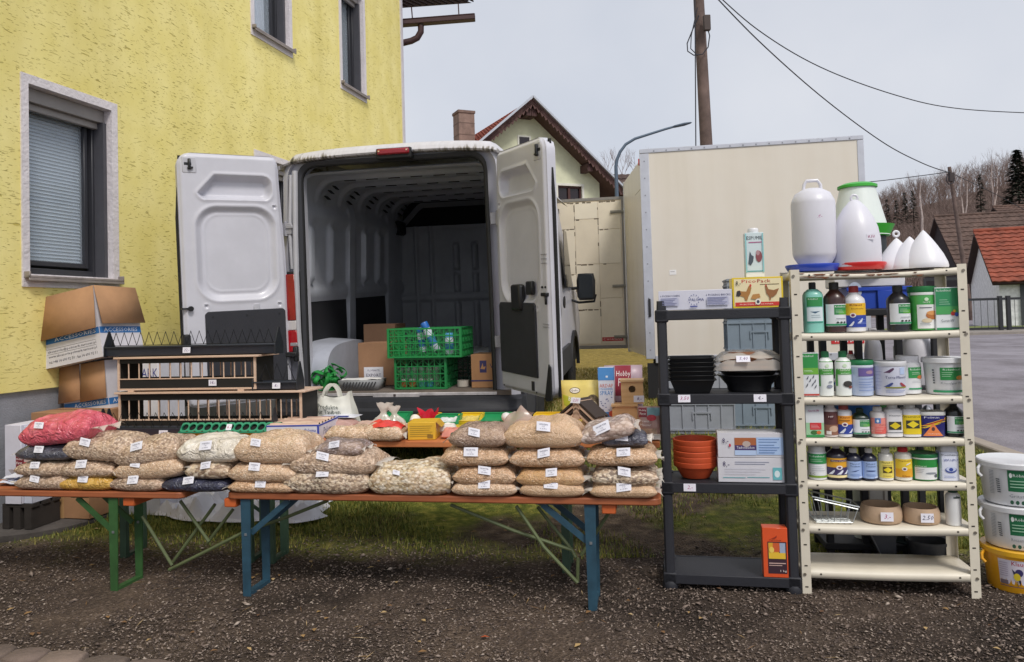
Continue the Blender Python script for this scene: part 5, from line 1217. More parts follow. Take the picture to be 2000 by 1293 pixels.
def bag(x0, x1, y0, y1, kind, label, tag_px=None, c=3.68, seed=None, dz=0, **k):
    s = seed if seed is not None else int(x0*7+y0)
    cx = (x0+x1)/2; p = D(cx, y1, 3.60); q = D(x1, y1, 3.60)-D(x0, y1, 3.60); w_ = q.length*.97
    hgt = (y1-y0)*p.y/FPX
    h_ = max(.055, hgt-.020); z = p.z+.004
    if z < BT+.012: z = BT+.001
    loc = D(cx, y1, c); loc.z = z+dz
    if tag_px is not None: k['tagx'] = (tag_px-cx)/(x1-x0)*w_
    return bag_at(loc, w_, k.pop('d', .26), h_, kind, label, s, **k)
T1, T2, T3 = ('SONNENBLUMEN', '1 kg', '2,20 EURO'), ('WEIZEN', '5 kg', '4,- EURO'), ('MISCHFUTTER', '2 kg', '3,50 EURO')
# column by column from the left, bottom bag first
bag(60, 172, 920, 957, 'grey', 'grey seed bag at the bottom of the leftmost bench stack', 103, txt=T1)
bag(58, 165, 893, 930, 'striped', 'grey striped seed bag second from the bottom of the leftmost stack', 105, txt=T3)
bag(62, 168, 862, 899, 'slate', 'dark slate coloured seed bag lying under the pink bag', 113, txt=T2)
bag(68, 210, 808, 868, 'pink', 'bright pink bag on top of the leftmost stack', 115, seed=4, txt=T2, ry=-.10, flaps=(0, 1.4))
bag(143, 250, 925, 962, 'yellow', 'golden yellow grit bag lying on the left bench', 196, txt=T2)
bag(140, 252, 893, 932, 'striped', 'grey white seed bag lying on the golden yellow one', 194, txt=T1)
bag(150, 288, 845, 900, 'striped', 'large striped sunflower seed bag topping the stack beside the pink bag', 197, seed=31, txt=T1, ry=.04)
bag(240, 348, 925, 963, 'grey', 'grey seed bag on the bench end, right of the golden yellow bag', 292, txt=T3)
bag(245, 388, 885, 935, 'pale', 'pale brown seed bag in the middle of the stack over the bench end', 295, seed=8, txt=T3, ry=-.06)
bag(248, 378, 850, 908, 'striped', 'tilted striped seed bag on top of the stack over the bench end', 302, seed=17, txt=T1, ry=-.12)
bag(335, 470, 928, 964, 'navy', 'dark navy seed bag lying at the left end of the long bench', 397, txt=T2)
bag(385, 472, 893, 935, 'nuts', 'bag of mixed brown and white nuts on the dark navy bag', 430, txt=T3)
bag(368, 492, 850, 903, 'white', 'creamy white powder bag on top of the mixed nuts bag', 430, seed=5, txt=T2)
bag(465, 602, 935, 968, 'tan', 'light brown seed bag at the bottom, right of the dark navy bag', 533, txt=T3)
bag(463, 604, 896, 941, 'pale', 'beige seed bag in the middle beneath the biggest bulging bag', 522, txt=T2)
bag(474, 622, 842, 905, 'pale', 'big bulging beige seed bag on top, left of the small violet one', 523, seed=22, txt=T3)
bag(572, 742, 915, 974, 'bw', 'black and white sunflower seed bag at the bottom under the small violet one', 652, seed=3, txt=T1, tagw=.068)
bag(582, 752, 872, 928, 'striped', 'speckled beige seed bag between the black and white bag and the small violet one', 651, seed=12, txt=T3)
bag(628, 720, 855, 891, 'violet', 'small violet grey seed bag crowning a three bag stack', 668, d=.19, txt=T2, c=3.66)
bag(730, 896, 908, 975, 'mix', 'single loose bag of pale mixed corn lying alone on the long bench', 790, seed=6, tagw=.036, txt=('MIX', '5 kg', ''), flaps=(1.9, .3))
bag(890, 1022, 940, 979, 'pale', 'beige seed bag at the bottom of the stack under the knotted brown bag', 958, txt=T2)
bag(893, 1018, 903, 946, 'tan', 'second bag from the bottom in the stack under the knotted brown bag', 958, txt=T3)
bag(868, 1006, 866, 910, 'tan', 'third bag up, jutting left directly below the knotted brown bag', 932, txt=T3)
_k = bag(885, 1000, 826, 873, 'brown', 'brown seed bag whose knotted film neck stands up to the right', 938, seed=9, txt=T2)
def bag_neck(par):
    b = MB(M('#c3aca0', .28, alpha=.62, var=.1, key='neck', coat=.3))
    b.grid(lambda u, v: (lambda a, r: (.09+.13*v+.03*v*math.cos(2*a), .02+r*math.cos(a)*.8, .06+.035*v+.04*v*v+r*math.sin(a)*.8+.012*math.sin(3*a+9*v)))(u*6.283, .028+.034*math.sin(v*2.7)), 22, 14)
    b.build('bag_neck', par, recalc=False, sharp=40)
bag_neck(_k)
bag(1020, 1150, 943, 985, 'fine', 'finely grained tan bag at the bottom of the stack with the orange tinted bag', 1084, txt=T2)
bag(1012, 1150, 905, 950, 'orange', 'orange tinted corn bag second from the bottom', 1085, txt=T3)
bag(1000, 1150, 868, 913, 'tan', 'light brown seed bag lying on the orange tinted corn bag', 1070, txt=T2)
bag(988, 1146, 815, 875, 'fine', 'large pale bag on top of the stack with the orange tinted bag', 1070, seed=14, txt=T2)
bag(1152, 1288, 942, 981, 'fine', 'tan seed bag at the bottom right corner of the long bench', 1222, txt=T2)
bag(1155, 1290, 905, 948, 'bw', 'striped sunflower seed bag second from the bottom at the right end of the bench', 1222, txt=T1, seed=77)
bag(1146, 1288, 866, 910, 'tan', 'tan seed bag directly under the slate blue one at the right end of the bench', 1221, txt=T3)
bag(1175, 1268, 838, 874, 'slate', 'slate blue small seed bag squeezed under the bag of chunky mixture', 1216, txt=T2, d=.2)
bag(1135, 1250, 822, 866, 'chunk', 'bag of chunky grey mixture lying tilted on top of the right end stack', 1185, seed=15, txt=T3, ry=-.22, tagw=.075, dz=.012)
# ---- the long tables behind
TZ = .69
def table(label, x0, Ln, legx, c=4.03, dp=.55):
    o = Vector((x0, c-TAN*x0, 0)); t = thing('trestle_table', label, 'table', o, YAW, 'folding tables behind the benches')
    for k in range(2):
        b = MB(TABLE); b.box(0, Ln, .005+k*dp/2, (k+1)*dp/2-.002, TZ-.032, TZ); b.build('top_board', t, bev=.004)
    b = MB(TABLE); b.box(.12, .16, .03, dp-.03, TZ-.075, TZ-.033); b.box(Ln-.60, Ln-.56, .02, dp-.03, TZ-.19, TZ-.033); b.build('cleat', t)
    st = M('#39503f', .5, var=.15)
    for x in legx:
        for y in (.05, .21): b = MB(st); b.box(x-.02, x+.02, y, y+.03, 0, TZ-.033); b.build('leg', t)
        b = MB(st); b.box(x-.015, x+.015, .08, .21, .0, .025); b.build('foot_bar', t)
    b = MB(st); b.bar((legx[1]-.02, .3, .2), (legx[1]-.7, .3, TZ-.04), .015, .015); b.build('brace', t)
    return t
table('orange brown table carrying the boxes, bins and bags of small goods', -1.46, 2.22, (.06, 1.72))
table('orange brown table under the pigeon racks and feed troughs', -2.66, 1.18, (.36, 1.15))
def onT(px, py, c=4.2): p = D(px, py, c); p.z = TZ+.0015; return p
def dims(x0, x1, y0, y1, c):
    a, b_ = D(x0, y1, c), D(x1, y1, c); return (b_-a).length, D((x0+x1)/2, y0, c).z-D((x0+x1)/2, y1, c).z
# ---- feeders and racks
DKB = M('#22252c', .5, var=.1, vs=8); DKB2 = M('#2b303a', .45, var=.08); WIRE = M('#25262b', .4, metal=.5); BLP = M('#191715', .75, var=.15)
def zig(b, x0, x1, y0, z0, z1, step, r=.003, lean=0):
    n = max(1, int((x1-x0)/step)); pts = []
    for i in range(n): a = x0+(x1-x0)*i/n; pts += [(a, y0, z0), (a+(x1-x0)/n*.5, y0+lean, z1)]
    pts.append((x1, y0, z0)); b.tube(pts, r, 5)
def trough(label, px0, px1, pyt, pyb, c, z, endh, tagpx, txt, step=.052, dp=.09, spk=True):
    p0, p1 = D(px0, pyb, c), D(px1, pyb, c); w_ = (p1-p0).length; h_ = D(px0, pyt, c).z-D(px0, pyb, c).z
    o = (p0+p1)/2; o.z = z; t = thing('feed_trough', label, 'feeder', o, YAW, 'dark metal feed troughs')
    b = MB(DKB2); k = [(0, h_), (.012, .006), (.03, 0), (dp-.03, 0), (dp-.012, .006), (dp, h_), (dp-.004, h_), (dp-.016, .01), (.016, .01), (.004, h_)]
    b.prism([(y, zz) for y, zz in k], -w_/2, w_/2, 'x'); b.box(-w_/2, w_/2, -.006, .004, h_-.008, h_); b.build('trough', t, bev=.001)
    for s in (-1, 1):
        b = MB(DKB); x = s*w_/2; b.prism([(-.005, 0), (dp+.005, 0), (dp+.005, h_), (dp*.56, h_+endh), (dp*.44, h_+endh), (-.005, h_)], x-.003 if s > 0 else x-.003, x+.003, 'x'); b.build('end_plate', t)
    b = MB(WIRE); zig(b, -w_/2+.03, w_/2-.03, dp*.35, h_+.006, h_+endh*.9, step); b.tube([(-w_/2, dp*.35, h_+.006), (w_/2, dp*.35, h_+.006)], .002, 5); b.build('wire_guard', t)
    q = D(tagpx, (pyt+pyb)/2, c); price(t, lx(q, o), -.008, h_*.55, .05, .034, txt, lean=-.1)
    return t
def dowel_rack(label, px0, px1, pyt, pyb, c, z, txt, tagpx, dp=.22):
    p0, p1 = D(px0, pyb, c), D(px1, pyb, c); w_ = (p1-p0).length; h_ = D(px0, pyt, c).z-D(px0, pyb, c).z
    o = (p0+p1)/2; o.z = z; t = thing('dowel_rack', label, 'feeder rack', o, YAW, 'wooden feed racks with dowel bars')
    b = MB(BIRCH); b.box(-w_/2-.015, w_/2+.03, -.02, dp+.02, h_-.012, h_); b.build('roof_board', t, bev=.002)
    for s in (-1, 1):
        b = MB(BLP); x = s*(w_/2-.006); b.box(x-.006, x+.006, .008, dp, .0, h_-.012); e = b.build('end_board', t); b = MB(BIRCH); b.box(x-.007, x+.007, .0, .008, .0, h_-.012); b.build('edge', e)
    b = MB(BLP); b.box(-w_/2+.012, w_/2-.012, .004, .012, .012, h_*.32); b.box(-w_/2+.012, w_/2-.012, .004, .012, h_*.80, h_-.012); b.box(-w_/2+.012, w_/2-.012, dp-.012, dp-.004, .012, h_*.32); b.box(-w_/2+.012, w_/2-.012, dp-.012, dp-.004, h_*.80, h_-.012); b.build('front_board', t)
    b = MB(BIRCH); b.box(-w_/2+.012, w_/2-.012, 0, .014, h_*.32, h_*.35); b.box(-w_/2+.012, w_/2-.012, 0, dp, .0, .011); b.build('rail', t)
    n = int(w_/.066)
    for i in range(1, n):
        for y in (.009, dp-.01):
            b = MB(BIRCH); x = -w_/2+w_*i/n; b.tube([(x, y, h_*.33), (x, y, h_*.82)], .004, 6); b.build('dowel', t)
    if txt: price(t, lx(D(tagpx, 700, c), o), -.003, h_*.2, .05, .036, txt)
    return t, h_
zA = TZ+.0015
_, hA = dowel_rack('long wooden feed rack with dowel bars standing lowest on the table', 232, 590, 768, 850, 4.28, zA, None, 0)
p, hB = dowel_rack('shorter wooden feed rack with dowel bars and a price tag, set on the long rack', 230, 500, 700, 765, 4.28, zA+hA+.010, '14,-', 415)
for px in (255, 470):
    q = D(px, 766, 4.28); q.z = zA+hA+.0005; t = tag(MB(BIRCH).box(-.02, .02, 0, .2, 0, .009).build('spacer_block'), 'small wooden spacer block near the %s end of the long rack roof' % ('left' if px < 300 else 'right'), 'spacer', 'spacer blocks between the racks'); t.location = q; t.rotation_euler = (0, 0, YAW)
trough('long dark feed trough with wire spikes on top of both wooden racks', 204, 538, 677, 697, 4.28, zA+hA+.010+hB+.001, .095, 366, '22,-', step=.054)
trough('short dark feed trough sitting on the right end of the long wooden rack', 494, 580, 752, 769, 4.28, zA+hA+.001, .115, 541, '8,-', step=.06)
def low_trough():
    c = 4.10; p0, p1 = D(196, 850, c), D(350, 850, c); w_ = 1.08; o = Vector(p0); o.z = zA
    t = thing('feed_trough', 'low dark feed trough with tall wire loops lying in front of the racks', 'feeder', o, YAW, 'dark metal feed troughs'); dp = .10; h_ = .062
    b = MB(M('#343845', .4, var=.08)); k = [(0, h_), (.012, .006), (.03, 0), (dp-.03, 0), (dp-.012, .006), (dp, h_), (dp-.004, h_), (dp-.016, .01), (.016, .01), (.004, h_)]; b.prism(k, 0, w_, 'x'); b.build('trough', t, bev=.001)
    for x in (-.02, .02, w_):
        b = MB(DKB); b.prism([(.0, 0), (dp, 0), (dp, h_), (dp*.56, h_+.11), (dp*.44, h_+.11), (0, h_)], x-.003, x+.003, 'x'); b.build('end_plate', t)
    b = MB(WIRE); n = 18
    for i in range(n):
        x = .04+(w_-.08)*i/n; b.tube([(x, .02, h_), (x+.012, .045, h_+.085), (x+.024, .09, h_)], .0022, 5); b.tube([(x, .02, h_), (x+.05, .02, h_)], .002, 4)
    b.build('wire_guard', t); q = D(320, 843, c); price(t, lx(q, o), -.006, h_*.5, .056, .04, '12,-', lean=-.1)
low_trough()
def hole_feeder():
    c = 4.03; p0, p1 = D(350, 856, c), D(543, 852, c); w_ = (p1-p0).length; o = Vector(p0); o.z = zA
    t = thing('feed_trough', 'orange feed trough with a green lid pierced by a row of round holes', 'feeder', o, YAW+.02)
    b = MB(M('#d98a1c', .4, var=.05)); b.prism([(.0, .05), (.012, 0), (.078, 0), (.09, .05)], 0, w_, 'x'); b.build('trough', t, bev=.002)
    g = M('#2e8a68', .4, var=.05); n = 13; th = R_(48); b = MB(g)
    def sl(x, s, e=0): return (x, .0+s*math.cos(th)-e*math.sin(th), .052+s*math.sin(th)+e*math.cos(th))
    S = .062; st = w_/n
    for i in range(n):                                             # ring of faces round each hole
        cx, cs, r = st*(i+.5), S*.5, .021; k = 16; vs = []; ns = len(b.v)
        for j in range(k):
            a = 2*math.pi*j/k; ca, sa = math.cos(a), math.sin(a); m_ = max(abs(ca)/(st/2), abs(sa)/(S/2)); vs += [sl(cx+ca/m_, cs+sa/m_), sl(cx+r*ca, cs+r*sa), sl(cx+r*.95*ca, cs+r*.95*sa, -.008)]
        b.add(vs, [q for j in range(k) for q in ((3*j, 3*((j+1) % k), 3*((j+1) % k)+1, 3*j+1), (3*j+1, 3*((j+1) % k)+1, 3*((j+1) % k)+2, 3*j+2))])
    b.add([sl(0, S), sl(w_, S), (w_, .092, .052), (0, .092, .052)], [(0, 1, 2, 3)]); b.add([(0, 0, .052), sl(0, S), (0, .092, .052)], [(0, 1, 2)]); b.add([(w_, 0, .052), sl(w_, S), (w_, .092, .052)], [(0, 1, 2)]); b.add([(-.004, -.004, .044), (w_+.004, -.004, .044), (w_+.004, -.004, .053), (-.004, -.004, .053)], [(0, 1, 2, 3)])
    b.build('lid', t, recalc=False); b = MB(M('#141614', .9)); b.add([sl(.01, .006, -.02), sl(w_-.01, .006, -.02), sl(w_-.01, S-.012, -.016), sl(.01, S-.012, -.016)], [(0, 1, 2, 3)]); b.build('hole_backing', t)  # dark sheet under the lid, behind the pierced holes
    x = lx(D(444, 838, c), o); price(t, x, .012, .075, .032, .036, '6,-', '#b03a5a', lean=-.5)
hole_feeder()
# ---- cartons by the house wall
KRAFT = '#a9805c'
def polmark(name_label, loc, w_, d_, h_, rz, ry, rx, flap_a, flap_b, big=True):
    t = thing('carton', name_label, 'box', loc, rz, 'cardboard boxes against the house wall', rx, ry); k = M('#cfccd2', .8, var=.08, vs=4, bump=.1, bs=30); br = M(KRAFT, .85, var=.1, vs=4, bump=.2, bs=18)
    e = .004; b = MB(k); b.box(-w_/2, w_/2, 0, e, 0, h_); b.box(-w_/2, w_/2, d_-e, d_, 0, h_); b.box(-w_/2, -w_/2+e, e, d_-e, 0, h_); b.box(w_/2-e, w_/2, e, d_-e, 0, h_); b.box(-w_/2+e, w_/2-e, e, d_-e, 0, e); b.build('body', t)
    bl = M('#2f6fb0', .7, var=.08); wt = M('#dfe3ea', .7, var=0); ik = M('#2b2a38', .7, var=0)
    zb = h_-.335 if big else h_-.31
    b = MB(bl); b.box(-w_/2+.003, w_/2-.003, -.0014, -.0003, zb, zb+.045); b.use(wt); b.text('ACCESSORIES', front(-.0014), -w_*.26, w_*.44, zb+.009, zb+.036, .0008, keep=False)
    if big:
        b.use(ik)
        for i, s in enumerate(('akcesoria@polmark.tarnow.pl', 'www.akcesoria.polmark.tarnow.pl', 'tel.+48 14 690 92 50 ; fax.14 690 92 51')):
            b.text(s, front(-.0002), -w_*.40, w_*.42, zb-.068-.036*i, zb-.046-.036*i, .001, keep=False)
            b.box(-w_*.42, w_*.42, -.0012, -.0003, zb-.038-.036*i, zb-.0365-.036*i) if i < 2 else None
    b.build('print', t)
    fx = lambda y, z, e_: (w_/2+e_, y, z)
    b = MB(bl); b.box(w_/2+.0003, w_/2+.0014, .003, d_-.003, zb, zb+.045); b.use(wt); b.text('ACCESSORIES', fx, d_*.10, d_*.9, zb+.009, zb+.036, .002, keep=False); b.build('print', t)
    for (fl, fn) in ((flap_a, 0), (flap_b, 1)):
        for (a0, a1, ln, out) in fl:
            b = MB(br)
            if fn == 0: b.add([(a0*w_, -.001, h_), (a1*w_, -.001, h_), (a1*w_+.01, -out, h_-ln), (a0*w_-.012, -out*1.1, h_-ln-.008)], [(0, 1, 2, 3)])
            else: b.add([(w_/2+.001, a0*d_, h_), (w_/2+.001, a1*d_, h_), (w_/2+out, a1*d_+.01, h_-ln), (w_/2+out*1.1, a0*d_-.01, h_-ln-.008)], [(0, 1, 2, 3)])
            o = b.build('flap', t, recalc=False); m = o.modifiers.new('thick', 'SOLIDIFY'); m.thickness = .004
    return t
def cartons():
    p = DZ(118, 1012, .083)
    t = carton('carton', 'plain brown carton standing on the round concrete slab behind the left bench', p, .46, .34, .70, '#a37a57', YAW-.05, group='cardboard boxes against the house wall')
    b = MB(M('#b08a60', .35)); b.box(-.03, .03, -.0016, -.0004, .0, .2); b.build('tape', t)
    # hidden support, then the printed cartons above it
    q = D(185, 830, 4.92); q.z = gz(5.3); base = carton('carton', 'carton under the two printed ones, almost hidden by the racks', q, .50, .42, .73-gz(5.3), '#9c7552', YAW, group='cardboard boxes against the house wall')
    q2 = q.copy(); q2.z = .735; q2 += Vector((-.04, -.02, 0))
    polmark('lower printed carton with torn brown flaps hanging open', q2, .40, .36, .36, YAW-.12, -.12, 0, [(-.5, -.06, .25, .03), (-.02, .5, .26, .025)], [], big=False)
    th3 = R_(-14); q3 = D(203, 750, 4.78); q3.x -= .25*math.cos(th3); q3.y -= .25*math.sin(th3); q3.z = 1.105
    polmark('upper printed carton leaning left with wide brown flaps folded out', q3, .50, .40, .50, th3, -.17, -.02, [(-.5, .5, .30, .04)], [(.0, 1.0, .27, .035)])
    p = D(275, 845, 4.85); p.z = gz(5.2); t = thing('carton', 'white carton with blue capital letters behind the wooden racks', 'box', p, YAW, 'cardboard boxes against the house wall')
    b = MB(M('#d5d4dc', .8, var=.06)); b.box(-.16, .14, 0, .3, 0, 1.16-gz(5.2)); b.build('body', t, bev=.003); b = MB(M('#3a3f86', .7)); zz = 1.02-gz(5.2); b.text('POLMARK', front(0), -.15, .135, zz-.03, zz+.035, .001, keep=False); b.use(M('#3f8fcf', .7)); b.box(-.158, .138, -.0012, -.0003, zz+.085, zz+.12); b.build('print', t)
    p = P(34, 985, 4.90); pz = p.z; p.z = .083; tp = thing('pallet', 'added dark low wooden pallet in place of dark ground under the white carton at the left edge', 'pallet', p.copy(), YAW)  # added pallet, its dark boards standing in for dark ground
    for k in range(3): b = MB(M('#2f2925', .9, var=.2)); b.box(-.12, .10, .01+.09*k, .07+.09*k, pz-.105, pz-.085); b.build('board', tp); b = MB(M('#2f2925', .9, var=.2)); b.box(-.12+.08*k, -.07+.08*k, .01, .25, .0, pz-.106); b.build('bearer', tp)
    p.z = pz; t = thing('carton', 'white carton with blue lettering cut off by the left edge of the photo', 'box', p, YAW, 'cardboard boxes against the house wall')
    b = MB(M('#cdcbd6', .8, var=.06)); b.box(-.09, .03, 0, .22, 0, .50); b.use(M('#c3c6d4', .8)); b.box(.031, .09, .02, .22, 0, .49); b.build('body', t, bev=.003); b = MB(M('#39406e', .7)); b.text('OLN', front(.02), .035, .088, .33, .375, .001); b.use(M('#3a86c4', .7)); b.box(.032, .089, .0186, .0196, .20, .24); b.build('print', t)
cartons()
def papers():
    p = D(18, 956, 3.62); p.z = BT+.0015; t = thing('paper_stack', 'crumpled white leaflets lying on the left bench beside the seed bags', 'papers', p, YAW)
    r = random.Random(3)
    for i in range(5):
        b = MB(M('#d6d9ea', .8, var=.04)); a = r.uniform(-.5, .5); ox, oy = r.uniform(-.02, .02), r.uniform(0, .06)
        b.grid(lambda u, v: (ox+(u-.5)*.21*math.cos(a)-(v-.5)*.15*math.sin(a), .09+oy+(u-.5)*.21*math.sin(a)*.5+(v-.5)*.15*math.cos(a), .003+.009*i+.022*max(0, n3(u*2.5, v*2.5, i*3))+.012*u*v), 10, 8); b.build('sheet', t, recalc=False)
    p = D(47, 925, 3.74); p.z = BT+.001; t = thing('feed_packet', 'dark red feed packet with a photo print half hidden behind the left stack', 'packet', p, YAW)
    b = MB(M('#b9a9a4', .4, coat=.3)); b.prism([(-.05, 0), (.05, 0), (.055, .10), (.05, .15), (-.05, .15), (-.055, .1)], 0, .05, 'y'); b.build('body', t, bev=.006)
    b = MB(M('#6d1f2c', .5)); b.box(-.05, .0, -.0016, -.0003, .06, .147); b.use(M('#b04a48', .5, var=.4, vs=40)); b.box(.0, .05, -.0016, -.0003, .02, .11); b.use(M('#eee4e0', .6, var=0)); b.text('Hobby', front(-.0017), -.047, -.006, .118, .132); b.text('First', front(-.0017), -.045, -.01, .098, .112); b.build('print', t)
papers()
# ---- small goods on the table
def paloma_box():
    p = onT(624, 862, 4.07); t = thing('box', 'white display box with blue edges and open top, full of beige packets', 'box', p, YAW+.10)
    w_, d_, h_ = .30, .34, .085; b = MB(M('#d8d6de', .7, var=.04)); e = .004
    for q in ((-w_, 0, 0, e), (-w_, 0, d_-e, d_), (-w_, -w_+e, e, d_-e), (-e, 0, e, d_-e)): b.box(q[0], q[1], q[2], q[3], 0, h_)
    b.box(-w_+e, -e, e, d_-e, 0, e); b.build('body', t)
    bl = M('#3b4aa8', .6, var=.03); b = MB(bl); f = front(0)
    b.box(-w_, 0, -.0014, -.0003, h_-.008, h_); b.box(-.012, 0, -.0014, -.0003, 0, h_-.008); b.box(-w_, -.012, -.0014, -.0003, 0, .004); b.box(.0003, .0014, 0, d_, h_-.009, h_); b.text('Paloma', f, -.085, -.02, .045, .064, .002, slant=.2); b.use(M('#2d56b4', .5)); b.prism([(-.085, .03), (-.06, .041), (-.03, .036), (-.014, .026), (-.03, .02), (-.07, .017)], -.0018, -.0006, 'y'); b.use(M('#6a6d80', .6)); b.box(-.16, -.13, -.0014, -.0004, .05, .054); b.box(-.20, -.17, -.0014, -.0004, .05, .054); b.text('Paloma', lambda x, z, e_: (e_, x, z), .06, .24, .02, .06, .001, slant=.2); b.build('print', t)
    r = random.Random(6)
    for i in range(6):
        b = MB(M(('#c9ab98', '#d2b7a2', '#bf9d8b')[i % 3], .45, coat=.3, var=.12, vs=15)); y0 = .01+.053*i
        b.grid(lambda u, v: (-w_+.01+(w_-.02)*u, y0+.05*v, h_-.02+.028*math.sin(math.pi*v)**.5*(1+.3*n3(u*4, i, 3))), 14, 6); b.build('packet', t, recalc=False)
    return p
pb = paloma_box()
def flat_pack(name, label, loc, w_, d_, h_, col, seed, rz=YAW, cat='packet', group=None, rx=0, ry=0, coat=.4):
    t = thing(name, label, cat, loc, rz, group, rx, ry); b = MB(M(col, .45, coat=coat, var=.14, vs=14))
    def tf(u, v): return (max(0, 1-abs(u)**4)*max(0, 1-abs(v)**4))**.5
    b.grid(lambda u, v: ((u-.5)*w_, v*d_, .25*h_+.75*h_*tf(2*u-1, 2*v-1)*(1+.35*n3(u*4, v*4, seed))), 16, 12)
    b.grid(lambda u, v: ((u-.5)*w_, v*d_, .25*h_*(1-tf(2*u-1, 2*v-1))), 16, 12, True); b.build('pouch', t, recalc=False); return t
for i, (x, y, wd) in enumerate(((640, 835, .20), (690, 828, .20), (655, 815, .24), (715, 822, .16))):
    q = onT(x, y+10, 4.36); q.z = TZ+.002+(.0 if i > 3 else .0)
    t = flat_pack('feed_pouch', ('dull pink feed pouch behind the white display box', 'reddish beige pouch lying next to the small dark seed bag', 'pale red pouch under the white leaflet', 'pinkish pouch in front of the clear film bags')[i], q, wd, .15, .045+.02*(i == 2), ('#b58a80', '#a9786f', '#c09a90', '#c7a9a2')[i], i+2, group='pinkish feed pouches on the table')
q = onT(655, 812, 4.42); q.z = TZ+.075; t = flat_pack('leaflet', 'white leaflet with a blue band lying on the pink pouches', q, .24, .14, .012, '#dfe0ea', 4, cat='leaflet'); b = MB(M('#3b46a0', .6)); b.box(-.09, .08, .0, .012, .009, .013); b.build('band', t)
def tote():
    p = onT(644, 808, 4.52); p.z = TZ+.002; t = thing('carrier_bag', 'white carrier bag with loop handles and green lettering standing behind the boxes', 'bag', p, YAW-.05, rx=-.10)
    w0, w1, h_, d_ = .30, .25, .195, .12; wm = M('#d9d9cf', .45, var=.05, coat=.15); b = MB(wm)
    def f(u, v):
        x = (u-.5)*(w0+(w1-w0)*v)+.012*n3(v*3, 2)*v; z = h_*v*(1+.05*math.sin(u*math.pi*2+1)*v+.10*(abs(u-.5) > .4)*v); return (x, .012*n3(u*4, v*4, 1)-.02*math.sin(math.pi*v)*math.sin(math.pi*u), z)
    b.grid(f, 20, 14); b.grid(lambda u, v: (f(u, v)[0], d_*(1-.75*v)+.012*n3(u*4, v*4, 8)+.03*(1-v), f(u, v)[2]*1.02), 20, 14)
    for u0 in (0, 1): b.grid(lambda u, v: tuple(Vector(f(u0, v)).lerp(Vector((f(u0, v)[0], d_*(1-.75*v)+.03*(1-v), f(u0, v)[2]*1.02)), u)), 4, 14)
    b.build('body', t, recalc=False, sharp=50)
    mp = lambda x, z, e: (lambda g: (g[0], g[1]-e-.002, g[2]))(f(min(1, max(0, x)), min(1, max(0, z))))
    b = MB(M('#2e3d36', .6, var=0)); b.text('Produkte', mp, .22, .72, .60, .74, .001, keep=False, slant=-.1); b.text('für Tauben', mp, .20, .76, .44, .58, .001, keep=False, slant=-.1)
    b.use(M('#2f7a4c', .6)); b.add([mp(.24, .12, .001), mp(.42, .10, .001), mp(.52, .28, .001), mp(.40, .36, .001), mp(.30, .30, .001)], [(0, 1, 2, 3, 4)]); b.add([mp(.55, .06, .001), mp(.80, .04, .001), mp(.78, .16, .001), mp(.66, .13, .001)], [(0, 1, 2, 3)]); b.build('lettering', t)
    for y in (.0, .035):
        b = MB(wm); pts = [(-.055+.11*i/12, y, h_-.005+.075*math.sin(math.pi*i/12)**.6) for i in range(13)]; 
        for a, c in zip(pts, pts[1:]): b.bar(a, c, .003, .018, up=(0, 1, 0)) if False else b.bar(a, c, .016, .003, up=(0, 1, 0))
        b.build('handle', t)
tote()
bag_at(onT(688, 862, 4.10), .25, .20, .075, 'pale', 'clear bag of pale grain lying at the front of the table beside the display box', 41, tg=False, group='bags of seed on the table', flaps=(.6, .6))
_r = bag_at(onT(756, 862, 4.10), .23, .18, .085, 'pale', 'clear bag with a bright red folded print on top, left of the yellow box', 43, tg=False, group='bags of seed on the table', flaps=(.4, .8))
def red_print():
    b = MB(M('#d63a30', .35, coat=.4, var=.15, vs=18)); b.grid(lambda u, v: ((u-.5)*.205, -.075+.12*v, .040+.066*math.sin(math.pi*(.15+.7*v))**.7*(1-.5*abs(2*u-1)**2.5)+.014*n3(u*5, v*5, 3)), 18, 12); b.build('print_sheet', _r, recalc=False, sharp=40)
red_print()
def film_bag(label, px, py, c, w_, h_, seed):
    p = onT(px, py, c); t = thing('film_bag', label, 'bag', p, YAW, 'clear film bags of small parts'); b = MB(FILM)
    def f(u, v):
        a = u*6.283; r = w_/2*(1-.72*smooth(.25, .62, v)+.55*smooth(.65, 1, v)); return (r*math.cos(a)*(1+.25*n3(math.cos(a)*2, v*3, seed))+.03*v*math.sin(seed), .08+r*.6*math.sin(a)*(1-.6*smooth(.6, 1, v)), h_*v+.012*n3(math.cos(a)*3, math.sin(a)*3+v*3, seed+5))
    b.grid(f, 26, 18); b.build('film', t, recalc=False, sharp=22); b = MB(M('#7a8580', .7, var=.3, vs=30))
    r = random.Random(seed)
    for i in range(7): a = r.uniform(0, 6.28); x, y, z = r.uniform(-.3, .3)*w_, .08+r.uniform(-.15, .15)*w_, r.uniform(.0, .25)*h_; b.bar((x, y, z+.006), (x+.04*math.cos(a), y+.04*math.sin(a), z+.02), .008, .01)
    b.build('small_parts', t)
film_bag('clear film bag with gathered neck standing left of its twin behind the red printed bag', 735, 828, 4.42, .13, .155, 2)
film_bag('clear film bag with gathered neck, right of its twin behind the red printed bag', 768, 828, 4.42, .12, .135, 5)
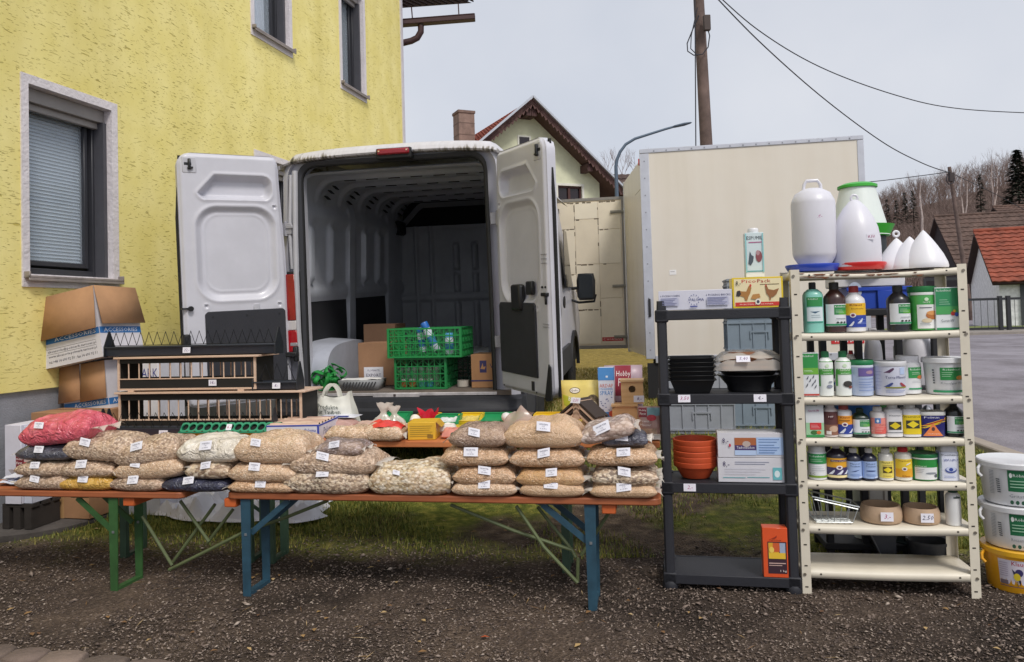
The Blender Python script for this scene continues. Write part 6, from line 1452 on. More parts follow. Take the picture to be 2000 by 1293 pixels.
def bin_(label, px0, px1, pyt, pyb, col, c=4.50, fill=None):
    w_, h_ = dims(px0, px1, pyt, pyb, c); p = onT((px0+px1)/2, pyb, c); t = thing('storage_bin', label, 'bin', p, YAW, 'open fronted plastic bins along the back of the table'); m = M(col, .4, var=.04); e = .003; d_ = .17; h_ = max(.07, h_)
    b = MB(m); a, g = w_/2*.86, w_/2
    def q(x0, y0, z0, x1, y1, z1): pass
    L_ = [(-g, 0, h_*.62), (-a, .01, 0), (-a, d_-.01, 0), (-g, d_, h_), (-g, d_*.4, h_)]; R2 = [(-x, y, z) for x, y, z in L_]
    b.add(L_+R2, [(0, 1, 2, 3, 4), (9, 8, 7, 6, 5), (1, 6, 7, 2), (2, 7, 8, 3), (0, 5, 6, 1)]); o = b.build('tub', t, recalc=False); s = o.modifiers.new('thick', 'SOLIDIFY'); s.thickness = e
    b = MB(m); b.tube([(-g, 0, h_*.62), (-g, d_*.4, h_), (-g, d_, h_), (g, d_, h_), (g, d_*.4, h_), (g, 0, h_*.62)], .004, 6, closed=True); b.build('rim', t)
    if fill:
        b = MB(M(fill, .7, var=.2, vs=30, bump=.5, bs=60)); b.grid(lambda u, v: ((u-.5)*w_*.88, .008+(d_-.02)*v, h_*.50+h_*.25*v+.012*n3(u*6, v*6, px0)), 14, 10); b.build('contents', t, recalc=False)
    return t
bin_('yellow storage bin with a bright red plastic bag bulging out', 806, 848, 813, 832, '#d9a81c')
bin_('green storage bin full of white clips', 846, 890, 813, 838, '#1d8a52', 4.42, '#dcdedd')
bin_('yellow storage bin with pale rings inside, right of the white clips', 891, 935, 812, 832, '#e0b820', 4.5, '#d8c069')
bin_('empty looking green storage bin in the middle of the bin row', 934, 977, 813, 832, '#1d8a52')
bin_('green storage bin behind the white ball, partly hidden by the brown bag', 977, 1018, 813, 832, '#1d8a52')
bin_('long yellow storage bin behind the large pale bag', 1040, 1100, 812, 832, '#e0b820', 4.5)
t = bin_('green storage bin behind the clear film bags', 742, 790, 813, 834, '#1d8a52', 4.56)
def red_bag():
    p = onT(832, 832, 4.50); p.z = TZ+.035; t = thing('plastic_bag', 'bright red plastic bag stuffed into the yellow bin', 'bag', p, YAW); b = MB(M('#cf2038', .3, coat=.3, var=.1, vs=20))
    b.grid(lambda u, v: (lambda a: ((.04+.022*v+.014*math.sin(3*a))*math.cos(a)-.01, .07+.04*math.sin(a), .058*v+.024*v*math.sin(2.5*a+1)+.012*n3(math.cos(a)*3, v*3, 4)))(u*6.283), 28, 8); b.build('film', t, recalc=False, sharp=30)
red_bag()
def scoop():
    p = onT(808, 830, 4.30); p.z = TZ+.06; t = thing('scoop', 'small white plastic scoop lying on the bags beside the yellow box', 'scoop', p, YAW); m = M('#e2dbcf', .4)
    b = MB(m); b.lathe([(.028, 0), (.03, .045), (.027, .045), (.024, .004)], 16, caps=False); b.lathe([(.0, .002), (.026, .002)], 16, caps=False); o = b.build('cup', t); o.rotation_euler = (R_(-60), 0, 0); b = MB(m); b.tube([(.02, .0, .0), (.10, .02, -.01)], .006, 8); b.build('handle', t)
scoop()
t = tag(MB(M('#e3e2e0', .4)).lathe([(.004, 0), (.02, .006), (.028, .02), (.028, .032), (.02, .046), (.004, .052)], 18).build('ball'), 'small white plastic ball resting in the green bin behind the brown bag', 'ball'); _p = onT(989, 828, 4.48); t.location = (_p.x, _p.y, TZ+.045)
def yellow_box():
    w_, h_ = dims(797, 850, 828, 862, 4.08); p = onT(824, 862, 4.08); t = thing('box', 'small yellow carton with brown print standing at the table edge', 'box', p, YAW+.12); y = M('#d9ac2e', .55, var=.05)
    b = MB(y); b.box(-w_/2, w_/2, 0, .17, 0, h_); b.build('body', t, bev=.002); b = MB(M('#8a6a22', .6)); 
    for i in range(6): b.box(-w_*.42, w_*(.38-.05*(i % 3)), -.0012, -.0003, h_*.78-.011*i, h_*.78-.011*i+.002)
    b.box(w_*.2, w_*.4, -.0014, -.0003, h_*.08, h_*.3); b.build('print', t); b = MB(M('#c4982a', .6)); b.add([(w_/2+.001, .01, h_), (w_/2+.03, .02, h_-.03), (w_/2+.03, .15, h_-.03), (w_/2+.001, .16, h_)], [(0, 1, 2, 3)]); b.build('flap', t)
yellow_box()
for i, (px, py, c, cl, lab) in enumerate(((885, 850, 4.2, '#d97a4a', 'orange printed packet in the bright heap right of the yellow box'), (905, 842, 4.3, '#c8508a', 'pink printed packet in the bright heap right of the yellow box'), (880, 862, 4.1, '#d98b7a', 'salmon packet lying frontmost beside the yellow box'), (915, 838, 4.38, '#8f86c0', 'violet packet at the back of the bright heap'), (902, 860, 4.1, '#3d6b5a', 'dark green packet touching the knotted brown seed bag'))):
    q = onT(px, py, c); t = flat_pack('packet', lab, q, .11, .10, .03+.012*(i % 3), cl, 20+i, YAW+.3*(i-2), group='bright printed packets')
    b = MB(M('#eadfd8', .6)); b.box(-.03, .03, .03, .04, .036, .038) if False else None
for i, (px, py, c, cl, lab) in enumerate(((893, 834, 4.36, '#d4b43a', 'yellow packet between the bins and the bright heap'), (872, 846, 4.24, '#e4dcd4', 'white packet on the left side of the bright heap'), (912, 850, 4.2, '#b8343c', 'dark red packet nearest the knotted brown bag'), (860, 842, 4.34, '#c96a9a', 'rose packet close behind the yellow box'), (780, 838, 4.32, '#d8d2da', 'white packet behind the red printed bag'), (706, 842, 4.28, '#c8a89a', 'beige pink packet behind the clear grain bag'), (670, 846, 4.26, '#8a4a44', 'brownish red packet right of the white display box'))):
    q = onT(px, py, c); q.z += .012*(i % 3); flat_pack('packet', lab, q, .12, .10, .035+.01*(i % 2), cl, 40+i, YAW+.25*((i*3) % 5-2), group='small flat packets')
# ---- right end of the table
def standing_pouch(name, label, x0, x1, y0, y1, c, col, d_=.07, cat='bag', z=None, rx=-.03, rz=YAW, mats=None, taper=.0):
    w_, h_ = dims(x0, x1, y0, y1, c); p = onT((x0+x1)/2, y1, c)
    if z is not None: p.z = z
    t = thing(name, label, cat, p, rz, None, rx); b = MB(M(col, .35, coat=.4, var=.08, vs=8))
    def prof(v): return d_*(.55*(1-v)**.7+.25*math.sin(math.pi*min(1, v*1.05))+.02)
    def fr(u, v): return ((u-.5)*w_*(1-taper*v)*(1-.03*math.sin(math.pi*v)), -prof(v)*max(0, 1-abs(2*u-1)**3)**.6*(1 if v < .9 else (1-v)/.1*.9+.1)+.006*n3(u*4, v*4, x0), h_*v)
    b.grid(fr, 20, 24); b.grid(lambda u, v: (fr(u, v)[0], -fr(u, v)[1]*.8+.004, fr(u, v)[2]), 20, 24, True); b.build('pouch', t, recalc=False)
    mp = lambda x, z_, e: (lambda g: (g[0], g[1]-e-.0012, g[2]))(fr(min(1, max(0, x)), min(1, max(0, z_))))
    return t, mp
def patch(b, mp, x0, x1, z0, z1, e=.0006, n=6, m_=6): b.grid(lambda u, v: mp(x0+(x1-x0)*u, z0+(z1-z0)*v, e), n, m_)
def disc(b, mp, cx, cz, rx, rz, e=.001, n=18):
    K = 3; b.add([mp(cx, cz, e)]+[mp(cx+rx*k/K*math.cos(6.283*i/n), cz+rz*k/K*math.sin(6.283*i/n), e) for k in range(1, K+1) for i in range(n)], [(0, i+1, (i+1) % n+1) for i in range(n)]+[(1+k*n+i, 1+k*n+(i+1) % n, 1+(k+1)*n+(i+1) % n, 1+(k+1)*n+i) for k in range(K-1) for i in range(n)])
def fill(b, mp, pts, e=.0008, rows=10, cols=10):                    # a convex patch laid closely on a curved face
    zs = [p[1] for p in pts]; z0, z1 = min(zs), max(zs)
    def span(z):
        xs = []
        for (xa, za), (xb, zb) in zip(pts, pts[1:]+pts[:1]):
            if (za-z)*(zb-z) <= 0 and za != zb: xs.append(xa+(xb-xa)*(z-za)/(zb-za))
        return (min(xs), max(xs)) if xs else (pts[0][0], pts[0][0])
    def f(u, v): z = z0+(z1-z0)*(.001+.998*v); a, c = span(z); return mp(a+(c-a)*u, z, e)
    b.grid(f, cols, rows)
t, mp = standing_pouch('feed_bag', 'yellow standing feed bag with oval badge and squirrel picture at the right of the table', 1098, 1178, 738, 836, 4.42, '#d9c46a', cat='feed bag')
b = MB(M('#aeb02c', .5, var=.05)); fill(b, mp, [(.02, .72), (.35, .64), (.62, .57), (.62, .48), (.3, .46), (.06, .50)]); b.use(M('#4a3226', .5, var=0)); disc(b, mp, .34, .80, .13, .06, .0008); b.use(M('#ece4d6', .5, var=0)); disc(b, mp, .34, .80, .115, .048, .0016); b.use(M('#4a2a22', .5, var=0)); b.text('Quiko', mp, .25, .43, .775, .825, .0024, keep=False)
b.use(M('#6e5f48', .8, var=.5, vs=60)); disc(b, mp, .78, .55, .17, .17, .0012); b.use(M('#b5a98c', .8, var=.5, vs=70)); disc(b, mp, .80, .50, .10, .09, .002); b.use(M('#f3efdc', .5, var=0)); b.text('Bob', mp, .17, .36, .60, .68, .002, slant=.1); b.text('Nut & Seed', mp, .22, .56, .53, .58, .002, keep=False); b.use(M('#7a6a3a', .6, var=0)); patch(b, mp, .3, .95, .34, .347); patch(b, mp, .4, .9, .31, .317); b.use(M('#8d7350', .7, var=.5, vs=60)); disc(b, mp, .72, .14, .25, .13, .0012); b.build('print', t)
t, mp = standing_pouch('feed_bag', 'tall lilac and crimson feed bag at the back right corner of the table', 1183, 1258, 706, 828, 4.52, '#b7a0ab', cat='feed bag', d_=.08)
b = MB(M('#8f1d33', .45, var=.05)); patch(b, mp, .28, .70, .52, .995, .0008); b.use(M('#efe4e4', .5, var=0)); b.text('Hobby', mp, .31, .68, .80, .91, .0018, keep=False, slant=.1); b.text('First', mp, .36, .66, .67, .79, .0018, keep=False, slant=.1); b.use(M('#5d2a3c', .5, var=0)); b.text('Granul', mp, .20, .52, .40, .46, .0018, keep=False); patch(b, mp, .2, .5, .36, .367, .0008); patch(b, mp, .2, .45, .33, .337, .0008); b.use(M('#b0604a', .6, var=.4, vs=30)); patch(b, mp, .12, .98, .02, .22, .0008); b.use(M('#6a3a4c', .5, var=0)); b.tube([mp(.84+.1*math.cos(a*.5236), .70+.035*math.sin(a*.5236), .001) for a in range(12)], .0012, 4, closed=True); b.build('print', t)
t = carton('feed_box', 'tall narrow blue and white spray box between the yellow and crimson feed bags', onT(1186, 832, 4.36), .085, .06, .355, '#d5d9e6', YAW-.03, cat='box', tape=False)
b = MB(M('#4f8fd0', .5, var=.04)); hw = .0425; b.box(-hw-.0004, hw+.0004, -.0012, -.0002, .285, .3552); b.box(-hw-.0004, hw+.0004, -.0012, -.0002, .0, .11); b.box(hw+.0002, hw+.0012, .0, .06, .285, .355); b.box(hw+.0002, hw+.0012, 0, .06, 0, .11); b.use(M('#c9736a', .5, var=0)); b.text('ARDAP', front(0), -.036, .04, .245, .265, .0012, keep=False); b.use(M('#3a7fc0', .5, var=0)); b.text('UNGEZIEFER', front(0), -.036, .038, .232, .241, .0012, keep=False); b.text('SPRAY', front(0), -.034, .038, .203, .227, .0012, keep=False)
b.use(M('#2f3f8c', .5, var=0)); r = random.Random(8)
for i in range(13):
    x, z, a = r.uniform(-.034, .034), .118+.078*(i/13)+r.uniform(-.004, .004), r.uniform(-.8, .8); q = Vector((math.cos(a), 0, math.sin(a)))*.0065; s = Vector((-math.sin(a), 0, math.cos(a)))*.0024; c0 = Vector((x, -.0012, z)); b.add([tuple(c0-q), tuple(c0-s), tuple(c0+q*.7), tuple(c0+s)], [(0, 1, 2, 3)])
b.use(M('#d8634a', .5, var=0)); disc(b, front(0), .028, .10, .017, .017, .0016); b.use(M('#e3ecf6', .5, var=0)); patch(b, front(0), .0, .012, .30, .31, .0016, 1, 1)
for i in range(5): patch(b, front(0), -.02, .03-.006*(i % 3), .075-.012*i, .078-.012*i, .0016, 1, 1)
b.build('print', t)
def nest_box(label, x0, x1, y0, y1, c, z, hx, hz, r, d_=.11, lip=True):
    w_, h_ = dims(x0, x1, y0, y1, c); p = onT((x0+x1)/2, y1, c); p.z = z; t = thing('nest_box', label, 'nest box', p, YAW, 'small wooden nest boxes'); b = MB(PALEW)
    n = 20; ring = [(hx*w_+r*math.cos(6.283*i/n), hz*h_+r*math.sin(6.283*i/n)) for i in range(n)]; sq = []
    for i in range(n):
        a = 6.283*i/n; ca, sa = math.cos(a), math.sin(a); cx, cz = hx*w_, hz*h_
        k = min(((w_/2-cx) if ca > 0 else (w_/2+cx))/max(1e-5, abs(ca)), ((h_-cz) if sa > 0 else cz)/max(1e-5, abs(sa))); sq.append((cx+ca*k, cz+sa*k))
    for y in (0, .009): b.add([(x, y, zz) for x, zz in ring+sq], [(i, (i+1) % n, n+(i+1) % n, n+i) for i in range(n)])
    b.add([(x, y, zz) for y in (0, .009) for x, zz in ring], [(i, (i+1) % n, n+(i+1) % n, n+i) for i in range(n)])
    b.build('front_board', t, recalc=False); b = MB(PALEW); b.box(-w_/2, -w_/2+.009, .0092, d_, 0, h_); b.box(w_/2-.009, w_/2, .0092, d_, 0, h_); b.build('side_board', t); b = MB(PALEW); b.box(-w_/2+.009, w_/2-.009, d_-.009, d_, 0, h_); b.build('back_board', t); b = MB(PALEW); b.box(-w_/2+.009, w_/2-.009, .0092, d_-.009, 0, .009); b.build('floor_board', t)
    b = MB(PALEW); b.box(-w_/2-.004, w_/2+.004, -.012 if lip else 0, d_, h_+.0005, h_+.0105); b.build('lid', t); return t, w_, h_
_, w1, h1 = nest_box('lower pale wooden nest box with the larger round hole', 1197, 1246, 795, 848, 4.30, TZ+.0015, 0, .55, .030)
t, w2, h2 = nest_box('upper pale wooden nest box with a small high hole and a price tag', 1214, 1257, 747, 790, 4.32, TZ+.0135+h1, 0, .66, .019)
price(t, .035, -.0008, h2*.22, .056, .036, '8,-')
t, mp = standing_pouch('feed_bag', 'small crimson and pink feed bag at the right front corner of the table', 1247, 1291, 788, 848, 4.18, '#b08a80', cat='feed bag', d_=.05)
b = MB(M('#7d1c2e', .5, var=.05)); patch(b, mp, .03, .40, .66, .96, .0008); b.use(M('#7aa0a8', .5, var=.2, vs=30)); patch(b, mp, .42, .98, .70, .96, .0008); b.use(M('#b83a44', .5, var=.3, vs=50)); disc(b, mp, .60, .64, .22, .10, .0014); b.use(M('#c7a68e', .6, var=.3, vs=40)); patch(b, mp, .05, .95, .05, .30, .0008); b.use(M('#efe4e0', .5, var=0)); b.text('Hobby', mp, .06, .38, .83, .91, .002, keep=False); b.text('First', mp, .08, .35, .73, .81, .002, keep=False); b.text('Power', mp, .08, .5, .50, .58, .002, keep=False); b.text('Mauser', mp, .08, .58, .38, .46, .002, keep=False); b.build('print', t)
q = onT(1275, 852, 4.06); flat_pack('packet', 'flat whitish packet lying at the right corner of the table', q, .12, .08, .025, '#cfc6c0', 55)
def perches():
    p = onT(1128, 850, 4.16); t = thing('perch_stack', 'stack of V shaped wooden pigeon perches with a pink price tag', 'perch', p, YAW-.55); a = R_(36)
    for i in range(4):
        for s in (-1, 1):
            b = MB(BIRCH if i % 2 == 0 else M('#3a2f2a', .8)); z = .035+.022*i
            for y0, y1 in ((.0, .012),): pass
            L_ = .155; c0 = Vector((0, 0, z+.10)); e = Vector((s*L_*math.cos(a), 0, z+.10-L_*math.sin(a)))
            for y in (0, .10): b.bar(c0+Vector((0, y, 0)), e+Vector((0, y, 0)), .012, .010)
            b.add([tuple(c0+Vector((0, 0, .006))), tuple(e+Vector((0, 0, .006))), tuple(e+Vector((0, .11, .006))), tuple(c0+Vector((0, .11, .006)))], [(0, 1, 2, 3)]); b.build('perch_board', t)
    b = MB(BIRCH); b.box(-.02, .02, -.006, .11, .10, .196); b.build('ridge_block', t); price(t, .0, -.008, .198, .062, .03, '2,50', '#b03a8a', lean=-.3)
perches()
def under_box():                                                  # an orange wooden box hung under the table top
    t = [o for o in bpy.data.objects if o.get('label', '').startswith('orange brown table carrying')][0]; x0, x1 = lx(D(864, 900, 4.1), t.location), lx(D(908, 900, 4.1), t.location)
    b = MB(M('#c07a34', .6, var=.12)); b.box(x0, x0+.016, .10, .35, TZ-.20, TZ-.033); b.box(x0, x1, .10, .35, TZ-.206, TZ-.19); b.box(x0+.016, x1, .30, .316, TZ-.19, TZ-.033); o = b.build('under_box', t); b = MB(M('#b89468', .85)); b.box(x0+.02, x1, .13, .29, TZ-.188, TZ-.05); b.use(M('#2d2a2c', .7)); b.text('LET', front(.13), x0+.03, x1-.01, TZ-.11, TZ-.07, .001); b.build('inner_carton', o)
under_box()
# tarp under the benches
def tarp():
    c0 = DZ(485, 1005, .03); t = thing('tarpaulin', 'crumpled white plastic sheet lying on the grass under the benches', 'tarpaulin', (c0.x, c0.y, gz(c0.y)), YAW-.02)
    b = MB(M('#dedee6', .35, coat=.3, var=.06, vs=5)); r = random.Random(1)
    def f(u, v):
        x = (u-.5)*1.22*(1-.15*v+.14*n3(v*3, 5)); y = (v-.42)*.62*(.7+.5*math.sin(math.pi*u)**.6)+.10*n3(u*5, v*2, 3); e = min(u, 1-u, v, 1-v)
        z = .006+smooth(0, .10, e)*(.02+.42*max(0,.2-abs(n3(u*3.1+2, v*2.2, 1)))+.22*max(0,.22-abs(n3(u*7, v*5, 4)))+.10*max(0,.25-abs(n3(u*15, v*11, 6))))
        return (x, y, z+.055*max(0, y))
    b.grid(f, 60, 36); b.build('sheet', t, recalc=False, sharp=22)
tarp()
# ================================================================ SHELVES on the right
WHS = M('#d6cebd', .45, var=.06, vs=5); RUST = M('#7a4a30', .9, var=.4, vs=30)
def shelf_origin(px, py): return DZ(px, py, 0)
oB = shelf_origin(1312, 1150); oW = shelf_origin(1583, 1160)
aB = math.atan2(-.112, .559); aW = math.atan2(-.12, .72)
BZ = [.072, .512, .942, 1.352]; BW, BD = .575, .30
WZ = [.110, .318, .525, .728, .922, 1.225, 1.518]; WW, WD = .735, .28
def black_shelf():
    t = thing('black_shelf', 'black plastic shelf with four tiers between the benches and the cream metal shelf', 'shelf', oB, aB); m = M('#23242b', .6, var=.08, vs=10, bump=.12, bs=160); x0 = -.035
    for z in BZ:
        b = MB(m); h_ = .048; b.box(x0, x0+BW+.06, 0, BD, z-.012, z-.002); b.box(x0, x0+BW+.06, -.002, .016, z-h_, z); b.box(x0, x0+BW+.06, BD-.016, BD+.002, z-h_, z); b.box(x0-.002, x0+.014, .016, BD-.016, z-h_, z); b.box(x0+BW+.046, x0+BW+.062, .016, BD-.016, z-h_, z); s = b.build('shelf_board', t, bev=.004, seg=2)
        b = MB(m)
        for x in (x0+.03, x0+BW+.03):
            for y in (.028, BD-.028): b = MB(m); b.box(x-.033, x+.033, y-.030, y+.030, z-.058, z+.004); b.build('corner_socket', s, bev=.008, seg=2)
    for x in (x0+.03, x0+BW+.03):
        for y in (.028, BD-.028):
            zz = [0]+BZ+[1.385]
            b = MB(m); b.lathe([(.028, .03), (.024, .06), (.024, 1.36), (.022, 1.40)], 16, c=(x, y, 0), pw=4); b.build('post', t)
            b = MB(m); b.lathe([(.038, 0), (.040, .02), (.033, .035)], 16, c=(x, y, 0)); b.build('foot', t)
    for px, tier, s, ink in ((1336, 2, '3,50', '#b03a7a'), (1484, 2, '4,-', '#4a3a5a'), (1347, 1, '2,-', '#b03a7a')):
        q = D(px, 770 if tier == 2 else 948, 3.9); x = (q.x-oB.x)*math.cos(aB)+(q.y-oB.y)*math.sin(aB); price(t, x, -.004, BZ[tier]-.020, .058, .036, s, ink, lean=-.06)
black_shelf()
def white_shelf():
    t = thing('metal_shelf', 'cream slotted metal shelf with seven boards full of bottles and tubs', 'shelf', oW, aW); x0, x1 = -.034, WW+.006
    hole = M('#3a332c', .9, var=0)
    for xs in (0, 1):
        for ys in (0, 1):
            xa = x0 if xs == 0 else x1-.040; y = 0 if ys == 0 else WD
            b = MB(WHS); b.box(xa, xa+.040, y-.001, y+.001, 0, 1.53); xe = xa if xs == 0 else xa+.040; b.box(xe-.001, xe+.001, min(y, y+(.035 if ys == 0 else -.035)), max(y, y+(.035 if ys == 0 else -.035)), 0, 1.53); p = b.build('post', t)
            b = MB(hole); z = .03; k = 0
            while z < 1.5: b.box(xa+.012, xa+.026, y-.0022 if ys == 0 else y+.0008, y-.0008 if ys == 0 else y+.0022, z, z+.006); z += .0985; k += 1
            b.build('slot_row', p)
    for i, z in enumerate(WZ):
        h_ = .034; top = i == len(WZ)-1; b = MB(WHS)
        nx = 16
        def sag(u): return -.010*math.sin(math.pi*u)*(2.0 if top else .5)
        y0, y1 = .002, WD-.002
        b.grid(lambda u, v: (x0+.002+(x1-x0-.004)*u, y0+(y1-y0)*v, z+sag(u)*(1-v)), nx, 4)
        for y, e in ((y0, 0), (y1, 1)):
            b.grid(lambda u, v: (x0+.002+(x1-x0-.004)*u, y+(.004*n3(u*6, 3) if top and not e else 0), z+(sag(u) if not e else 0)-h_*v*(1-(.5 if top and not e else .0)*math.sin(math.pi*u))), nx, 2)
        for x in (x0+.002, x1-.002): b.grid(lambda u, v: (x, y0+(y1-y0)*u, z-h_*v), 2, 1)
        o = b.build('shelf_board', t, recalc=False, sharp=30); s = o.modifiers.new('thick', 'SOLIDIFY'); s.thickness = .0016; s.offset = -1
        b = MB(M('#8b8378', .4, metal=.6))
        for x in (x0+.012, x1-.014): b.lathe([(.007, 0), (.006, .004)], 8, c=(x, -.004, z-.018)) if False else b.tube([(x, -.006, z-.018), (x, -.0012, z-.018)], .007, 8)
        b.build('bolt', o)
        b = MB(hole)
        for x in (x0+.085, x1-.085): b.box(x-.004, x+.004, -.0012, .0012, z-.020, z-.013)
        b.build('hole', o)
        if top:
            b = MB(RUST); r = random.Random(9)
            for k in range(22):
                u = r.choice((r.uniform(.05, .35), r.uniform(.45, .75))); a, c = r.uniform(.008, .03), r.uniform(.003, .009); x = x0+(x1-x0)*u; zz = z+sag(u)-r.choice((.002, .002, .016)); b.prism([(x-a, zz), (x-a*.3, zz-c), (x+a*.5, zz-c*.8), (x+a, zz)], -.0032+.004*n3(u*6, 3), -.0014, 'y')
            b.build('rust_patch', o)
    return t
white_shelf()
# ---- goods: print is laid on as patches wrapped round the body
def onS(which, px, tier, dy, py=700): # a spot on a tier below pixel column px, dy behind its front edge
    o, a, z = (oW, aW, WZ[tier]) if which == 'w' else (oB, aB, BZ[tier]); c, s = math.cos(a), math.sin(a); base = Vector((o.x, o.y, z))+Vector((-s, c, 0))*dy; n = Vector((-s, c, 0)); d = ray(px, py); k = (base-EY).dot(n)/d.dot(n); p = EY+d*k; return Vector((p.x, p.y, z+.0015))
def px2m(px, y): return px*y/FPX
PROF = dict(
 bottle=[(0, .90), (.015, 1), (.66, 1), (.72, .93), (.80, .60), (.83, .46), (.86, .40), (.87, .38)],
 long=[(0, .94), (.012, 1), (.74, 1), (.80, .86), (.85, .55), (.86, .50)],
 square=[(0, .94), (.012, 1), (.78, 1), (.83, .86), (.86, .55), (.87, .50)],
 jar=[(0, .95), (.015, 1), (.78, 1), (.82, .92), (.83, .86)],
 tub=[(0, .93), (.015, .95), (.86, 1), (.87, .98)],
 bucket=[(0, .84), (.02, .86), (.86, .97), (.87, .95)])
CAPP = dict(bottle=(.42, .85, 1), long=(.56, .845, 1), square=(.56, .85, 1), jar=(.90, .83, 1), tub=(1.04, .87, 1), bucket=(1.06, .87, 1))
def wares(label, x0, x1, y0, y1, tier, kind, body, cap, prints, cat='bottle', which='w', dy=.03, pw=2, group=None, capr=None, name=None, rough=.35, dpt=1.0, hcap=None, z=None, rzx=0, neck=None):
    rr_ = px2m((x1-x0)/2, 3.68)*dpt if kind != 'box' else 0; p = onS(which, (x0+x1)/2, tier, dy+rr_, (y0+y1)/2); w_ = px2m(x1-x0, p.y); h_ = px2m(y1-y0, p.y)
    # the board top is seen a little from above: the base stands that much further back
    if z is not None: p.z = z
    r = w_/2; a0 = (aW if which == 'w' else aB)
    t = thing(name or {'bottle': 'bottle', 'long': 'bottle', 'square': 'bottle', 'jar': 'jar', 'tub': 'tub', 'bucket': 'bucket', 'box': 'packet'}[kind], label, cat, p, a0+rzx, group)
    mb = body if not isinstance(body, str) else M(body, rough, coat=.25, var=.04, vs=12)
    if kind == 'box':
        d_ = w_*dpt; b = MB(mb); b.box(-r, r, 0, d_, 0, h_); b.build('body', t, bev=.0015)
        mp = lambda x, zz, e: (x*r, -e-.0003, zz*h_)
    else:
        pr = PROF[kind]; b = MB(mb); b.lathe([(q*r, zz*h_) for zz, q in pr], 28, sy=dpt, pw=pw); b.build('body', t, sharp=32)
        def rad(zz):
            for (za, qa), (zb, qb) in zip(pr, pr[1:]):
                if zz <= zb: return qa+(qb-qa)*max(0, (zz-za))/(zb-za)
            return pr[-1][1]
        def mp(x, zz, e):
            a = x*1.25; q = rad(zz)*r; ca, sa = math.cos(a), math.sin(a); k = 1 if pw == 2 else (abs(sa)**pw+abs(ca)**pw)**(-1/pw); return ((q*k+e+.0005)*sa, -(q*k*dpt+e+.0005)*ca, zz*h_)
        cr, c0, c1 = CAPP[kind]; cr = capr or cr; c0 = hcap or c0
        if cap:
            b = MB(M(cap, .4, var=.03)); R2 = r*cr; hh = (c1-c0)*h_
            if kind in ('bottle', 'long', 'square'):
                b.lathe([(R2*.96, c0*h_), (R2, c0*h_+.001), (R2*.97, h_-.002), (R2*.85, h_)], 24, sy=1 if pw == 2 else 1)
                for i in range(24): a = 6.283*i/24; b.box(R2*math.cos(a)-.0007, R2*math.cos(a)+.0007, R2*math.sin(a)-.0007, R2*math.sin(a)+.0007, c0*h_+.002, h_-.003)
            else: b.lathe([(R2*.98, c0*h_-.002), (R2, c0*h_), (R2, h_-.003), (R2*.96, h_), (R2*.90, h_-.002)], 30, sy=dpt, pw=pw)
            b.build('cap' if kind in ('bottle', 'long', 'square') else 'lid', t)
    if prints:
        b = MB(); e = .0004
        for q in prints:
            b.use(q[-1] if not isinstance(q[-1], str) else M(q[-1], .5, var=.03, vs=20)); e += .0004
            if q[0] == 'r': n = 20 if kind != 'box' else 1; patch(b, mp, q[1], q[2], q[3], q[4], e, n, 4 if kind in ('tub', 'bucket') else 1)
            elif q[0] == 't': b.text(q[5], mp, q[1], q[2], q[3], q[4], e, keep=False)
            elif q[0] == 'd': disc(b, mp, q[1], q[2], q[3], q[4], e, 14)
            elif q[0] == 'p' and len(q[1]) < 7 and kind != 'box': fill(b, mp, q[1], e, 8, 8)
            elif q[0] == 'p': b.add([mp(x, zz, e+.0004) for x, zz in q[1]], [tuple(range(len(q[1])))])
        b.build('print', t, recalc=False)
    return t
def lines(x0, x1, zs, col='#7a8088', h=.008): return [('r', x0, x1-.12*(i % 3)*(x1-x0), z, z+h, col) for i, z in enumerate(zs)]
def bird(cx, cz, s, col, fl=1): return ('p', [(cx-fl*s*1.1, cz-.35*s*.5), (cx-fl*s*.3, cz+.1*s*.5), (cx+fl*s*.35, cz+.55*s*.5), (cx+fl*s*.75, cz+.75*s*.5), (cx+fl*s*.95, cz+.5*s*.5), (cx+fl*s*.6, cz+.05*s*.5), (cx+fl*s*.1, cz-.35*s*.5)], col)
GREENL = '#2f8a4a'; W_ = '#dfe2e6'; RF = 'Röhnfried'
def rlab(z0=.16, z1=.66, txt=RF, w=.85, foot=True, extra=()):            # white label with a green panel and foot line
    h = z1-z0; L_ = [('r', -w, w, z0, z1, W_), ('r', -w*.25, w*.95, z0+h*.52, z1-h*.04, GREENL), ('r', .1*w, w*.95, z0+h*.52, z0+h*.70, '#5aa63e'), ('t', -w*.18, w*.75, z1-h*.16, z1-h*.08, txt, '#e9f2ea')]+lines(-w*.15, w*.6, [z0+h*.60, z0+h*.66, z0+h*.72], '#bfe0c4', .006)
    if foot: L_ += [('r', -w, w, z0+h*.03, z0+h*.11, '#2f9060'), ('d', .0, z0+h*.17, .09, .02, '#2c3a30'), ('d', .25, z0+h*.17, .09, .02, '#2c3a30'), ('d', .5, z0+h*.17, .09, .02, '#2c3a30'), ('r', -.1, w*.7, z0+h*.33, z0+h*.36, '#8b9298')]
    return L_+list(extra)
G1 = 'bottles and tubs on the uppermost stocked board'
wares('turquoise bottle with black pump cap at the left of the upper board', 1569, 1606, 545, 643, 5, 'long', '#7fc0b2', '#1d1f22', [('r', -.62, .62, .52, .70, GREENL), ('t', -.5, .2, .65, .68, RF, '#e6efe8'), ('r', -.62, .62, .22, .50, '#d3dfe2'), ('r', -.62, .62, .20, .225, '#3aa08a'), ('p', [(-.4, .42), (0, .40), (.4, .43), (0, .38)], '#3d5f78'), *lines(-.3, .4, [.30, .34], '#8fa3aa')], group=G1, capr=.34, pw=2.6)
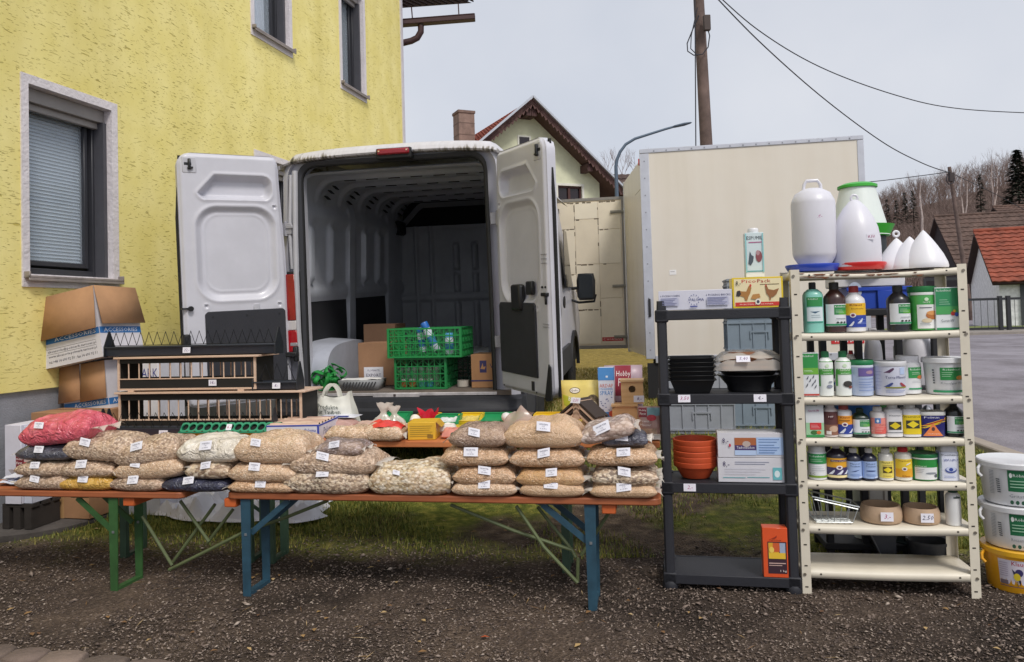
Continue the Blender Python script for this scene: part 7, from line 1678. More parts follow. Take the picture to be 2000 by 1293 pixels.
wares('dark brown bottle with white and green label, second from the left on the upper board', 1609, 1650, 545, 642, 5, 'bottle', '#3a1f1c', '#1a1614', rlab(.12, .56), group=G1)
wares('white bottle with red cap, yellow and blue label beside the dark brown one', 1648, 1688, 553, 642, 5, 'bottle', '#dcdce0', '#a02a2c', [('r', -.95, .95, .36, .62, '#e8b92c'), ('r', -.95, .95, .10, .36, '#2a43a0'), ('t', -.5, .4, .56, .61, 'Klaus', '#8a1f22'), ('t', -.4, .5, .48, .52, 'Baustropfen', '#7a5a20'), ('d', -.3, .36, .22, .05, '#e6e2e0'), ('d', -.3, .36, .13, .03, '#6a2a5a'), bird(.2, .22, .2, '#dfe3ee'), bird(-.4, .16, .2, '#dfe3ee'), *lines(.0, .8, [.17, .20, .26], '#8ca0e0', .007)], group=G1)
wares('black bottle with a white and green label standing right of the blue crate', 1733, 1775, 556, 644, 5, 'bottle', '#1d1b22', '#17171b', rlab(.14, .60), group=G1)
wares('bright green tub with a bowl pictured on its label', 1776, 1826, 560, 645, 5, 'tub', '#3f9a44', '#2a7d46', [('r', -.95, .95, .80, .87, '#e2e5e2'), ('r', -.55, .95, .04, .58, '#e3e4e2'), ('t', -.2, .2, .62, .66, 'natural', '#dfeedd'), ('d', .0, .70, .12, .04, '#cfe8c8'), ('r', -.4, .3, .50, .52, '#5a6068'), ('d', .35, .34, .42, .10, '#b5703a'), ('d', .35, .39, .38, .05, '#d79a5c'), ('d', .0, .22, .3, .05, '#d8c8a8'), *lines(-.4, .2, [.12, .15], '#7d858c')], group=G1)
wares('green and white box with coloured capsules at the right end of the upper board', 1829, 1872, 562, 645, 5, 'box', '#dfe3e6', None, [('r', -.98, .98, .36, .98, '#2d8a58'), ('r', -.98, .98, .36, .55, '#4aa05a'), ('t', -.9, .3, .90, .95, RF, '#e4f0e8'), ('d', .45, .38, .2, .05, '#c03a34'), ('d', .75, .36, .18, .05, '#3a5ab0'), ('d', .55, .44, .12, .03, '#d8b030'), ('t', -.6, .5, .18, .25, 'Gervit-W', '#6a7078'), ('r', -.98, .98, .0, .05, '#2d8a58'), *lines(-.7, .2, [.60, .65, .70], '#bfe0cc')], cat='box', dpt=.7, group=G1)
G2 = 'goods on the second stocked board'
wares('white and green packet with flying birds at the left of the second board', 1568, 1598, 686, 771, 4, 'box', '#dcdfe3', None, [('r', -.98, .98, .50, .98, '#2f8f46'), ('r', -.98, .98, .50, .65, '#6fae3c'), ('t', -.9, .4, .90, .95, RF, '#e4f0e8'), *[bird(x, z, .14, '#454a58') for x, z in ((-.4, .42), (.3, .44), (-.1, .36), (.5, .34), (.2, .27), (-.5, .25), (.55, .22))], ('r', -.98, .98, .02, .06, '#b03a2c'), *lines(-.8, .3, [.56, .59], '#d0e8cc')], cat='packet', dpt=.9, group=G2)
for i, (a, c, lab, ex) in enumerate(((1599, 1626, 'slim white and green bottle with green cap, left of its twin', ('d', .2, .22, .3, .04, '#8a8fa0')), (1632, 1661, 'slim white and green bottle with a dark picture, right of its twin', ('d', .25, .27, .45, .07, '#3a3836')))):
    wares(lab, a, c, 685, 771, 4, 'long', '#dfe3e0', '#2e7a4c', [('r', -1, 1, .48, .78, '#4a9a3e'), ('r', -1, -.72, .22, .48, '#4a9a3e'), ('d', .0, .68, .2, .04, '#cfe6c4'), ('t', -.45, .45, .56, .60, 'natural', '#e4f0dc'), ('r', -.6, .9, .06, .57, '#e3e5e6') if False else ('t', -.4, .5, .49, .52, 'ANTIMYC', '#dfeedd'), ex, ('d', .5, .20, .2, .03, '#7a4034') if i else ('d', .3, .32, .2, .02, '#9aa0a8')], group=G2, capr=.50, pw=2.5)
wares('pale blue tub with a green lid and a violet picture panel', 1661, 1704, 703, 771, 4, 'tub', '#b7c5e2', '#1f7a4a', [('r', -.95, .95, .80, .87, '#d4dcea'), ('r', -.4, .9, .55, .78, '#6a5a98'), ('d', .4, .66, .3, .05, '#a88a9a'), *lines(-.4, .8, [.47, .38, .31, .24, .15], '#4f72b8', .012)], cat='tub', group=G2)
wares('white tub with a pigeon picture standing in front of the green labelled one', 1709, 1767, 708, 773, 4, 'tub', '#d2d5e6', '#dedfe4', [bird(-.25, .72, .26, '#5a3a5a'), ('r', .3, .6, .62, .82, '#b4c6e6'), ('t', -.45, .7, .50, .58, 'Terra-Mineral', '#34386a'), bird(-.3, .30, .24, '#3a4a8a'), bird(.5, .30, .24, '#a03a4a', -1), ('r', -.45, .7, .22, .26, '#8a8a3a'), *lines(-.45, .6, [.14, .10], '#5a72b0', .01), *lines(-1, -.6, [.7, .6, .5, .4, .3, .2], '#8a94bc', .008)], cat='tub', group=G2, dy=.02)
wares('white screw lid jar with green label half hidden by the pigeon tub', 1750, 1796, 698, 771, 4, 'jar', '#dcdde0', '#e0dfe4', [('r', -.2, .95, .42, .70, '#2f8f4a'), ('t', -.1, .8, .62, .67, RF, '#e4f0e8'), ('d', .65, .44, .3, .05, '#c8743c'), ('r', -.2, .95, .12, .16, '#2f9060'), *lines(.0, .7, [.3, .34], '#a8adb4'), *lines(.0, .6, [.52, .56], '#cfe6d0')], cat='jar', group=G2, dy=.085)
wares('white bucket with a green square label at the right of the second board', 1807, 1880, 703, 773, 4, 'bucket', '#d9dade', '#dfe0e3', [('r', -.42, .62, .40, .74, '#2f8a48'), ('t', -.3, .4, .66, .71, RF, '#e8f2ea'), ('d', .42, .46, .18, .06, '#d09040'), *lines(-.35, .1, [.60, .55, .50], '#bfe0c4', .01), ('t', -.4, .6, .27, .35, 'Kieselgur Pur', '#8a8f96'), ('r', -.75, .95, .06, .12, '#2f9060'), *[('r', -.72, -.64, .3+.07*i, .34+.07*i, '#4a4f58') for i in range(6)]], cat='bucket', group=G2)
G3 = 'goods on the third stocked board'
wares('upright packet with a red panel at the left of the third board', 1574, 1608, 783, 850, 3, 'box', '#d9dde0', None, [('r', -.98, .98, .0, .42, '#9cc8a0'), ('t', -.8, .3, .90, .96, RF, '#2f6a48'), ('t', -.7, .5, .74, .80, 'Gervit-W', '#b03a7a'), ('r', -.55, .7, .22, .42, '#cc3338'), ('d', -.1, .14, .4, .06, '#3a6a34'), ('d', .4, .14, .25, .05, '#c86a30'), ('r', -.98, .98, .0, .07, '#2f8a48'), *lines(-.45, .5, [.27, .31, .35], '#efc4c4')], cat='packet', dpt=.8, group=G3)
wares('slim white bottle with dark plum label showing dogs', 1608, 1635, 784, 850, 3, 'long', '#d4c9c6', '#d9d3d0', [('r', -1, 1, .06, .74, '#5a3434'), ('r', -1, 1, .06, .36, '#8a5f4c'), ('d', -.1, .58, .3, .08, '#4a1c24'), ('t', -.35, .15, .57, .62, 'HF', '#e0d0cc'), ('d', .2, .24, .5, .09, '#c8a890'), ('r', -.6, -.1, .08, .18, '#e2dcd8')], group=G3)
wares('red capped bottle with orange and blue label on the third board', 1633, 1663, 790, 850, 3, 'square', '#dcdce0', '#9a4038', [('r', -1, 1, .40, .68, '#e0962c'), ('r', -1, 1, .10, .40, '#2a3f96'), ('t', -.5, .4, .60, .66, 'Klaus', '#7a2a20'), ('d', -.1, .40, .28, .07, '#e6e2e0'), ('d', -.1, .40, .16, .04, '#5a2a5a'), bird(-.3, .18, .3, '#dfe3ee'), bird(.5, .18, .25, '#dfe3ee'), ('r', -.6, .4, .52, .545, '#8a5a1c')], group=G3)
wares('small dark green bottle with a green and white label', 1664, 1695, 794, 848, 3, 'bottle', '#12291e', '#17301f', rlab(.10, .62), group=G3, pw=3)
wares('small white bottle with a salmon pink label', 1700, 1728, 792, 849, 3, 'square', '#ddd8d8', '#dcd9d6', [('r', -1, 1, .10, .64, '#e08a80'), ('r', -.5, .1, .46, .64, '#4a7ab8'), ('d', -.2, .54, .12, .05, '#e0e4ea'), ('t', -.1, .9, .38, .44, 'Colosan', '#b03a30'), ('r', -.5, .8, .12, .34, '#d9625a'), *lines(-.9, .5, [.3, .26, .2], '#f0c0b8', .01)], group=G3)
wares('white square bottle carrying a yellow diamond', 1727, 1759, 787, 851, 3, 'square', '#dedde0', '#dcdbd8', [('t', -.5, .5, .62, .67, 'Vitamin', '#4a4f58'), ('r', -.5, .5, .22, .46, '#3a382c'), ('p', [(-.45, .34), (0, .45), (.45, .34), (0, .23)], '#d9c020'), ('r', -.9, .8, .13, .15, '#6a6f78')], group=G3, pw=4)
wares('yellow labelled square bottle carrying a yellow diamond', 1760, 1794, 788, 852, 3, 'square', '#dedde0', '#dcdbd8', [('r', -1.2, 1.2, .08, .66, '#e0c420'), ('t', -.9, .9, .58, .64, 'Vitamine E', '#4a4420'), ('r', -.5, .5, .26, .50, '#3a382c'), ('p', [(-.45, .38), (0, .49), (.45, .38), (0, .27)], '#e6cf28')], group=G3, pw=4)
wares('dark blue tub with an orange triangle and a slanting band', 1793, 1841, 806, 854, 3, 'tub', '#2c2c72', '#dcdbd8', [('p', [(-1.2, .20), (-1.2, .36), (1.1, .84), (1.1, .68)], '#d8b428'), ('p', [(-1.2, .30), (-1.2, .34), (1.1, .82), (1.1, .76)], '#b02a2a'), ('p', [(-.6, .04), (.5, .04), (-.05, .56)], '#e0824a'), ('d', -.05, .32, .1, .08, '#5a3a3a'), ('t', -.5, .3, .74, .82, 'Polmin', '#dfe0ee'), ('t', -.35, .3, .10, .15, 'Taubengrit', '#f0dcd0')], cat='tub', group=G3, pw=4, dpt=.8)
wares('broad shouldered black bottle at the right of the third board', 1846, 1880, 788, 856, 3, 'bottle', '#16181a', '#141518', rlab(.10, .58), group=G3, capr=.36)
G4 = 'goods on the fourth stocked board'
wares('white round tub with green label at the left of the fourth board', 1578, 1613, 872, 936, 2, 'jar', '#d9dbdc', '#dadad8', [('r', -.95, .85, .48, .78, '#2f8a4c'), ('t', -.8, .5, .68, .73, RF, '#e6f0ea'), ('r', -.95, .95, .07, .13, '#7a9a30'), *lines(-.7, .3, [.55, .6], '#bfe0c4', .01), *lines(-.6, .5, [.28, .34, .4], '#a4a9b0', .01), ('t', -.8, -.3, .16, .22, '9.C', '#4a5a4a')], cat='tub', group=G4)
wares('dark bottle with orange and violet label showing three white birds', 1614, 1652, 867, 934, 2, 'bottle', '#231c2c', '#cfc8c4', [('r', -1, 1, .34, .62, '#e0a428'), ('r', -1, 1, .14, .36, '#3f3560'), ('r', -1, 1, .07, .14, '#e8d8a0'), ('r', -.6, .75, .52, .58, '#5a2a5a'), ('t', -.5, .65, .53, .57, 'Klaus-Vitamin', '#eadfae'), ('d', .05, .36, .24, .06, '#e6e2e0'), ('d', .05, .36, .12, .03, '#5a2a5a'), bird(-.5, .21, .24, '#dfe3ee'), bird(.1, .21, .24, '#dfe3ee'), bird(.6, .21, .22, '#dfe3ee')], group=G4, capr=.34)
for a, c, lab, tx in ((1652, 1681, 'small navy bottle with pale blue label and a feather, left of its twin', 'Mauser'), (1683, 1711, 'small navy bottle with pale blue label and a dotted emblem, right of its twin', 'Taubenkraft')):
    wares(lab, a, c, 873, 933, 2, 'bottle', '#23263a', '#cfccc8', [('r', -1, 1, .06, .60, '#9db4de'), ('t', -.5, .5, .50, .55, tx, '#2a3a6a'), ('t', -.5, .5, .42, .47, 'Tonikum', '#2a3a6a'), ('p', [(-.5, .26), (.0, .28), (.5, .34), (.0, .31)], '#2c3f7a') if tx == 'Mauser' else ('d', .0, .30, .5, .02, '#2c3f7a'), *lines(-.5, .5, [.14, .18], '#5a74b0', .01), ('r', .3, .8, .08, .12, '#c4d0ea')], group=G4, capr=.46)
wares('bottle with pale yellow label and a diamond in a brown square', 1716, 1743, 876, 936, 2, 'square', '#dcdad4', '#dcd9d0', [('r', -1, 1, .08, .62, '#e6d468'), ('t', -.6, .6, .54, .60, 'Flambol', '#3a3a28'), ('r', -.5, .5, .24, .44, '#5a4a20'), ('p', [(-.45, .34), (0, .43), (.45, .34), (0, .25)], '#e8d028'), *lines(-.5, .5, [.48, .14], '#9a7a30', .012)], group=G4)
wares('white bottle with bright red cap and yellow orange label', 1748, 1779, 876, 938, 2, 'square', '#dedbd0', '#c01f24', [('r', -1, 1, .34, .66, '#e8c83a'), ('r', -1, 1, .10, .36, '#e0a428'), ('t', -.6, .6, .58, .63, 'Hagebutten', '#7a3a1c'), ('d', -.1, .36, .24, .06, '#e9e4dc'), ('d', -.1, .36, .13, .03, '#4a2a5a'), ('t', -.3, .4, .12, .17, 'Klaus', '#7a2a1c'), ('p', [(.0, .46), (.4, .52), (.5, .56), (.1, .52)], '#e9e4dc')], group=G4)
wares('green tub with a white label and measuring spoon picture', 1778, 1829, 889, 939, 2, 'tub', '#2f8f42', '#2a7a48', [('r', -.95, .95, .80, .87, '#dfe3df'), ('r', -.75, .65, .04, .50, '#dfe1e2'), ('r', .68, .92, .1, .62, '#7ac04a'), ('t', -.7, -.1, .52, .58, 'natural', '#dceedb'), ('d', .2, .28, .35, .04, '#8a9098'), ('d', .5, .18, .14, .07, '#5a6068'), *lines(-.65, -.2, [.42, .36, .3], '#8a9098', .012)], cat='tub', group=G4)
wares('tall white and blue tin with an eye emblem at the right of the fourth board', 1833, 1867, 872, 939, 2, 'jar', '#d3d7e6', '#d9d9dc', [('r', .86, 1.2, .03, .80, '#3a4fa0'), ('r', -1.2, -.9, .03, .80, '#8a9cc8'), ('t', -.6, .6, .72, .77, 'Desinfektion', '#4a4f58'), ('t', -.5, .5, .56, .63, 'WU-PU', '#34489a'), ('d', -.0, .32, .42, .09, '#34489a'), ('d', .0, .34, .36, .07, '#c4cee8'), ('d', .0, .33, .16, .05, '#34489a'), *lines(-.5, .3, [.1, .14], '#6a7cb8', .01)], cat='tin', group=G4, pw=5)
# fifth board
def basket():
    p = onS('w', 1630, 1, .04, 1000); t = thing('wire_basket', 'small galvanised wire hay rack lying on the fifth stocked board', 'wire basket', p, aW); wm = M('#a9aeb0', .35, metal=.8); w_, d_, h_ = .20, .12, .13
    b = MB(wm)
    for i in range(6): y = d_*i/5; b.tube([(-w_*.42, y, .006), (w_*.40, y, .006)], .0022, 5); 
    for i in range(7): x = -w_*.42+w_*.82*i/6; b.tube([(x-.01*(3-i), 0, h_*(1-.06*i)), (x, 0, .006), (x, d_, .006), (x-.01*(3-i), d_+.01, h_*(1-.06*i))], .0020, 5)
    b.build('bars', t); b = MB(wm); b.tube([(-w_*.5, -.004, h_*.98), (w_*.55, -.004, h_*.62), (w_*.55, d_+.01, h_*.62), (-w_*.5, d_+.01, h_*.98)], .0042, 6, closed=True); b.tube([(-w_*.45, -.004, h_*.88), (w_*.52, -.004, h_*.54)], .0035, 6); b.build('rim', t)
basket()
def bowl(label, x0, x1, y0, y1, tier, txt, ink, which='w', col='#b79c82'):
    p = onS(which, (x0+x1)/2, tier, .03+px2m((x1-x0)/2, 3.7), y1); w_ = px2m(x1-x0, p.y); h_ = px2m(y1-y0, p.y)-.012; r = w_/2; t = thing('bowl', label, 'bowl', p, aW, 'beige feeding bowls')
    b = MB(M(col, .7, var=.08, vs=12, bump=.15, bs=90)); b.lathe([(r*.93, 0), (r*.98, .006), (r, h_*.35), (r*.99, h_*.7), (r*.90, h_), (r*.82, h_), (r*.86, h_*.6), (r*.85, h_*.25), (.001, h_*.22)], 40); b.build('body', t, sharp=50); price(t, .0, -r*1.0-.002, h_*.5, .056, .042, txt, ink)
bowl('larger beige feeding bowl tagged with a pink price', 1684, 1759, 990, 1026, 1, '3,-', '#b03a6a')
bowl('smaller beige feeding bowl tagged with a dark price', 1766, 1833, 994, 1028, 1, '2,50', '#3a3a5a')
wares('white bottle with dark green cap alone at the right of the fifth stocked board', 1848, 1875, 954, 1027, 1, 'long', '#d6d6d6', '#1f4a34', [('r', -.2, .6, .72, .76, '#3a4a44'), ('p', [(-.05, .72), (.3, .74), (.2, .79)], '#2c3a34')], capr=.58)
# on the top board
def drinker(label, px0, px1, pyt, pyb, basecol, kind, dy, bx0, bx1, byt, txt=None, ink='#b03a8a', tx=0, tz=.5):
    p = onS('w', (bx0+bx1)/2, 6, dy+px2m((bx1-bx0)/2, 3.6)*.9, 520); w_ = px2m(px1-px0, p.y); h_ = px2m(pyb-pyt, p.y); bw = px2m(bx1-bx0, p.y)/2; bh = px2m(pyb-byt, p.y)*.72; r = w_/2*(1.07 if kind == 'bell' else 1); p.z += .004
    t = thing('poultry_drinker', label, 'drinker', p, aW, 'poultry drinkers on the top board');  off = px2m((px0+px1)/2-(bx0+bx1)/2, p.y)
    b = MB(M(basecol, .35, coat=.3, var=.03)); b.lathe([(bw*.86, 0), (bw*.90, .004), (bw, bh*.8), (bw*.99, bh), (bw*.95, bh*.98), (bw*.88, bh*.4), (.001, bh*.38)], 44); b.build('base', t, sharp=45)
    wm = M('#d5d4dc', .38, var=.02, sss=.3, coat=.1)
    z0 = bh*.45; b = MB(wm)
    if kind == 'can': pr = [(.72, z0), (.74, z0+.02), (.95, z0+.055), (1, z0+.075), (1, h_*.74), (.97, h_*.77), (.80, h_*.85), (.45, h_*.895), (.30, h_*.905), (.001, h_*.906)]
    else: pr = [(.98, z0), (1, z0+.01), (1.0, h_*.30), (.985, h_*.42), (.90, h_*.57), (.74, h_*.70), (.50, h_*.83), (.22, h_*.93), (.06, h_*.955), (.001, h_*.957)]
    b.lathe([(q*r, z) for q, z in pr], 44, c=(off, 0, 0)); b.build('tank', t, sharp=40); b = MB(wm)
    if kind == 'can': zz = h_*.90; b.tube([(off-r*.40, 0, zz-.006), (off-r*.37, 0, zz+.022), (off-r*.25, 0, h_-.004), (off+r*.25, 0, h_-.004), (off+r*.37, 0, zz+.022), (off+r*.40, 0, zz-.006)], .0085, 8)
    else: b.tube([(off+.016*math.cos(a*.5236), 0, h_*.975+.016*math.sin(a*.5236)) for a in range(12)], .0055, 8, closed=True)
    b.build('handle', t)
    if txt: price(t, off+tx*r, -r*.935-.003, h_*tz, .036, .026, txt, ink) if kind != 'can' else None
    if kind == 'can': b = MB(M('#b03a8a', .6)); b.text('9,-', lambda x, z, e: (off+r*1.002*math.sin(x/r), -r*1.002*math.cos(x/r), z), -.03, .035, h_*.555, h_*.595, 0, slant=.8); b.build('price_mark', t)
drinker('tall white canister drinker with loop handle on a royal blue base', 1551, 1633, 342, 522, '#2b49b8', 'can', .03, 1536, 1637, 503)
drinker('white bell shaped drinker on a bright red base', 1632, 1716, 376, 521, '#d02a2c', 'bell', .035, 1630, 1727, 502, '8,50', '#a02a6a', .35, .42)
for i, (px, pyt, dy, s, lab) in enumerate(((1752, 443, .10, .98, 'rearmost white cone feeder, with a ring at its tip'), (1778, 456, .05, .98, 'middle white cone feeder of the row of three'), (1805, 445, .01, 1.0, 'front white cone feeder, covering the other two'))):
    p = onS('w', px, 6, dy+.09, 500); h_ = px2m(520-pyt, p.y); r = px2m(42, p.y)*s; t = thing('cone_feeder', lab, 'feeder', p, aW, 'white cone feeders on the top board')
    b = MB(M('#e0dfe4', .4, var=.02, sss=.2)); k = 1 if i else .82
    b.lathe([(r*.98, 0), (r, .008), (r*.97, h_*.14), (r*.80, h_*.36*k), (r*.57, h_*.58*k), (r*.33, h_*.78*k), (r*.10, h_*.95*k), (.001, h_*k)], 40); b.build('cone', t, sharp=40)
    if i == 0: b = MB(M('#e0dfe4', .4)); b.tube([(.013*math.cos(a*.5236), 0, h_*.92+.013*math.sin(a*.5236)) for a in range(12)], .006, 8, closed=True); b.build('ring', t)
# ---- goods on the black shelf
t = wares('long white box with a star ring emblem on the black shelf top', 1287, 1427, 556, 594, 3, 'box', '#cfcfdc', None, [('t', -.95, -.42, .68, .78, '6 PICKKUCHEN', '#3a3c6a'), ('t', .30, .96, .68, .78, '6 PICKING BRICKS', '#3a3c6a'), ('t', -.14, .24, .44, .58, 'PALOMA', '#2f357a'), *[('d', -.03+.14*math.cos(k*.5236), .50+.26*math.sin(k*.5236), .010, .035, '#3a4488') for k in range(12)], ('r', -.95, -.45, .22, .62, '#b4b6cc'), ('r', .32, .90, .20, .62, '#b4b6cc'), ('r', -.14, .06, .12, .20, '#5a6098'), *lines(-.93, -.5, [.58, .5, .42, .34, .26], '#7a7ea4', .03), *lines(.34, .86, [.58, .5, .42, .34, .26], '#7a7ea4', .03)], cat='box', which='b', dy=.015, dpt=.5)
t = wares('yellow framed box picturing two hens on top of the black shelf', 1432, 1527, 534, 594, 3, 'box', '#e0c21f', None, [('r', -.93, .93, .06, .95, '#e6d9b0'), ('r', -.90, .90, .06, .19, '#c8352c'), ('t', -.62, -.05, .82, .93, 'Pico', '#c8352c'), ('t', .0, .52, .82, .93, 'Pack', '#b03a30'), ('r', .1, .85, .75, .77, '#7a6a4a'), ('p', [(-.84, .42), (-.78, .58), (-.62, .55), (-.45, .54), (-.36, .70), (-.30, .74), (-.24, .66), (-.30, .48), (-.38, .36), (-.42, .24), (-.50, .24), (-.55, .36), (-.70, .40)], '#a8763c'), ('p', [(-.86, .40), (-.82, .56), (-.70, .58), (-.66, .46), (-.74, .38)], '#2f2a2c'), ('d', -.28, .73, .04, .05, '#c8352c'), ('p', [(.30, .70), (.36, .72), (.42, .60), (.62, .56), (.84, .62), (.74, .44), (.60, .34), (.52, .34), (.50, .24), (.46, .24), (.44, .36), (.34, .46)], '#94633a'), ('d', .33, .71, .03, .04, '#c8352c'), ('p', [(-.28, .30), (-.20, .44), (.06, .46), (.10, .34), (-.1, .28)], '#b98548'), ('d', .0, .20, .11, .10, '#e9e3d8'), ('d', .0, .20, .06, .055, '#4a4a5a'), ('t', -.72, .60, .10, .15, 'PICKSTEIN FÜR HÜHNER', '#f0d8d0'), ('t', -.86, -.66, .72, .90, '8,-', '#2a2424')], cat='box', which='b', dy=.012, dpt=.75)
zt = BZ[3]+px2m(60, 3.74)+.003
wares('tall white carton pack with a rooster picture standing on the yellow framed box', 1456, 1491, 446, 533, 3, 'box', '#cfdde0', None, [('r', -.98, .98, .0, .10, '#dfe2e4'), ('t', -.8, .9, .84, .92, 'ESPUMIL', '#2f3540'), ('r', -.6, .8, .77, .79, '#b05a8a'), ('p', [(-.7, .30), (-.5, .58), (-.35, .50), (-.1, .46), (-.2, .34), (-.45, .26)], '#4a5560'), ('d', .45, .46, .34, .13, '#8a4a50'), ('d', .35, .54, .2, .06, '#b08a90'), ('r', -.98, .98, .12, .14, '#3a9aa0'), ('p', [(-.98, .1), (-.84, .1), (-.84, .98), (-.98, .98)], '#8cc4c8'), ('p', [(.84, .1), (.98, .1), (.98, .98), (.84, .98)], '#8cc4c8')], cat='pack', which='b', dy=.06, dpt=.9, z=zt)
b = MB(M('#dcdcde', .4)); _p = onS('b', 1473, 3, .06, 490); b.lathe([(.024, 0), (.026, .006), (.026, .018), (.022, .024)], 20); b.build('cap', bpy.data.objects[[o.name for o in bpy.data.objects if o.get('label', '').startswith('tall white carton pack')][0]], loc=(0, .035, px2m(87, 3.74)+.0005))
wares('upper white carton with a blue picture label on the black shelf', 1404, 1532, 845, 893, 1, 'box', '#d0cfd6', None, [('r', -.50, .13, .12, .80, '#4a3a6a'), ('r', -.50, .13, .50, .80, '#a8623a'), ('d', -.15, .55, .12, .12, '#b8a8a0'), ('t', -.44, .08, .36, .46, 'Taubenkuchen', '#e4e4ee'), ('r', .14, .93, .12, .82, '#a9c2e6'), ('r', -.50, .13, .10, .30, '#b4c8e8'), *lines(.2, .8, [.72, .62, .5, .4, .3, .2], '#5a78b0', .025), ('t', -.86, -.68, .55, .80, '8,-', '#3a2f5a'), ('d', -.64, .50, .03, .07, '#c02a40')], cat='box', which='b', dy=.03, dpt=.42, z=BZ[1]+px2m(47, 3.74)+.003)
wares('lower white carton with a small turquoise stamp on the black shelf', 1405, 1533, 893, 940, 1, 'box', '#d0cfd6', None, [('t', -.86, -.66, .60, .86, '8,-', '#3a2f5a'), *lines(-.5, .5, [.82, .74], '#8a90a8', .025), ('r', -.86, -.2, .18, .205, '#3a9aa0'), ('r', -.15, .5, .20, .225, '#3a9aa0'), ('r', .60, .86, .12, .62, '#6ab4bc'), ('d', .72, .36, .08, .14, '#d4e4e8'), *lines(-.8, .4, [.55, .45, .35], '#c4c4d0', .02)], cat='box', which='b', dy=.03, dpt=.42)
wares('orange feed bag with a collage print on the lowest black board', 1491, 1537, 1018, 1113, 0, 'box', '#d9562c', None, [('r', -.62, .90, .08, .72, '#3a2430'), ('r', -.55, .30, .42, .70, '#d8a030'), ('r', -.2, .35, .52, .70, '#c85a30'), ('r', .35, .80, .50, .70, '#9aa8c0'), ('r', -.55, .80, .38, .50, '#e0b838'), ('d', -.3, .56, .2, .06, '#e8c860'), ('r', -.55, .80, .28, .30, '#c8a8a0'), ('r', -.55, .50, .24, .255, '#c8a8a0'), ('t', .35, .85, .11, .16, '1 kg', '#e8dcd8'), ('p', [(-.4, .78), (.0, .82), (.15, .86), (.1, .80)], '#8a2a1c'), ('t', -.45, .5, .745, .77, 'Futterkalk', '#5a1c18')], cat='bag', which='b', dy=.0, dpt=.6, name='feed_bag')
def saucers():
    for i in range(5):
        p = onS('b', 1358, 1, .045+px2m(41, 3.8), 900); r = px2m(41.5, p.y); t = thing('plant_saucer', ('lowest and only fully seen terracotta bowl of the stack', 'second terracotta bowl from the bottom of the stack', 'middle terracotta bowl of the stack', 'fourth terracotta bowl from the bottom of the stack', 'top terracotta bowl of the stack')[i], 'bowl', p, aB, 'stacked terracotta bowls'); t.location.z += .0275*i
        b = MB(M('#c24f28', .6, var=.1, vs=9, bump=.1, bs=60)); b.lathe([(r*.62, 0), (r*.66, .004), (r*.90, .052), (r*.985, .056), (r, .060), (r*1.01, .080), (r*.98, .083), (r*.94, .082), (r*.90, .054), (r*.62, .012), (.001, .012)], 48); b.build('body', t, sharp=30)
        t.rotation_euler = (.01*(i % 3-1), .012*(i % 2), aB)
saucers()
def trays():
    for i in range(6):
        p = onS('b', 1352, 2, .02, 730); w_ = px2m(84, p.y); t = thing('feed_tray', 'rectangular black feed tray, %s in the nested pile' % ('lowest', 'second from below', 'third from below', 'fourth from below', 'fifth from below', 'uppermost')[i], 'tray', p, aB, 'nested black feed trays'); t.location.z += .0215*i
        b = MB(M('#17181b', .5, var=.1)); q = w_/2; d_ = .22; h_ = .064
        lo = [(-q*.78, .03), (q*.78, .03), (q*.78, d_-.02), (-q*.78, d_-.02)]; hi = [(-q, 0), (q, 0), (q, d_), (-q, d_)]; rm = [(-q*1.10, -.008), (q*1.10, -.008), (q*1.10, d_+.008), (-q*1.10, d_+.008)]
        b.add([(x, y, 0) for x, y in lo]+[(x, y, h_-.003) for x, y in hi]+[(x, y, h_) for x, y in rm], [(3, 2, 1, 0)]+[(j, (j+1) % 4, 4+(j+1) % 4, 4+j) for j in range(4)]+[(4+j, 4+(j+1) % 4, 8+(j+1) % 4, 8+j) for j in range(4)]); o = b.build('body', t); s = o.modifiers.new('thick', 'SOLIDIFY'); s.thickness = .0025
trays()
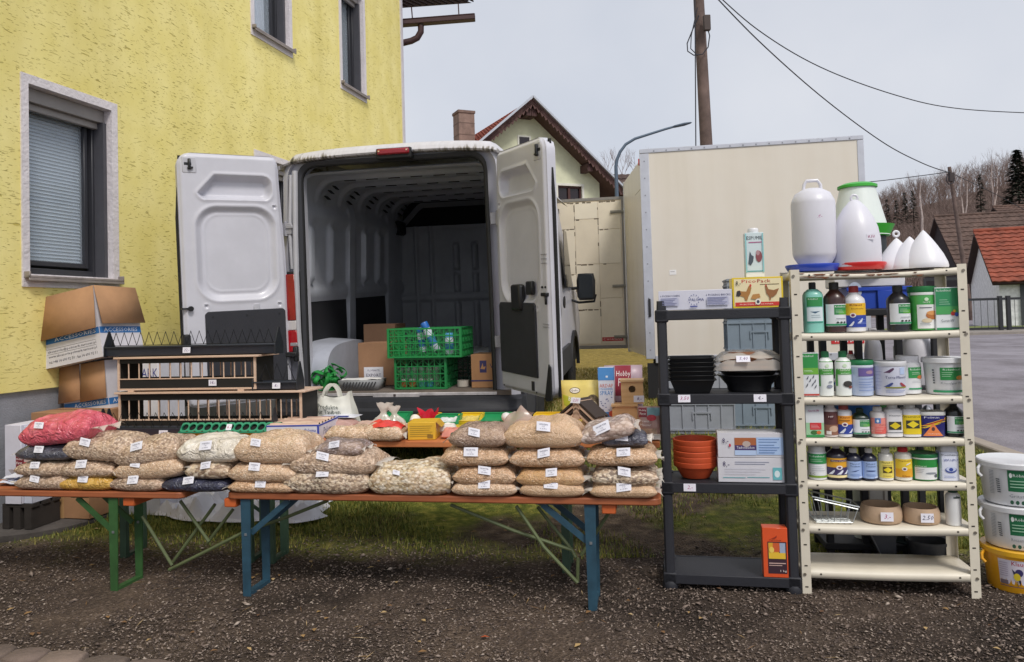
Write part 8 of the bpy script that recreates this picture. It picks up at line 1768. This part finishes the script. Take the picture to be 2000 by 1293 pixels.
def dishes():
    p0 = onS('b', 1466, 2, .04); r = px2m(62, p0.y)
    for i, (z, k, h_) in enumerate(((0, 1, .078), (.045, .97, .055))):
        p = p0.copy(); p.z += z; t = thing('dish', ('wide black dish under the film wrapped slabs', 'upper black dish directly below the film wrapped slabs')[i], 'dish', p, aB, 'black dishes'); t.location += Vector((-math.sin(aB), math.cos(aB), 0))*.12
        b = MB(M('#16171a', .35, var=.08, coat=.2)); R2 = r*k; b.lathe([(R2*.66, 0), (R2*.68, .008), (R2*.70, h_*.35), (R2*.92, h_*.9), (R2*1.02, h_), (R2*.99, h_*1.04), (R2*.90, h_*.96), (R2*.66, h_*.42), (.001, h_*.40)], 44, sy=.80); b.build('body', t, sharp=40)
    p = p0.copy(); p.z += .104; t = thing('wrapped_slabs', 'stack of brown clay slabs wrapped in clear film on the black dishes', 'package', p, aB); t.location += Vector((-math.sin(aB), math.cos(aB), 0))*.02
    for i in range(3): b = MB(M(('#a8765a', '#b08262', '#a37052')[i], .85, var=.15, vs=9, bump=.3, bs=40)); b.box(-.135+.004*i, .115-.003*i, .02, .20, .024*i+.001, .024*(i+1)-.001); b.build('slab', t, bev=.006)
    b = MB(M('#a8765a', .8)); b.lathe([(.05, .0), (.075, .004), (.08, .016)], 24, c=(-.03, .1, .074)); b.build('clay_dish', t)
    b = MB(FILM); b.grid(lambda u, v: ((u-.5)*.36, .012+.21*v-.03*math.sin(u*3.14), .004+.092*math.sin(math.pi*(.08+.84*v))**.35*(1-abs(2*u-1)**5*.8)+.015*n3(u*7, v*5, 2)), 34, 16); b.grid(lambda u, v: ((u-.5)*.36, .012-.012*math.sin(u*9)-.03*math.sin(u*3.14)*1, .002+(.052+.02*n3(u*7, 1, 3))*v*(1-abs(2*u-1)**5*.8)), 34, 6); b.build('film', t, recalc=False, sharp=25); price(t, -.035, -.022, .06, .065, .034, '5,40', '#7a5a8a', lean=-.5)
dishes()
# ---- behind the shelves
def euro_crate(label, loc, w_, d_, h_, col, rz, ribs=4, rx=0):
    t = thing('storage_crate', label, 'crate', loc, rz, 'grey stacking crates behind the black shelf', rx); m = M(col, .55, var=.08, vs=6)
    b = MB(m); e = .006; b.box(-w_/2, w_/2, 0, e, 0, h_); b.box(-w_/2, w_/2, d_-e, d_, 0, h_); b.box(-w_/2, -w_/2+e, e, d_-e, 0, h_); b.box(w_/2-e, w_/2, e, d_-e, 0, h_); b.box(-w_/2+e, w_/2-e, e, d_-e, 0, e); b.build('body', t)
    b = MB(m)
    for z in (h_-.02, h_-.075, .03): b.box(-w_/2-.008, w_/2+.008, -.012, -.0005, z, z+.016); b.box(w_/2+.0005, w_/2+.012, 0, d_, z, z+.016); b.box(-w_/2-.012, -w_/2-.0005, 0, d_, z, z+.016)
    for i in range(ribs+1): x = -w_/2+w_*i/ribs; b.box(x-.005, x+.005, -.010, -.0007, .03, h_-.05)
    for i in range(3): y = d_*(i+.5)/3; b.box(-w_/2-.010, -w_/2-.0007, y-.005, y+.005, .03, h_-.05)
    b.build('rib', t); b = MB(m); b.box(-.09, .09, -.012, -.0008, h_*.55, h_*.60); b.box(-.09, -.08, -.0125, -.0008, h_*.38, h_*.55); b.box(.08, .09, -.0125, -.0008, h_*.38, h_*.55); b.build('grip_recess', t); return t
p = D(1372, 835, 7.7); p.z = gz(p.y)
euro_crate('upper of two pale grey crates standing in the meadow behind the black shelf', Vector((p.x, p.y, p.z+.353)), .60, .40, .36, '#9b9ea6', YAW, 5, 0)
_s = euro_crate('lower of two pale grey crates standing in the meadow behind the black shelf', Vector((p.x, p.y, p.z)), .60, .40, .35, '#9498a0', YAW, 5)
q = D(1490, 820, 7.95); zz = gz(q.y); k = 0
for h_, lab in ((.30, 'lowest blue grey crate of the tall pile behind the black shelf'), (.30, 'second blue grey crate of the tall pile behind the black shelf'), (.30, 'third blue grey crate of the tall pile, its ribs showing under the top board'), (.30, 'fourth blue grey crate of the tall pile behind the yellow framed box')):
    euro_crate(lab, Vector((q.x+.01*(k % 2), q.y, zz)), .60, .40, h_*1.22, '#7d8a96' if k != 3 else '#8b9096', YAW, 5); zz += h_*1.22+.003; k += 1
def back_shelf():
    p = D(1592, 1100, 4.32); p = DZ(1600, 1095, .0); t = thing('black_shelf', 'second black plastic shelf standing behind the cream metal shelf', 'shelf', (p.x, p.y, gz(p.y)), aW); m = M('#202127', .65, var=.08, vs=10)
    w_, d_ = .62, .30
    for x in (.06, .24, w_-.18, w_):
        b = MB(m); b.box(x-.018, x+.018, -.018, .018, 0, 1.32); b.build('post', t, bev=.004)
        b = MB(m); b.box(x-.018, x+.018, d_-.018, d_+.018, 0, 1.32); b.build('post', t, bev=.004)
    for z in (.10, .66, .92, 1.33): b = MB(m); b.box(.03, w_+.03, -.025, d_+.025, z-.035, z); b.build('shelf_board', t, bev=.004)
    return p
bp_ = back_shelf()
def backgoods():
    c, s = math.cos(aW), math.sin(aW); o = Vector((bp_.x, bp_.y, gz(bp_.y)))
    def at(px, z, dy): n = Vector((-s, c, 0)); base = o+n*dy; d = ray(px, 700); k = (base-EY).dot(n)/d.dot(n); p = EY+d*k; return Vector((p.x, p.y, o.z+z+.002))
    p = at(1722, 1.33, .0); t = thing('crate', 'bright blue plastic crate on the second shelf behind the upper bottles', 'crate', p, aW); m = M('#2a4db8', .4, var=.05); w_, d_, h_ = .31, .26, .115
    b = MB(m); e = .006; b.box(-w_/2, w_/2, 0, e, 0, h_); b.box(-w_/2, w_/2, d_-e, d_, 0, h_); b.box(-w_/2, -w_/2+e, e, d_-e, 0, h_); b.box(w_/2-e, w_/2, e, d_-e, 0, h_); b.box(-w_/2+e, w_/2-e, e, d_-e, 0, e); b.build('body', t, bev=.002); b = MB(m); b.box(-w_/2-.008, w_/2+.008, -.010, -.001, h_-.02, h_); b.box(-.01, .09, -.014, -.001, 0, h_-.02); b.build('rim', t, bev=.002); b = MB(M('#b9c4dc', .5)); b.prism([(-.12+.035*math.cos(R_(a))*1.0, .10+.045*math.sin(R_(a))) for a in range(0, 360, 24)], -.004, -.001, 'y'); b.build('grip_hole', t)
    p = at(1712, 1.33+.117, .02); t = thing('container', 'white lidded container on the blue crate below the top board', 'container', p, aW); b = MB(M('#d9d8dc', .45)); b.box(-.2, .16, 0, .2, 0, .07); b.build('body', t, bev=.006)
    p = at(1688, 1.33+.117+.073, .10); t = thing('poultry_feeder', 'white tapering feed hopper with bright green lid and green trough', 'feeder', p, aW); zy = lambda py: 1.35+(597-py)/FPX*p.y-p.z; g = M('#3fae3a', .4, var=.04); r = px2m(37, p.y); h_ = zy(356); zt0 = zy(462)
    b = MB(M('#d9e0dc', .4, var=.02, sss=.2)); b.lathe([(r*1.5, zt0), (r*.86, h_*.95)], 36); b.build('hopper', t)
    b = MB(g); b.lathe([(r*.90, h_*.935), (r*.98, h_*.938), (r*.98, h_*.965), (r*.7, h_*.99), (.001, h_)], 36); b.build('lid', t)
    b = MB(g); b.lathe([(r*1.45, zt0-.005), (r*1.72, zt0+.055), (r*1.67, zt0+.055), (r*1.40, zt0)], 36, caps=False); b.lathe([(.001, zt0-.004), (r*1.45, zt0-.005)], 36, caps=False); b.build('trough', t)
    b = MB(M('#2a3036', .6)); b.lathe([(r*1.3, 0), (r*1.3, zt0-.006)], 24); b.build('foot', t)
    wp = M('#d4d3da', .4, sss=.2, var=.02)
    def jug(label, px, z, dy, r, h_, hd=True):
        p = at(px, z, dy); t = thing('drinker_tank', label, 'drinker', p, aW, 'spare white drinker tanks'); b = MB(wp); b.lathe([(r*.97, 0), (r, .01), (r, h_*.6), (r*.9, h_*.78), (r*.6, h_*.92), (r*.2, h_*.985), (.001, h_)], 36); b.build('tank', t); b = MB(wp); b.tube([(-r*1.0, 0, h_*.45), (-r*1.35, 0, h_*.50), (-r*1.35, 0, h_*.72), (-r*1.0, 0, h_*.74)] if hd else [(-.014, 0, h_-.004), (-.014, 0, h_+.02), (.014, 0, h_+.02), (.014, 0, h_-.004)], .010, 8); b.build('handle', t)
    jug('rounded white tank with side handle behind the second board goods', 1793, .92, .10, .085, .28); jug('plain white tank filling the gap left of the pigeon tub', 1706, .92, .02, .045, .28, False)
    p = at(1662, .92, .03); t = thing('bottle', 'white bottle with a small red spout behind the slim green bottles', 'bottle', p, aW); b = MB(M('#d9d6d6', .4)); b.lathe([(.06, 0), (.062, .1), (.05, .14), (.015, .17)], 20); b.build('body', t); b = MB(M('#b03038', .4)); b.lathe([(.014, .168), (.010, .19)], 12); b.build('cap', t)
    p = at(1668, .66, .03); t = thing('bucket', 'round blue bucket seen behind the third board bottles', 'bucket', p, aW); b = MB(M('#2f6fc4', .4)); b.lathe([(.10, 0), (.125, .25), (.13, .26), (.12, .255)], 30); b.build('body', t); b = MB(M('#2f6fc4', .4)); b.tube([(.13*math.cos(R_(a)), 0, .24+.06*math.sin(R_(a))) for a in range(0, 181, 20)], .004, 6); b.build('handle', t)
    p = at(1700, .66, .17); t = thing('tub', 'light green lidded tub behind the third board bottles', 'tub', p, aW); b = MB(M('#49a84a', .4)); b.lathe([(.08, 0), (.09, .24)], 28); b.build('body', t); b = MB(M('#6fc06a', .4)); b.lathe([(.094, .235), (.094, .26), (.08, .265)], 28); b.build('lid', t)
    g = M('#3fae3a', .4, var=.04)
    p = at(1672, .10, .10); t = thing('feeder_tube', 'pale upright feed tube with bright green fittings behind the fourth board', 'feeder', p, aW); b = MB(M('#c4ccc8', .4)); b.lathe([(.045, 0), (.045, .36)], 20); b.build('tube', t); b = MB(g); b.lathe([(.05, .26), (.07, .30), (.07, .33)], 20); b.build('trough', t)
    p = at(1705, .10, .02); t = thing('feeder_tube', 'wide pale upright board behind the two feeding bowls', 'panel', p, aW); b = MB(M('#cbc9c6', .6)); b.box(-.045, .045, 0, .02, 0, .39); b.use(M('#8a8480', .6)); b.box(.02, .03, -.0015, -.0003, .12, .30); b.build('board', t)
    def cone_(label, px, z, dy, r, h_, col):
        p = at(px, z, dy); t = thing('cone_hood', label, 'hood', p, aW, 'dark grey conical hoods'); b = MB(M(col, .35, metal=.3, var=.1)); b.lathe([(r, 0), (r*.98, .006), (.012, h_), (.001, h_+.004)], 8); b.build('hood', t, sharp=20); b = MB(M(col, .4, metal=.4)); b.tube([(r*math.cos(a*.785+.39), r*math.sin(a*.785+.39), .003) for a in range(8)], .004, 6, closed=True); b.build('rim', t)
    cone_('grey conical hood behind the red capped bottle', 1806, .66, .12, .12, .14, '#6a6d78'); cone_('dark green grey conical hood behind the smaller bowl', 1766, .10, .05, .10, .20, '#3a4446')
    # under the lowest boards
    p = at(1735, 0, -.14); t = thing('grey_hopper', 'dark grey sheet metal hopper lying under the cream shelf', 'hopper', p, aW); b = MB(M('#3d3f46', .5, metal=.2, var=.12)); b.prism([(-.17, .30), (.0, .30), (.0, .02), (-.04, .0)], 0, .2, 'y'); b.build('body', t); b = MB(M('#6a6c72', .4, metal=.5)); b.tube([(-.175, -.004, .305), (-.042, -.004, .0)], .004, 6); b.build('edge', t)
    p = at(1797, 0, -.14); t = thing('bucket', 'dark grey bucket standing on the grass under the cream shelf', 'bucket', p, aW); b = MB(M('#33353a', .5, var=.1)); b.lathe([(.085, 0), (.095, .14), (.102, .15), (.102, .165), (.09, .16), (.085, .05), (.001, .04)], 30); b.build('body', t); b = MB(M('#8a8c90', .3, metal=.8)); b.tube([(.1*math.cos(R_(a)), -.0-.05*math.sin(R_(a)), .155+.06*math.sin(R_(a))) for a in range(0, 181, 15)], .003, 6); b.build('handle', t)
backgoods()
# ---- the three buckets at the right edge
def big_bucket(label, px0, px1, pyt, pyb, z, body, lidc, prints, g='buckets stacked at the right edge'):
    p = DZ(1985, 1166, 0)+Vector((.10, .13, 0)); r = .147; h_ = .198; t = thing('bucket', label, 'bucket', Vector((p.x, p.y, z)), aW, g); b = MB(M(body, .4, coat=.2, var=.03)); b.lathe([(r*.86, 0), (r*.88, .006), (r*.99, h_*.88), (r*.99, h_*.9)], 44); b.build('body', t)
    b = MB(M(lidc, .4, coat=.2)); b.lathe([(r*1.03, h_*.86), (r*1.06, h_*.865), (r*1.07, h_*.97), (r*1.04, h_), (r*.98, h_*.985), (.001, h_*.975)], 44); b.build('lid', t); b = MB(M(body, .4)); b.tube([(-r*1.06, -.02, h_*.86), (-r*1.17, -.035, h_*.80), (-r*1.18, -.04, h_*.70), (-r*1.10, -.05, h_*.62)], .007, 8); b.build('handle', t)
    def mp(x, zz, e): a = x*1.25-.62; q = r*(.86+.13*zz/.88)+e+.0006; return (q*math.sin(a), -q*math.cos(a), zz*h_)
    b = MB(); e = .0004
    for q in prints:
        b.use(M(q[-1], .5, var=.03, vs=20)); e += .0005
        if q[0] == 'r': patch(b, mp, q[1], q[2], q[3], q[4], e, 28, 4)
        elif q[0] == 't': b.text(q[5], mp, q[1], q[2], q[3], q[4], e, keep=False)
        elif q[0] == 'd': disc(b, mp, q[1], q[2], q[3], q[4], e, 14)
        elif q[0] == 'p': b.add([mp(x, zz, e) for x, zz in q[1]], [tuple(range(len(q[1])))])
    b.build('print', t, recalc=False); return h_
h_ = big_bucket('yellow orange bucket with a bird label at the bottom of the bucket stack', 0, 0, 0, 0, .003, '#dfa01c', '#e6ae24', [('r', -.30, .95, .14, .78, '#d6d0dc'), ('t', .02, .60, .66, .76, 'Klaus-Mix', '#b0243c'), ('p', [(.02, .58), (.10, .50), (.16, .42), (.22, .30), (.20, .20), (.14, .36), (.05, .46)], '#2c2a4a'), ('d', .18, .50, .09, .09, '#3a3566'), ('d', .13, .40, .08, .09, '#d8c030'), ('p', [(.12, .30), (.14, .18), (.16, .18), (.15, .30)], '#8a6a2a'), ('d', .42, .42, .09, .10, '#c8ccda'), ('d', .46, .60, .06, .06, '#c03050'), ('r', -.27, -.08, .2, .30, '#7a6a72'), *[('r', -.26, -.06, .70-.05*i, .715-.05*i, '#b0a4b8') for i in range(7)], ('r', -.27, .5, .16, .175, '#5a4a6a')])
for i, (lab, z, nm) in enumerate((('white bucket with a green label in the middle of the bucket stack', h_+.006, 'Rossemineral'), ('white bucket with a green label topping the bucket stack', 2*h_+.009, 'Gritstein'))):
    big_bucket(lab, 0, 0, 0, 0, z, '#d6d7da', '#dcdde0', [('r', .02, .75, .34, .84, '#1f6a44'), ('d', .09, .72, .035, .06, '#e4ece8'), ('t', .14, .60, .69, .76, RF, '#e4ece8'), *[('r', .07, .5, .58-.07*k, .60-.07*k, '#a8d0b4') for k in range(3)], ('t', .04, .55, .20, .28, nm, '#8a8f96'), *[('r', -.42, -.30, .78-.035*k, .793-.035*k, '#9aa0a8') for k in range(16)], *[('r', -.22, -.14, .30+.05*k, .33+.05*k, '#5a6068') for k in range(7)], ('d', .10, .10, .04, .05, '#2f5a44'), ('d', .22, .10, .04, .05, '#2f5a44'), ('d', .34, .10, .04, .05, '#2f5a44')])
# a fallen orange leaf on the yard
def debris():                                                    # dead leaves and bits of straw on the yard
    r = np.random.default_rng(21); N = 260; y = 2.8+2.2*r.random(N); x = (r.random(N)*2-1)*(y*.70); V = []; F = []
    for i in range(N):
        a = r.random()*6.28; st = r.random() < .5; l, w_ = (.02+.03*r.random(), .0016) if st else (.010+.012*r.random(), .006+.006*r.random()); c, s = math.cos(a), math.sin(a); z = gz(y[i])+.012
        for p, q, h in ((-l, 0, 0), (0, -w_, .004), (l, 0, .001), (0, w_, .005)): V.append((x[i]+p*c-q*s, y[i]+p*s+q*c, z+h*(1-st*.7)))
        F.append((4*i, 4*i+1, 4*i+2, 4*i+3))
    raw('leaf_litter', np.array(V), np.array(F), rand_island_mat('litter', [(0, '#5a4030'), (.4, '#86643e'), (.7, '#a88a5a'), (1, '#c4ab80')]), label='dead leaves and straw bits scattered over the yard')
debris()
t = tag(MB(M('#c4603a', .6)).add([(-.02, 0, .012), (0, -.008, .018), (.022, 0, .012), (0, .01, .016)], [(0, 1, 2, 3)]).build('scrap'), 'tiny orange scrap lying on the gravel in the foreground', 'litter'); t.location = DZ(947, 1250, .004)
